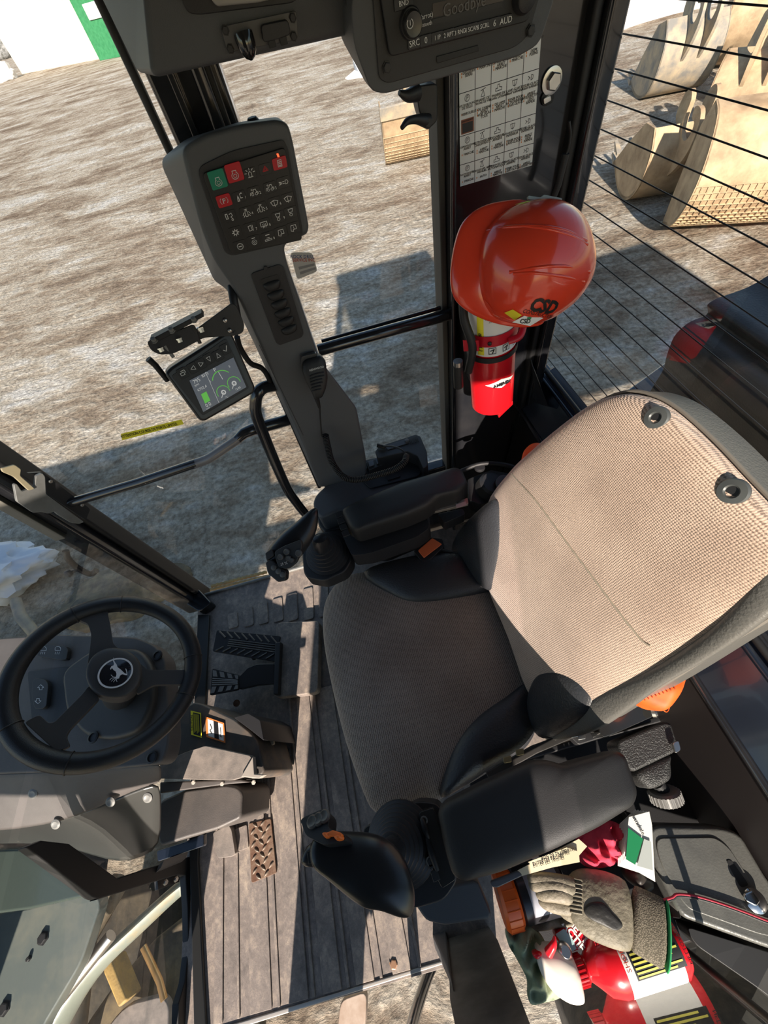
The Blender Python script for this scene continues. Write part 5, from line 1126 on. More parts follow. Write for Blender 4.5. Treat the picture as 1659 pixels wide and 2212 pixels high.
for L in ([(905, 770), (880, 765), (865, 750)], [(900, 772), (870, 775), (855, 790)], [(905, 774), (882, 785), (868, 800)], [(908, 776), (895, 790), (885, 805)], [(912, 778), (905, 792), (912, 802)]): a_stroke(bm, [dp(x/3.606, 1250+y/3.606)+wn_*.0005 for x, y in L], .0009, wn_)
link('antlers', bm, MATS['badge_white'], bdg, smooth=False)
tube('column', [bc-wn_*.045, bc-wn_*.16], .035, BLK, sw, sides=24)

db = empty('dashboard', PZ(180, 1520, .55), 'grey brown plastic dashboard under the steering wheel', 'dashboard')
zt = .58
top = fillet(onz([(-120, 1395), (0, 1378), (120, 1370), (290, 1376), (332, 1392), (356, 1420), (362, 1500), (366, 1600), (352, 1650), (200, 1665), (0, 1672), (-120, 1676)], zt), .02, 4)
slab('top_pad', top, (0, 0, -.05), DSH, db, bevel=.012, seg=3)
slab('instrument_well', fillet(onz([(60, 1450), (150, 1440), (180, 1455), (195, 1500), (180, 1560), (130, 1570), (70, 1560)], zt+.001), .012, 3), (0, 0, .002), BLK, db, bevel=.001)
slab('column_cover', fillet(onz([(130, 1450), (200, 1400), (300, 1400), (330, 1440), (330, 1520), (300, 1580), (240, 1600), (180, 1590), (140, 1540)], zt+.02), .03, 4), (0, 0, -.03), mat('cowl_plastic', (.045, .042, .040), .5, bump=.2, bscale=900), db, bevel=.01, seg=3)
slab('light_switch', fillet(onz([(80, 1395), (92, 1391), (142, 1396), (147, 1404), (143, 1424), (132, 1426), (80, 1417)], zt+.012), .004, 3), (0, 0, -.012), BLK, db, bevel=.002)
def icon(px, py, z, pts, par, w=.0009, m=ICO, closed=True):
    c = PZ(px, py, z); k = .78/FPX; bm = B()
    a_stroke(bm, [PZ(px+x, py+y, z) for x, y in pts], w, (0, 0, 1), closed); link('pictogram', bm, m, par, smooth=False)
for dx in (94, 125):
    icon(dx, 1403, zt+.0125, [(-6, 2), (-6, -3), (-3, -6), (3, -6), (6, -3), (6, 2)], db)
    for k in range(3): icon(dx, 1403, zt+.0125, [(-5+k*4, 5), (-6+k*4, 10)], db, closed=False)
slab('turn_signal_pad', fillet(onz([(70, 1470), (78, 1465), (98, 1468), (104, 1478), (100, 1525), (90, 1532), (74, 1530), (68, 1500)], zt+.014), .006, 3), (0, 0, -.012), BLK, db, bevel=.002)
icon(88, 1485, zt+.0145, [(0, -6), (7, 0), (3, 0), (3, 5), (-3, 5), (-3, 0), (-7, 0)], db); icon(82, 1514, zt+.0145, [(0, 6), (7, 0), (3, 0), (3, -5), (-3, -5), (-3, 0), (-7, 0)], db)
for a, b in ((341, 1416), (202, 1593), (329, 1636)): lathe('socket_screw', [(.0125, 0), (.0125, .003), (.009, .004), (.0085, .001), (.004, .001)], PZ(a, b, zt+.001 if a != 202 else zt+.02), (0, 0, 1), BLK, db, seg=20)
text('serial_number', '2024610', PZ(364, 1520, zt-.02), (PZ(366, 1505, .5)-PZ(364, 1545, .5)), (1, -.3, .6), .012, ICO, db)
slab('side_slot', fillet(onz([(22, 1590), (40, 1580), (68, 1625), (60, 1632), (18, 1628)], zt+.002), .004, 2), (0, 0, .001), INK, db, bevel=.001)
# lower skirt (loft of rows coming towards us and down)
xs = [-120, 0, 60, 130, 200, 260, 310, 350]
def row(ys, zs): return [PZ(x, y, z) for x, y, z in zip(xs, ys, zs if isinstance(zs, list) else [zs]*8)]
skirt = [row([1672, 1670, 1668, 1664, 1660, 1656, 1652, 1648], zt-.01), row([1690, 1690, 1688, 1684, 1680, 1672, 1668, 1664], zt-.03),
         row([1740, 1738, 1730, 1722, 1712, 1698, 1686, 1675], zt-.06), row([1800, 1798, 1790, 1778, 1752, 1722, 1700, 1690], zt-.10)]
patch('lower_trim', skirt, DSH, db, thick=.006)
skirt2 = [row([1792, 1790, 1782, 1770, 1744, 1714, 1694, 1684], zt-.10), row([1812, 1806, 1804, 1800, 1790, 1780, 1762, 1745], zt-.19), row([1828, 1822, 1822, 1826, 1850, 1868, 1855, 1830], zt-.34)]
patch('under_trim', skirt2, mat('under_shade_plastic', (.035, .036, .034), .3), db, thick=.006)  # colour darkened for the shade under the dash trim
for a, b, z in ((73, 1713, .53), (240, 1731, .50), (122, 1779, .485), (320, 1722, .49)): lathe('push_clip', [(.011, 0), (.011, .003), (.007, .005), (.003, .004)], PZ(a, b, z+.004), (0, -.5, .9), GRM, db, seg=18)
# low window frame under the dash
fw = empty('front_window_frame', PX(300, 1890, -.9), 'black angled frame of the low front window below the dashboard', 'frame')
FX = -.88
slab('upper_bar', onx([(55, 1830), (90, 1815), (150, 1822), (262, 1902), (238, 1925), (212, 1942), (200, 1938)], FX), (-.02, 0, 0), RUB, fw, bevel=.003)
slab('middle_bar', onx([(208, 1944), (250, 1898), (330, 1872), (410, 1850), (425, 1862), (424, 1905), (408, 1892), (385, 1889)], FX), (-.02, 0, 0), RUB, fw, bevel=.003)
slab('side_bar', onx([(400, 1880), (428, 1866), (436, 1900), (440, 2060), (448, 2260), (385, 2260), (386, 2168), (400, 2120), (408, 2050), (406, 1960)], FX), (-.02, 0, 0), RUB, fw, bevel=.003)
slab('latch_block', onx([(340, 1900), (386, 1889), (388, 1905), (342, 1922)], FX-.015), (-.01, 0, 0), BLK, fw, bevel=.001)
for a, b in ((357, 1903), (380, 1896)): bolt(fw, PX(a, b+3, FX-.005), (1, -.2, .4), .006, STL, .005)
tube('corner_strap', [PX(345, 1872, FX+.01), PX(400, 1850, FX+.01)], .016, DSH, fw, sides=4, squash=.3)
sh_ = slab('front_floor_skirt', [PZ(430, 1330, 0.0), PZ(412, 1800, 0.02), PZ(425, 2250, 0.02), PZ(452, 2250, 0.0), PZ(432, 1860, .0), PZ(455, 1330, 0.0)], (0, 0, .012), mat('skirt_grey', (.018, .019, .019), .4), bevel=.003); tag(sh_, 'narrow dark strip where the rubber floor meets the low front window', 'strip')
# door check bracket on front post
cbk = empty('post_bracket', PY(90, 1070, .79), 'bare grey notched steel bracket clamped on the front corner post', 'bracket')
A_ = Plane(PY(110, 1080, .775), (.75, -.6, .1)); 
slab('bracket_plate', fillet(onp([(30, 1047), (36, 1045), (48, 1062), (75, 1052), (78, 1028), (92, 1022), (98, 1030), (100, 1068), (182, 1128), (172, 1132), (155, 1130), (125, 1112), (118, 1105), (105, 1110), (90, 1106), (72, 1108), (37, 1084)], A_), .003, 2), A_.n*-.012, GRM, cbk, bevel=.0015)
slab('hook_piece', fillet(onp([(2, 1012), (32, 1004), (46, 1014), (44, 1028), (76, 1056), (62, 1060), (30, 1030), (6, 1020)], Plane(A_.p+A_.n*.004, A_.n)), .003, 2), A_.n*-.008, mat('sand_bracket', (.38, .32, .20), .5), cbk, bevel=.0015)
slab('door_catch', fillet(onp([(60, 1022), (92, 1020), (190, 1095), (195, 1100), (186, 1124), (100, 1066), (96, 1030)], Plane(A_.p-A_.n*.014, A_.n)), .003, 2), A_.n*-.012, BLK, cbk, bevel=.0015)
for a, b in ((112, 1041), (180, 1092)): bolt(cbk, A_(a, b)-A_.n*.006, A_.n, .004, STL, .003)
lk = empty('window_latch', PY(170, 1240, .77), 'small black window latch knob on the front post', 'latch')
tube('latch_arm', [PY(142, 1190, .76), PY(146, 1205, .75), PY(165, 1225, .745), PY(195, 1240, .745), PY(208, 1232, .75)], .009, BLK, lk, smoothn=4)
lathe('knob', [(.004, -.006), (.012, -.002), (.012, .008), (.008, .012)], PY(150, 1237, .74), (-.3, -.8, .4), BLK, lk, seg=20); tube('knob_arm', [PY(150, 1237, .745), PY(172, 1228, .745)], .006, BLK, lk)
fc = empty('corner_hinge', PZ(415, 1280, .06), 'black hinge housing with silver plunger in the front right floor corner', 'hinge')
slab('housing', fillet(onz([(368, 1262), (385, 1250), (405, 1248), (455, 1300), (450, 1308), (430, 1322), (395, 1300)], .05), .02, 4), (0, 0, -.05), mat('hinge_paint', (.010, .011, .013), .2, coat=.3), fc, bevel=.005)
tube('plunger', [PZ(370, 1268, .075), PZ(395, 1285, .07)], .007, GRM, fc); tube('catch', [PZ(393, 1283, .07), PZ(403, 1275, .08), PZ(406, 1292, .07)], .004, BLK, fc, smoothn=4)

# ---- pedals and floor parts
fm = empty('floor_mat_pads', PZ(600, 1330, 0), 'row of raised rounded rectangles on the rubber floor mat', 'mat pads')
def pad(pts, h, nm, m=FLM, par=None, bev=.002): return slab(nm, fillet(onz(pts, .0), .008, 3), (0, 0, h), m, par, bevel=bev)
for cx, cy, hh in ((504, 1341, 16), (537, 1333, 20), (569, 1325, 23), (601, 1318, 25), (633, 1312, 29), (667, 1305, 34), (700, 1298, 34)):
    pad([(cx-12, cy-hh+3), (cx+9, cy-hh-3), (cx+12, cy+hh-3), (cx-9, cy+hh+3)], .006, 'raised_pad', FLM, fm)
rb = empty('floor_mat_ribs', (-.5, -.1, 0), 'long raised ribs of the dusty rubber floor mat running to the near sill', 'mat ribs')
for k, (x0, x1, ya, yb) in enumerate([(-.80, -.775, .0, -.41), (-.735, -.728, .12, -.41), (-.70, -.64, .14, -.41), (-.625, -.617, .14, -.41), (-.595, -.54, .16, -.41), (-.53, -.522, .33, -.41), (-.50, -.45, .33, -.41), (-.435, -.427, .33, -.41), (-.41, -.36, .33, -.41), (-.345, -.337, .30, -.41), (-.31, -.26, .30, -.41), (-.24, -.232, .28, -.41)]):
    box('rib', x0, x1, yb, ya, 0, .005, FLM, rb, bevel=.0015)
rp_ = slab('raised_floor_hatch', fillet(onz([(606, 1352), (697, 1347), (694, 1500), (602, 1512)], .0), .02, 3), (0, 0, .045), FLM, bevel=.008, seg=3); tag(rp_, 'low square raised hump of floor mat between pedals and seat', 'floor hatch')
PED = mat('pedal_rubber', (.06, .056, .052), .55, col2=(.13, .115, .10), cscale=30)
pa = empty('accelerator_pedal', PZ(535, 1395, .08), 'long ribbed accelerator pedal with arrow tread', 'pedal')
aq = Quad(PZ(468, 1361, .10), PZ(606, 1374, .05), PZ(594, 1429, .05), PZ(459, 1407, .10))
slab('plate', fillet([aq(0, 0), aq(1, 0), aq(1, 1), aq(0, 1)], .006, 3), (0, 0, -.012), BLK, pa, bevel=.002)
bm = B()
for v in (.38, .47, .56, .65): a_tube(bm, [aq(.22, v, .002), aq(.97, v, .002)], .0028, 5)
for k in range(8):
    u = .05+k*.115; a_tube(bm, [aq(u, .05, .002), aq(min(u+.11, .97), .30, .002)], .0032, 5); a_tube(bm, [aq(u, .95, .002), aq(min(u+.11, .97), .72, .002)], .0032, 5)
link('tread', bm, PED, pa)
tube('hinge_arm', [PZ(540, 1405, .05), PZ(550, 1422, .012)], .010, RUB, pa)
pb = empty('brake_pedal', PZ(485, 1470, .08), 'brake pedal with grey arrow tread pad on a wide black arm', 'pedal')
bq = Quad(PZ(459, 1444, .11), PZ(516, 1458, .09), PZ(515, 1490, .09), PZ(453, 1502, .11))
slab('pad_plate', fillet([bq(0, 0), bq(1, 0), bq(1, 1), bq(0, 1)], .005, 3), (0, 0, -.010), RUB, pb, bevel=.002)
bm = B()
for v in (.38, .46, .54, .62): a_tube(bm, [bq(.05, v, .0015), bq(.97, v, .0015)], .0026, 5)
for u in (.10, .38, .66, .94):
    for v0, v1 in ((.06, .30), (.94, .70)):
        q = [bq(max(u-.10, .03), v0, .0), bq(min(u+.06, .98), v0, .0), bq(min(u+.12, .98), v1, .0), bq(max(u-.04, .03), v1, .0)]; a_prism(bm, q, [w+bq.n*.004 for w in q])
link('tread', bm, mat('pedal_grey', (.20, .19, .18), .55), pb)
slab('arm', fillet([PZ(515, 1462, .09), PZ(535, 1442, .09), PZ(555, 1434, .085), PZ(592, 1433, .07), PZ(592, 1477, .07), PZ(555, 1480, .08), PZ(516, 1489, .085)], .004, 2), (0, 0, -.02), mat('pedal_arm', (.022, .023, .026), .3), pb, bevel=.005)
slab('hinge_block', onz([(594, 1388), (606, 1386), (601, 1500), (590, 1500)], .07), (0, 0, -.07), RUB, pb, bevel=.003)
o = tube('floor_bolt', [PZ(511, 1519, .02), PZ(511, 1519, .035)], .012, RUST, sides=14); tag(o, 'rusty round bolt head on the floor behind the brake pedal', 'bolt')
sk = empty('steering_pedestal', PZ(470, 1600, .2), 'slanted grey steering pedestal with warning labels and a lower box', 'pedestal')
slab('side_fairing', fillet(onz([(418, 1516), (436, 1520), (505, 1552), (540, 1580), (556, 1600), (572, 1665), (560, 1680), (480, 1690), (350, 1676), (360, 1560)], .25), .01, 3), (0, 0, -.24), mat('fairing_dirty', (.075, .068, .062), .55, col2=(.17, .12, .085), cscale=14, cmix=.58), sk, bevel=.006, seg=3)
slab('ridge_box', fillet(onz([(505, 1550), (536, 1541), (562, 1556), (570, 1600), (545, 1580)], .27), .004, 2), (0, 0, -.27), BLK, sk, bevel=.003)
slab('dusty_plate', fillet(onz([(345, 1650), (400, 1625), (443, 1611), (540, 1632), (545, 1640), (546, 1672), (500, 1686), (345, 1682)], .275), .006, 3), (0, 0, -.03), DUST, sk, bevel=.004, seg=3)
slab('corner_guard', onz([(520, 1678), (546, 1634), (549, 1672), (572, 1674), (560, 1682)], .283), (0, 0, -.02), mat('dust_edge', (.34, .30, .26), .6), sk, bevel=.002)
slab('yellow_lever', fillet(onz([(563, 1594), (588, 1578), (592, 1608), (572, 1614)], .15), .004, 2), (0, 0, -.012), mat('dusty_tan', (.42, .34, .25), .7), sk, bevel=.002)
tube('lever_stem', [PZ(548, 1605, .14), PZ(570, 1602, .145)], .004, RUB, sk)
LQ = Quad(*[PZ(a, b, .2545) for a, b in ((412, 1535), (434, 1540), (436, 1594), (413, 1587))])
o = slab('yellow_caution_label', [LQ(0, 0), LQ(1, 0), LQ(1, 1), LQ(0, 1)], (0, 0, .0006), YEL, sk, bevel=0); o['label'] = 'yellow and black caution label'
bm = B(); a_rect(bm, LQ, .24, .05, .93, .95, .001); link('label_panel', bm, INK, o, smooth=False)
vx = (LQ(.1, 0)-LQ(.1, 1)).normalized(); text('label_title', 'CAUTION', LQ(.13, .5, .0015), vx, (0, 0, 1), .010, INK, o)
bm = B(); [a_stroke(bm, [LQ(.34+k*.09, .1, .0016), LQ(.34+k*.09, .88-.05*(k % 3), .0016)], .0010, (0, 0, 1)) for k in range(6)]; link('label_lines', bm, YEL, o, smooth=False)
OQ = Quad(*[PZ(a, b, .2545) for a, b in ((444, 1548), (484, 1562), (487, 1605), (446, 1592))])
o = slab('orange_warning_label', [OQ(0, 0), OQ(1, 0), OQ(1, 1), OQ(0, 1)], (0, 0, .0006), mat('label_orange', (.80, .22, .05), .5), sk, bevel=0); o['label'] = 'orange bordered warning label'
bm = B(); a_rect(bm, OQ, .12, .08, .93, .92, .001); link('label_panel', bm, LBL, o, smooth=False)
bm = B(); a_rect(bm, OQ, .44, .08, .68, .92, .0014); a_stroke(bm, [OQ(.25, .3, .0015), OQ(.33, .5, .0015), OQ(.22, .6, .0015), OQ(.3, .75, .0015)], .0018, (0, 0, 1)); a_stroke(bm, [OQ(.8, .3, .0015), OQ(.8, .6, .0015), OQ(.76, .75, .0015), OQ(.86, .75, .0015)], .0018, (0, 0, 1)); link('label_drawing', bm, INK, o, smooth=False)
slab('lower_box', fillet(onz([(345, 1730), (400, 1706), (488, 1694), (512, 1698), (524, 1710), (521, 1768), (470, 1792), (400, 1812), (345, 1830), (338, 1800)], .22), .012, 4), (0, 0, -.20), mat('box_plastic', (.075, .068, .064), .5, col2=(.11, .095, .085), cscale=8, bump=.2, bscale=300), sk, bevel=.008, seg=3)
slab('box_flange', fillet(onz([(338, 1838), (400, 1818), (440, 1800), (440, 1828), (400, 1842), (340, 1862)], .10), .004, 2), (0, 0, -.02), NAV, sk, bevel=.003)
slab('light_trim', onz([(345, 1690), (520, 1684), (540, 1690), (490, 1694), (400, 1706), (345, 1714)], .26), (0, 0, -.03), DSH, sk, bevel=.003)
for a, b in ((418, 1690), (480, 1693), (548, 1690)): bolt(sk, PZ(a, b, .262), (0, 0, 1), .005, mat('pale_bolt', (.5, .47, .42), .4), .003)
ft = slab('plastic_foot_tab', fillet(onz([(470, 1796), (503, 1778), (510, 1790), (518, 1840), (512, 1846), (482, 1850), (476, 1835)], .0), .006, 3), (0, 0, .03), DUST, bevel=.003); tag(ft, 'dusty plastic tab on the floor beside the steering pedestal box', 'tab')
fr_ = slab('mat_frame_loop', fillet(onz([(510, 1790), (536, 1780), (540, 1830), (518, 1838)], .0), .005, 3), (0, 0, .010), FLM, bevel=.002); tag(fr_, 'small square raised frame between the tab and the rusty plate', 'frame')
dpn = empty('tread_plate', PZ(565, 1835, 0), 'rusty diamond tread steel plate let into the floor mat', 'plate')
dq = Quad(*[PZ(a, b, .008) for a, b in ((537, 1779), (585, 1768), (597, 1886), (543, 1908))])
slab('plate', fillet([dq(0, 0), dq(1, 0), dq(1, 1), dq(0, 1)], .005, 2), (0, 0, -.008), RUST, dpn, bevel=.001)
n_ = 0; bm = B()
for j in range(9):
    for i in range(3):
        u, v = (i+.5)/3+(.0 if j % 2 else .12), (j+.5)/9
        if u > .95: continue
        c = dq(u, v, .001); dirv = (dq.ex*(1 if (i+j) % 2 else -1)+(dq(0, 0)-dq(0, 1)).normalized()*.8).normalized(); s = dq.n.cross(dirv)
        a_tube(bm, [c-dirv*.009, c-dirv*.005, c, c+dirv*.005, c+dirv*.009], [.0008, .0028, .0036, .0028, .0008], 8)
link('raised_diamonds', bm, mat('worn_tread', (.22, .17, .13), .5, metal=.4), dpn)
ns = slab('near_sill', onz([(440, 2232), (740, 2141), (900, 2092), (960, 2075), (962, 2082), (900, 2102), (740, 2152), (445, 2244)], .004), (0, 0, -.012), mat('sill_metal', (.45, .42, .38), .4, metal=.4), bevel=.002); tag(ns, 'bright bare metal edge strip along the near door sill', 'sill')
o = bolt(None, PZ(851, 2082, .002), (0, 0, 1), .010, mat('copper_bolt', (.35, .2, .12), .4, metal=.5), .006, 'floor_screw'); tag(o, 'round coppery screw on the floor by the near sill', 'screw')
o = slab('entry_step', fillet(onz([(735, 2160), (792, 2140), (790, 2212), (775, 2260), (725, 2260)], -.25), .02, 3), (0, 0, -.03), mat('step_tan', (.35, .25, .18), .7, col2=(.5, .4, .32), cscale=12), bevel=.01); tag(o, 'tan muddy entry step just below the near sill', 'step')
# ================================================================== HARD HAT, EXTINGUISHER
hat = empty('hard_hat', PY(1125, 570, .64), 'red hard hat with black company lettering hung on the extinguisher', 'helmet')
hpl = Plane(PY(1130, 570, .66), (-.10, -.88, .46)); hn = hpl.n
cr = onp([(1045, 500), (1085, 458), (1140, 434), (1200, 432), (1245, 458), (1270, 505), (1279, 560), (1268, 610), (1235, 655), (1185, 690), (1130, 702), (1070, 688), (1040, 650), (1028, 600), (1030, 545)], hpl)
crown = puff('crown', cr, hn, .085, .012, RED, hat, rings=16, p=1.9)
brim = puff('brim', onp([(1075, 436), (1030, 452), (1000, 480), (984, 520), (975, 570), (974, 615), (984, 648), (1010, 672), (1045, 690), (1090, 703), (1140, 707), (1180, 690), (1200, 600), (1190, 480), (1140, 434)], Plane(hpl.p-hn*.004, hn)), hn, .022, .004, RED, hat, rings=9, p=1.6)
hh = hitter(crown)
def surf(L, off=.0006): q = [hh(a, b, off) for a, b in L]; return [x for x in q if x]
for L in ([(1052, 498), (1100, 490), (1160, 488), (1220, 497), (1268, 520)], [(1115, 489), (1170, 492), (1225, 505), (1270, 528)], [(1100, 588), (1160, 578), (1220, 575), (1274, 588)], [(1108, 591), (1160, 590), (1220, 598), (1262, 610)], [(1052, 470), (1090, 450), (1140, 436)]):
    q = surf(L, -.0008)
    if len(q) > 2: tube('ridge', q, .0026, RED, hat, smoothn=5, sides=8)
for L in ([(1040, 645), (1052, 652), (1066, 676), (1058, 678), (1045, 668)], [(1060, 460), (1072, 455), (1098, 444), (1090, 452), (1066, 466)]):
    q = surf(L, .0); 
    if len(q) > 3: puff('slot_boss', q, hn, .008, .006, RED, hat, rings=5, p=2)
q = surf([(1020, 602), (1030, 625), (1045, 650)], .001)
hx = (hh(1215, 665, 0) or hpl(1215, 665)); 
def deco(s, a, b, a2, b2, size, m, nm='lettering', fitw=None, bold=.0):
    p, p2 = hh(a, b, .0012), hh(a2, b2, .0012)
    if not (p and p2): return
    q = text(nm, s, p.lerp(p2, .5)+hn*.03, (p2-p)-hn*(p2-p).dot(hn), hn, size, m, hat, ext=0, fitw=fitw, bold=bold)
    w0 = world(hat); me_ = crown.data; wc0 = world(crown); tr_ = BVHTree.FromPolygons([v.co+wc0 for v in me_.vertices], [tuple(f.vertices) for f in me_.polygons])
    bmq = bmesh.new(); bmq.from_mesh(q.data); bmesh.ops.triangulate(bmq, faces=bmq.faces); bmesh.ops.subdivide_edges(bmq, edges=[e for e in bmq.edges if e.calc_length() > .004], cuts=2)
    for v in bmq.verts:
        l, nn, i, dd = tr_.ray_cast(v.co+w0+hn*.1, -hn)
        if l is not None: v.co = l+hn*.0009-w0
    bmq.to_mesh(q.data); bmq.free(); return q
deco('CSD', 1150, 658, 1200, 666, .026, INK, bold=.0012); deco('CONSTRUCTION', 1135, 672, 1190, 684, .008, INK)
def decal(L, m, nm, off=.0016, par=None):
    q = [hh(a, b, off) for a, b in L]
    if all(q): return slab(nm, q, hn*.0005, m, hat, bevel=0)
    q = [Plane(hpl.p+hn*.02, hn)(a, b) for a, b in L]; return slab(nm, q, hn*.0008, m, hat, bevel=0)
decal([(1090, 674), (1108, 667), (1127, 679), (1112, 690)], YEL, 'yellow_sticker')
cp = Plane((hh(1145, 690, 0) or hpl(1145, 690))+hn*.004, hn+Vector((0, -.2, -.2)))
slab('badge_card', onp([(1106, 696), (1140, 678), (1173, 687), (1145, 704)], cp), cp.n*.0008, LBL, hat, bevel=0)
text('badge_lettering', 'CSD', cp(1134, 694)+cp.n*.001, cp(1160, 692)-cp(1120, 692), cp.n, .010, INK, hat, bold=.0003)
slab('badge_leaf', onp([(1138, 686), (1144, 683), (1148, 686), (1144, 691), (1139, 690)], cp), cp.n*.0014, FGRN, hat, bevel=0)
slab('paper_tab', fillet(onp([(1138, 424), (1165, 428), (1172, 422), (1212, 430), (1208, 440), (1175, 436), (1137, 433)], hpl), .002, 2), hn*.006, mat('tab_grey', (.38, .42, .38), .5), hat, bevel=.001)
decal([(1112, 442), (1140, 434), (1165, 436), (1135, 439)], mat('tab_lime', (.5, .55, .08), .5), 'lime_sticker')

fe = empty('fire_extinguisher', (.335, .70, .80), 'red fire extinguisher with white label and red strap on the rear post', 'fire extinguisher')
eb = PY(1063, 868, .70); et = PY(1070, 672, .70); ec = Vector((eb.x, .70, 0)); ER = .050
zb, ztop = eb.z, et.z+.02
lathe('cylinder', [(ER-.006, 0), (ER, .004), (ER, ztop-zb-.03), (ER-.01, ztop-zb-.01), (.02, ztop-zb+.005), (.018, ztop-zb+.02)], (ec.x, ec.y, zb), (0, 0, 1), REDP, fe, seg=48)
def zat(a, b): return PY(a, b, .70-ER).z
z1, z2 = zat(1066, 770), zat(1066, 660)
def arc_band(nm, za, zc, t0, t1, R, m, par=fe, n=24):
    bm = B(); prev = None
    for i in range(n+1):
        t = t0+(t1-t0)*i/n; x, y = ec.x+R*math.sin(t), ec.y-R*math.cos(t)
        cur = (bm.verts.new((x, y, za)), bm.verts.new((x, y, zc)))
        if prev: bm.faces.new((prev[0], cur[0], cur[1], prev[1]))
        prev = cur
    return link(nm, bm, m, par)
lab = arc_band('paper_label', z1, z2+.03, -1.5, 1.5, ER+.0006, LBL)
arc_band('yellow_column', z1+.004, z2+.02, -.95, -.68, ER+.0011, YEL, lab)
def on_c(t, z, off=.0016): return Vector((ec.x+(ER+off)*math.sin(t), ec.y-(ER+off)*math.cos(t), z)), Vector((math.cos(t), math.sin(t), 0)), Vector((math.sin(t), -math.cos(t), 0))
for s, z in (('A', z2-.010), ('B', (z1+z2)/2-.006), ('C', z1+.018)): p, e, n_ = on_c(-.82, z); text('class_letter', s, p, e, n_, .014, INK, lab)
for s, t, z, sz in (('(1)', -.55, z2-.010, .006), ('HOLD UPRIGHT', -.12, z2-.010, .0055), ('(2)', -.55, z2-.024, .006), ('START 8 FEET', -.12, z2-.022, .005), ('AIM AT BASE OF FIRE', -.08, z2-.029, .0045), ('REMOTE', .6, z2-.035, .004)):
    p, e, n_ = on_c(t, z); text('instructions', s, p, e, n_, sz, INK, lab)
for t in (-.35, .2, .7):
    bm = B(); p, e, n_ = on_c(t, z1+.014); k = .007; a_stroke(bm, [p-e*k-Vector((0, 0, k)), p+e*k-Vector((0, 0, k)), p+e*k+Vector((0, 0, k)), p-e*k+Vector((0, 0, k))], .0012, n_, True); a_stroke(bm, [p-e*k*.5, p+e*k*.5+Vector((0, 0, k*.5)), p-Vector((0, 0, k*.8))], .002, n_); link('pictogram', bm, INK, lab, smooth=False)
zs = zat(1060, 740); arc_band('strap', zs-.010, zs+.014, -1.9, 1.9, ER+.003, mat('strap_red', (.50, .006, .02), .35), fe)
tube('strap_latch', [Vector((ec.x+.012, ec.y-ER-.006, zs-.004)), Vector((ec.x+.035, ec.y-ER-.008, zs)), Vector((ec.x+.052, ec.y-ER+.012, zs+.012)), Vector((ec.x+.060, ec.y-ER+.020, zs+.020))], .007, MATS['strap_red'], fe, smoothn=5, squash=.5)
lathe('strap_stud', [(.004, 0), (.004, .002), (.002, .003)], on_c(-.45, zs, .004)[0], (-.4, -.9, 0), INK, fe, seg=14)
slab('strap_tail', [Vector((ec.x-.072, ec.y-.03, zs-.010)), Vector((ec.x-.045, ec.y-.045, zs-.010)), Vector((ec.x-.045, ec.y-.045, zs+.014)), Vector((ec.x-.072, ec.y-.03, zs+.016))], (0, -.002, 0), MATS['strap_red'], fe, bevel=.0006)
zk = zat(1066, 776); arc_band('clamp_ring', zk-.008, zk+.004, -1.9, 1.9, ER+.0035, RUB, fe)
tube('hose', [Vector((ec.x-.060, ec.y-.01, et.z+.05)), Vector((ec.x-.064, ec.y-.025, et.z+.02)), Vector((ec.x-.056, ec.y-.04, zs)), Vector((ec.x-.066, ec.y-.035, zk-.02))], .0085, RUB, fe, smoothn=6)
hz = PY(994, 800, .665); tube('nozzle', [PY(1004, 778, .665), PY(1000, 826, .665)], .0105, RUB, fe, sides=16); tube('hose_ferrule', [PY(1005, 768, .665), PY(1004, 782, .665)], .0098, STL, fe, sides=16)
lathe('valve_head', [(.018, 0), (.02, .03), (.012, .04)], (ec.x, ec.y, ztop+.02), (0, 0, 1), RUB, fe)
fe.rotation_euler = (0, 0, 0)
box('mount_bracket', ec.x-.03, ec.x+.03, .742, .862, zb+.02, ztop-.04, RUB, fe, bevel=.003)
# maker diamond
p, e, n_ = on_c(.05, zat(1075, 830), .0008)
dm = B(); pts = []
for u, v in ((-.85, 0), (0, .011), (.85, 0.0), (0, -.011)):
    pts.append((u, v))
rows_ = []
for k in range(13):
    t = .05-.72+1.44*k/12; hw = .0125*(1-abs(t-.05)/.72); q = on_c(t, zat(1075, 830), .0008)[0]; rows_.append([q-Vector((0, 0, hw)), q+Vector((0, 0, hw))])
patch('maker_diamond', rows_, LBL, fe, sub=0)
text('maker_name', 'AMEREX', on_c(.05, zat(1075, 830), .0035)[0], e, n_, .0105, INK, fe, ext=.001, bold=.0002)
slab('foot_tab', fillet([Vector((ec.x-.004, ec.y-ER-.004, zb-.006)), Vector((ec.x+.040, ec.y-ER+.016, zb+.002)), Vector((ec.x+.040, ec.y-ER+.016, zb+.012)), Vector((ec.x-.004, ec.y-ER-.004, zb+.004))], .002, 2), (0, .02, 0), REDP, fe, bevel=.001)
fe.rotation_euler.y = -.085; 
# mounting bracket gusset behind it
gs = slab('post_gusset', [PX(1128, 690, .50), PX(1150, 790, .50), PX(1186, 880, .53), PX(1160, 872, .53), PX(1110, 850, .50), PX(1118, 700, .50)], (0, .02, 0), mat('gusset_paint', (.03, .032, .038), .25, coat=.4), bevel=.004); tag(gs, 'black triangular gusset bracing the post above the rear sill', 'gusset')

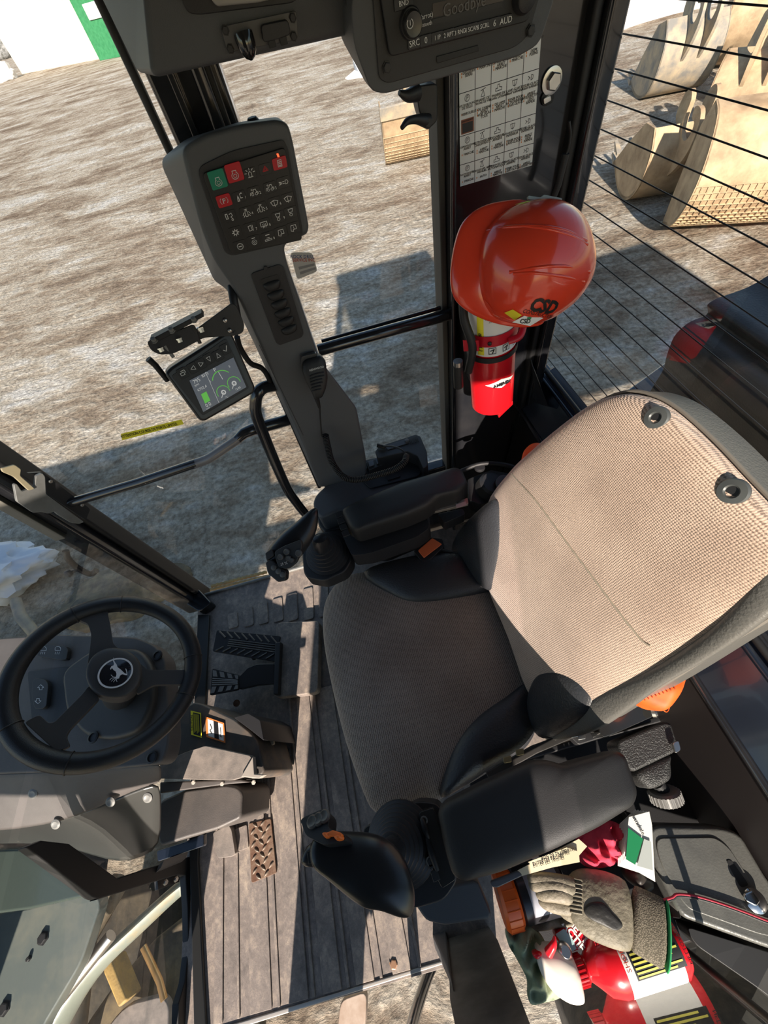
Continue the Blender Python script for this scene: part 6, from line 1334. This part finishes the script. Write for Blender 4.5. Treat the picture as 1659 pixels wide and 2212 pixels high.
# ================================================================== NEAR SIDE: post, handle, tray, clutter
np_ = empty('door_post_cover', (.05, -.40, .45), 'dark grey plastic door post cover rising beside the storage tray', 'post cover')
A1 = [PY(a, b, -.375) for a, b in ((952, 1978), (1000, 1985), (1055, 2000), (1075, 2030), (1160, 2250), (1175, 2300), (1000, 2300), (972, 2160), (968, 2050))]
slab('cover', fillet(A1, .01, 3), (0, -.06, 0), mat('post_cover_plastic', (.22, .205, .185), .45, bump=.2, bscale=800, col2=(.08, .075, .065), cscale=6), np_, bevel=.008, seg=3)
slab('inner_lip', [PY(a, b, -.36) for a, b in ((905, 1945), (940, 1935), (962, 2000), (975, 2120), (962, 2080), (925, 2000))], (0, -.03, 0), GRY, np_, bevel=.004)
slab('foot', fillet([PZ(a, b, .46) for a, b in ((890, 1945), (960, 1915), (1030, 1900), (1065, 1985), (960, 2000), (920, 1990))], .008, 2), (0, 0, -.06), GRY, np_, bevel=.006)
nh = tube('entry_rail', [PY(962, 2050, -.43), PY(945, 2070, -.44), PY(928, 2100, -.46), PY(900, 2180, -.47), PY(880, 2260, -.47), PY(870, 2330, -.47)], .014, PNT, smoothn=6, sides=16); tag(nh, 'black tubular entry handle curving below the near door post', 'rail')
# tinted side glass and its frame
GYY = -.392
struct(pane('window_6', [(.10, GYY, .30), (.60, GYY, .30), (.60, GYY, 1.60), (.10, GYY, 1.60)], GLG))
ug = tube('glass_edge_seal', [PY(1468, 2042, GYY+.003), PY(1700, 2235, GYY+.003)], .006, RUB, sides=8); tag(ug, 'black rubber seal slanting along the tinted side glass', 'seal')
# storage tray floor and walls
ty = empty('storage_tray', PZ(1280, 1950, .36), 'dark plastic storage tray below the near armrest holding rags and bottles', 'tray')
box('tray_floor', .02, .50, -.388, -.03, .30, .325, BLK, ty)
box('tray_inner_wall', .02, .50, -.035, -.022, .30, .40, BLK, ty)
# side box with sloped lid at right
lid = empty('battery_box_lid', PZ(1540, 1880, .47), 'grey dusty moulded lid with chrome latch right of the storage tray', 'lid')
lo = onz([(1400, 1790), (1420, 1782), (1560, 1785), (1600, 1800), (1659, 1900), (1760, 2020), (1760, 2080), (1659, 2050), (1480, 1985), (1462, 1965), (1410, 1860)], .46)
slab('lid_rim', fillet(lo, .015, 4), (0, 0, -.05), mat('lid_grey', (.085, .085, .080), .35, bump=.2, bscale=300, col2=(.12, .12, .11), cscale=12), lid, bevel=.008, seg=3)
li = onz([(1415, 1810), (1545, 1808), (1575, 1830), (1640, 1930), (1720, 2030), (1650, 2022), (1490, 1965), (1472, 1945), (1425, 1860)], .463)
slab('lid_panel', fillet(li, .015, 4), (0, 0, -.004), MATS['lid_grey'], lid, bevel=.003)
slab('slot', fillet(onz([(1568, 1858), (1580, 1858), (1618, 1912), (1600, 1918)], .4635), .005, 3), (0, 0, .0006), INK, lid, bevel=0)
cl_ = PZ(1630, 1945, .47); lathe('latch_base', [(.016, 0), (.017, .003), (.010, .007)], cl_, (0, 0, 1), mat('chrome', (.75, .72, .68), .12, metal=1), lid, seg=24)
slab('latch_tongue', fillet(onz([(1603, 1930), (1622, 1920), (1640, 1945), (1632, 1957), (1608, 1945)], .478), .003, 2), (0, 0, .005), MATS['chrome'], lid, bevel=.002)
lw = slab('lower_ledge', fillet(onz([(1480, 2000), (1659, 2055), (1760, 2090), (1760, 2240), (1659, 2150), (1500, 2040)], .38), .02, 3), (0, 0, -.05), RUB, bevel=.01); tag(lw, 'black moulded ledge below the grey lid beside the side glass', 'ledge')
sb_ = slab('side_bin_wall', [PZ(1385, 1760, .46), PZ(1415, 1790, .46), PZ(1475, 1990, .46), PZ(1450, 1985, .42), PZ(1395, 1800, .42)], (0, 0, -.14), BLK, bevel=.006); tag(sb_, 'black tray wall between papers and the grey lid', 'wall')
wr = empty('red_black_wire', PZ(1500, 1930, .47), 'twin red and black wire lying across the grey lid', 'wire')
for o_, m in ((0, mat('wire_red', (.50, .04, .07), .45)), (3.5, RUB)):
    tube('wire_strand', [PZ(1395, 1928+o_, .44), PZ(1420, 1945+o_, .468), PZ(1450, 1940+o_, .471), PZ(1465, 1932+o_, .470), PZ(1510, 1938+o_, .469), PZ(1580, 1960+o_, .469), PZ(1659, 1990+o_, .469), PZ(1720, 2010+o_, .469)], .0024, m, wr, smoothn=6, sides=8)

# bottle with red body: lies along the glass
def cyl_between(nm, A, Bq, r, m, par, seg=32, caps=.003):
    L = (Bq-A).length; return lathe(nm, [(r-caps, 0), (r, caps), (r, L-caps), (r-caps, L)], A, (Bq-A), m, par, seg=seg)
bt = empty('spray_bottle', PZ(1330, 2040, .40), 'red spray bottle with white trigger head lying under the glove', 'bottle')
ZB = .41
b0, b1 = PZ(1272, 2090, ZB), PZ(1460, 2030, ZB)
axb = (b1-b0).normalized(); Lb = (b1-b0).length; rB = .047
lathe('bottle_body', [(.016, -.020), (.017, -.004), (.026, .006), (.040, .020), (rB, .042), (rB, Lb-.012), (rB-.008, Lb)], b0, axb, REDB, bt, seg=40)
def side_arc(nm, s0, s1, t0, t1, R, m, par):
    x = Vector((0, 0, 1)); x = (x-axb*x.dot(axb)).normalized(); y = axb.cross(x); bm = B(); prev = None
    for i in range(21):
        t = t0+(t1-t0)*i/20; d = x*math.cos(t)+y*math.sin(t); cur = (bm.verts.new(b0+axb*s0+d*R), bm.verts.new(b0+axb*s1+d*R))
        if prev: bm.faces.new((prev[0], cur[0], cur[1], prev[1]))
        prev = cur
    return link(nm, bm, m, par)
lb_ = side_arc('bottle_label', .052, Lb-.018, -1.6, 1.7, rB+.0006, LBL, bt)
side_arc('black_text_panel', .066, .155, -.95, .35, rB+.0012, INK, lb_)
xz = Vector((0, 0, 1)); xz = (xz-axb*xz.dot(axb)).normalized(); yz = axb.cross(xz)
bm = B()
for k in range(11):
    t = -.88+k*.115; d = xz*math.cos(t)+yz*math.sin(t); a_stroke(bm, [b0+axb*(.070)+d*(rB+.002), b0+axb*(.150-.012*(k % 3))+d*(rB+.002)], .0026, d)
link('yellow_text_lines', bm, mat('print_yellow', (.72, .66, .12), .5), lb_, smooth=False)
d = (xz*math.cos(-1.25)+yz*math.sin(-1.25)); 
def bt_text(s, sax, t, size, m, vertical=True):
    d = (xz*math.cos(t)+yz*math.sin(t)); tv = (-xz*math.sin(t)+yz*math.cos(t))
    return text('lettering', s, b0+axb*sax+d*(rB+.0022), tv*-1 if vertical else axb, d, size, m, lb_)
bt_text('SHORT', .058, -.3, .011, INKR); bt_text('NETTOYANT', .162, -.2, .008, INK)
text('embossed_word', 'LIFT', b0+axb*.028+(xz*.6-yz*.6).normalized()*.0415, -yz, (xz-yz*.6-axb*.3), .016, mat('emboss_red', (.5, .01, .02), .3), bt)
cyl_between('threaded_cap', b0-axb*.034, b0-axb*.006, .0205, mat('cap_red', (.48, .008, .015), .3), bt, 28)
bm = B(); 
for k in range(22): dd = xz*math.cos(k*math.tau/22)+yz*math.sin(k*math.tau/22); a_tube(bm, [b0-axb*.031+dd*.0205, b0-axb*.009+dd*.0205], .0014, 5)
link('cap_ribs', bm, MATS['cap_red'], bt)
tz = .44
puff('trigger_head', onz([(1158, 2058), (1172, 2050), (1205, 2052), (1235, 2072), (1250, 2100), (1256, 2120), (1262, 2150), (1258, 2166), (1230, 2164), (1195, 2140), (1168, 2100)], tz), (-.1, -.2, 1), .016, .02, TRIG, bt, rings=9, p=2.6)
puff('nozzle_tip', onz([(1150, 2062), (1154, 2055), (1168, 2055), (1172, 2064), (1160, 2072)], tz+.003), (0, 0, 1), .008, .01, REDB, bt, rings=5, p=2)
tube('trigger_lever', [PZ(1185, 2058, .455), PZ(1196, 2040, .465), PZ(1198, 2022, .465)], [.008, .006, .002], REDB, bt, smoothn=4)
# aerosol / wipes pack beneath
wp_ = empty('cleaner_can', PZ(1250, 2010, .40), 'red and white cleaner packet with French wording beneath the glove', 'packet')
slab('packet', fillet(onz([(1195, 2020), (1225, 1998), (1330, 2000), (1400, 2010), (1400, 2050), (1290, 2040), (1225, 2062)], .415), .006, 2), (0, 0, -.03), REDB, wp_, bevel=.004)
slab('teal_panel', onz([(1200, 2018), (1218, 2006), (1238, 2030), (1245, 2050), (1228, 2060)], .4155), (0, 0, .0006), mat('pack_teal', (.35, .50, .52), .5), wp_, bevel=0)
text('lettering', 'NETT', PZ(1248, 2010, .4162), PZ(1262, 2030, .416)-PZ(1240, 2000, .416), (0, 0, 1), .016, LBL, wp_, bold=.0006); text('lettering', 'ACTIF', PZ(1238, 2022, .4162), PZ(1252, 2042, .416)-PZ(1230, 2010, .416), (0, 0, 1), .016, LBL, wp_, bold=.0006)
sp_ = lathe('steel_valve', [(.012, 0), (.014, .006), (.012, .014), (.008, .018)], PZ(1216, 2055, .43), (.2, .2, 1), STL, seg=20); tag(sp_, 'small shiny steel knob lying beside the white trigger head', 'knob')
# bottle with orange cap
bo_ = empty('flashlight_can', PZ(1130, 1935, .42), 'black can with orange cap and grey label under the near armrest', 'can')
c0_, c1_ = PZ(1078, 1948, .42), PZ(1215, 1910, .41); axc = (c1_-c0_).normalized()
cyl_between('cap', c0_, c0_+axc*.036, .046, ORG2, bo_, 36, .006); bm = B()
xc = axc.orthogonal().normalized(); yc = axc.cross(xc)
for k in range(20): dd = xc*math.cos(k*math.tau/20)+yc*math.sin(k*math.tau/20); a_tube(bm, [c0_+axc*.006+dd*.0458, c0_+axc*.032+dd*.0458], .0012, 5)
link('cap_ribs', bm, ORG2, bo_)
cyl_between('can_body', c0_+axc*.036, c1_, .042, mat('can_black', (.018, .018, .022), .3), bo_, 36, .004)
xu = (Vector((0, 0, 1))-axc*axc.z).normalized(); yu = axc.cross(xu); bm = B(); prev = None
for i in range(13):
    t = -.9+i*.13; dd = xu*math.cos(t)+yu*math.sin(t); cur = (bm.verts.new(c0_+axc*.055+dd*.0426), bm.verts.new(c0_+axc*.12+dd*.0426))
    if prev: bm.faces.new((prev[0], cur[0], cur[1], prev[1]))
    prev = cur
link('grey_label', bm, mat('label_grey', (.28, .29, .33), .5), bo_)
dd = (xu*math.cos(-.2)+yu*math.sin(-.2)); text('lettering', 'LI-ION', c0_+axc*.085+dd*.044, -yu, dd, .010, LBL, bo_)
# grey work glove
gl = empty('work_glove', PZ(1300, 1960, .47), 'dirty grey coated work glove with green cuff trim lying over the bottle', 'glove')
gz = .475
px_loft('palm', [(1225, 1938, gz, 30), (1240, 1942, gz, 46), (1262, 1948, gz+.002, 56), (1290, 1955, gz+.003, 60), (1320, 1963, gz+.003, 62), (1345, 1972, gz+.002, 60), (1365, 1980, gz, 56)], GLP, gl, flat=.32)
for nm, L in (('finger', [(1246, 1910, gz+.004, 12), (1215, 1905, gz+.006, 13), (1180, 1900, gz+.006, 13), (1150, 1897, gz+.004, 13), (1138, 1897, gz+.002, 6)]),
              ('finger', [(1248, 1925, gz+.004, 13), (1215, 1915, gz+.008, 14), (1180, 1912, gz+.008, 14), (1152, 1911, gz+.004, 13), (1141, 1911, gz, 6)]),
              ('finger', [(1240, 1942, gz+.004, 14), (1212, 1932, gz+.010, 15), (1185, 1930, gz+.010, 14), (1166, 1932, gz+.006, 12), (1158, 1934, gz, 5)]),
              ('finger', [(1244, 1960, gz, 14), (1220, 1960, gz+.002, 14), (1195, 1957, gz, 13), (1172, 1948, gz-.004, 12), (1162, 1942, gz-.006, 5)]),
              ('thumb', [(1290, 1990, gz-.004, 18), (1260, 1982, gz-.006, 17), (1235, 1975, gz-.008, 15), (1215, 1968, gz-.01, 12), (1205, 1963, gz-.012, 5)])):
    px_loft(nm, L, GLP, gl, flat=.8)
def pxl(a0, b0_, a1, b1_, w0, w1, n=6, z=gz): return [(a0+(a1-a0)*i/n, b0_+(b1_-b0_)*i/n, z, w0+(w1-w0)*i/n) for i in range(n+1)]
px_loft('knit_cuff', pxl(1362, 1978, 1438, 2018, 56, 60), GLV, gl, flat=.30)
px_loft('green_trim', pxl(1436, 2017, 1444, 2021, 61.5, 62, 2), GRNT, gl, flat=.34)
hg = hitter([c for c in gl.children if c.name.startswith('palm')][0])
bm = B()
for k in range(9):
    y = 1898+k*9; q = [hg(x, y+(x-1235)*.18, .0004) for x in range(1222, 1262, 6)]; q = [w for w in q if w]
    if len(q) > 2: a_tube(bm, q, .0016, 6)
link('knuckle_creases', bm, GLP, gl)
puff('dark_patch', [w for w in [hg(a, b, .0005) or PZ(a, b, gz+.02) for a, b in ((1268, 1955), (1285, 1948), (1305, 1952), (1325, 1975), (1345, 1998), (1330, 2010), (1305, 2000), (1275, 1985), (1262, 1970))]], (0, 0, 1), .004, .003, mat('black_latex', (.03, .028, .026), .5, bump=.8, bscale=60), gl, rings=6, p=2, noise=.0015)
# pink rag, papers, notes, green cloth, dark glove
def cloth(nm, pts, z, h, m, label, cat_, noise=.01, fr=40, seed=1, dz=.02, n=(0, 0, 1)):
    ol = cat(onz(pts, z), 5, True); c = sum(ol, Vector())/len(ol); bm = B(); prev = [bm.verts.new(q-Vector((0, 0, dz))) for q in ol]; K = len(ol); random.seed(seed); ph = [random.random()*6 for _ in range(6)]
    for i in range(22):
        s = 1-(i/22)**1.1; cur = []
        for q in ol:
            w = c+(q-c)*s; hh_ = h*(1-s**2.5)+noise*(1-s**6)*(math.sin(w.x*fr*2.1+ph[0]+2*math.sin(w.y*fr+ph[1]))+.6*math.sin(w.y*fr*2.9+ph[2]+1.5*math.sin(w.x*fr*1.3+ph[3])))
            cur.append(bm.verts.new(w+Vector(n)*hh_))
        for k in range(K): bm.faces.new((prev[k], prev[(k+1) % K], cur[(k+1) % K], cur[k]))
        prev = cur
    bm.faces.new(prev); o = link(nm, bm, m, angle=70); tag(o, label, cat_); return o
cloth('rag', [(1250, 1815), (1280, 1795), (1320, 1775), (1345, 1790), (1345, 1830), (1335, 1862), (1300, 1875), (1262, 1870), (1252, 1845)], .46, .03, PINK, 'crumpled pink red rag between the near armrest and the glove', 'rag', .012, 95, 4)
cloth('green_cloth', [(1095, 2010), (1120, 1996), (1150, 2005), (1175, 2030), (1185, 2060), (1195, 2110), (1215, 2150), (1180, 2165), (1145, 2168), (1140, 2120), (1115, 2070), (1098, 2040)], .412, .022, GRNC, 'crumpled dark green cloth left of the white trigger head', 'cloth', .012, 80, 9)
cloth('dark_glove', [(1350, 1880), (1375, 1868), (1405, 1895), (1412, 1918), (1395, 1928), (1360, 1905)], .45, .02, mat('dark_leather', (.035, .028, .024), .5), 'dark brown leather glove squeezed beside the papers', 'glove', .006, 60, 6)
cloth('work_glove', [(1150, 1985), (1200, 1975), (1245, 1985), (1240, 2000), (1190, 2008), (1140, 2012)], .405, .015, GLP, 'second grey glove mostly hidden below the first, over the packet', 'glove', .004, 60, 7)
ps = empty('paper_stack', PZ(1375, 1830, .50), 'fanned white leaflets with a dark green block beside the lid', 'papers')
for k in range(6):
    o_ = k*3; A = onz([(1338+k*4, 1780-k*3), (1372+k*6, 1748+k), (1405+k*.6, 1782), (1415-k*.3, 1905-k*3), (1380-k*4, 1885-k*6), (1334+k*3, 1870-k*3)], .470+k*.006)
    slab('leaflet', A, (0, 0, .0012), WHT, ps, bevel=0)
slab('green_block', onz([(1357, 1788), (1389, 1812), (1372, 1868), (1352, 1856)], .5035), (0, 0, .0006), FGRN, ps, bevel=0)
slab('grey_sleeve', onz([(1391, 1812), (1406, 1818), (1410, 1880), (1376, 1870)], .5035), (0, 0, .0006), mat('sleeve', (.45, .48, .46), .3), ps, bevel=0)
text('lettering', 'Commande', PZ(1372, 1770, .5042), PZ(1378, 1790, .5)-PZ(1362, 1762, .5), (0, 0, 1), .010, INK, ps)
pn = empty('paper_forms', PZ(1190, 1855, .50), 'cream paper forms sticking out from under the near armrest', 'papers')
for k, L in enumerate(([(1118, 1880), (1250, 1812), (1268, 1828), (1240, 1860), (1110, 1897)], [(1140, 1862), (1225, 1830), (1250, 1840), (1252, 1862), (1160, 1880)])):
    slab('sheet', onz(L, .485+.006*k), (0, 0, .001), TAN, pn, bevel=0)
for k, (s, a, b) in enumerate((('EVITER LES TACHES', 1185, 1862), ('BON DE TRAVAIL', 1200, 1850), ('No 01410', 1230, 1838))): text('lettering', s, PZ(a, b, .493), PZ(a+50, b-14, .493)-PZ(a, b, .493), (0, 0, 1), .007, INK, pn)
bc_ = slab('plastic_bracket', fillet(onz([(1058, 1905), (1120, 1882), (1130, 1892), (1075, 1918), (1062, 1916)], .50), .003, 2), (0, 0, -.01), mat('tray_edge', (.10, .10, .11), .35), bevel=.002); tag(bc_, 'grey plastic tray edge with rivet above the orange capped can', 'bracket')
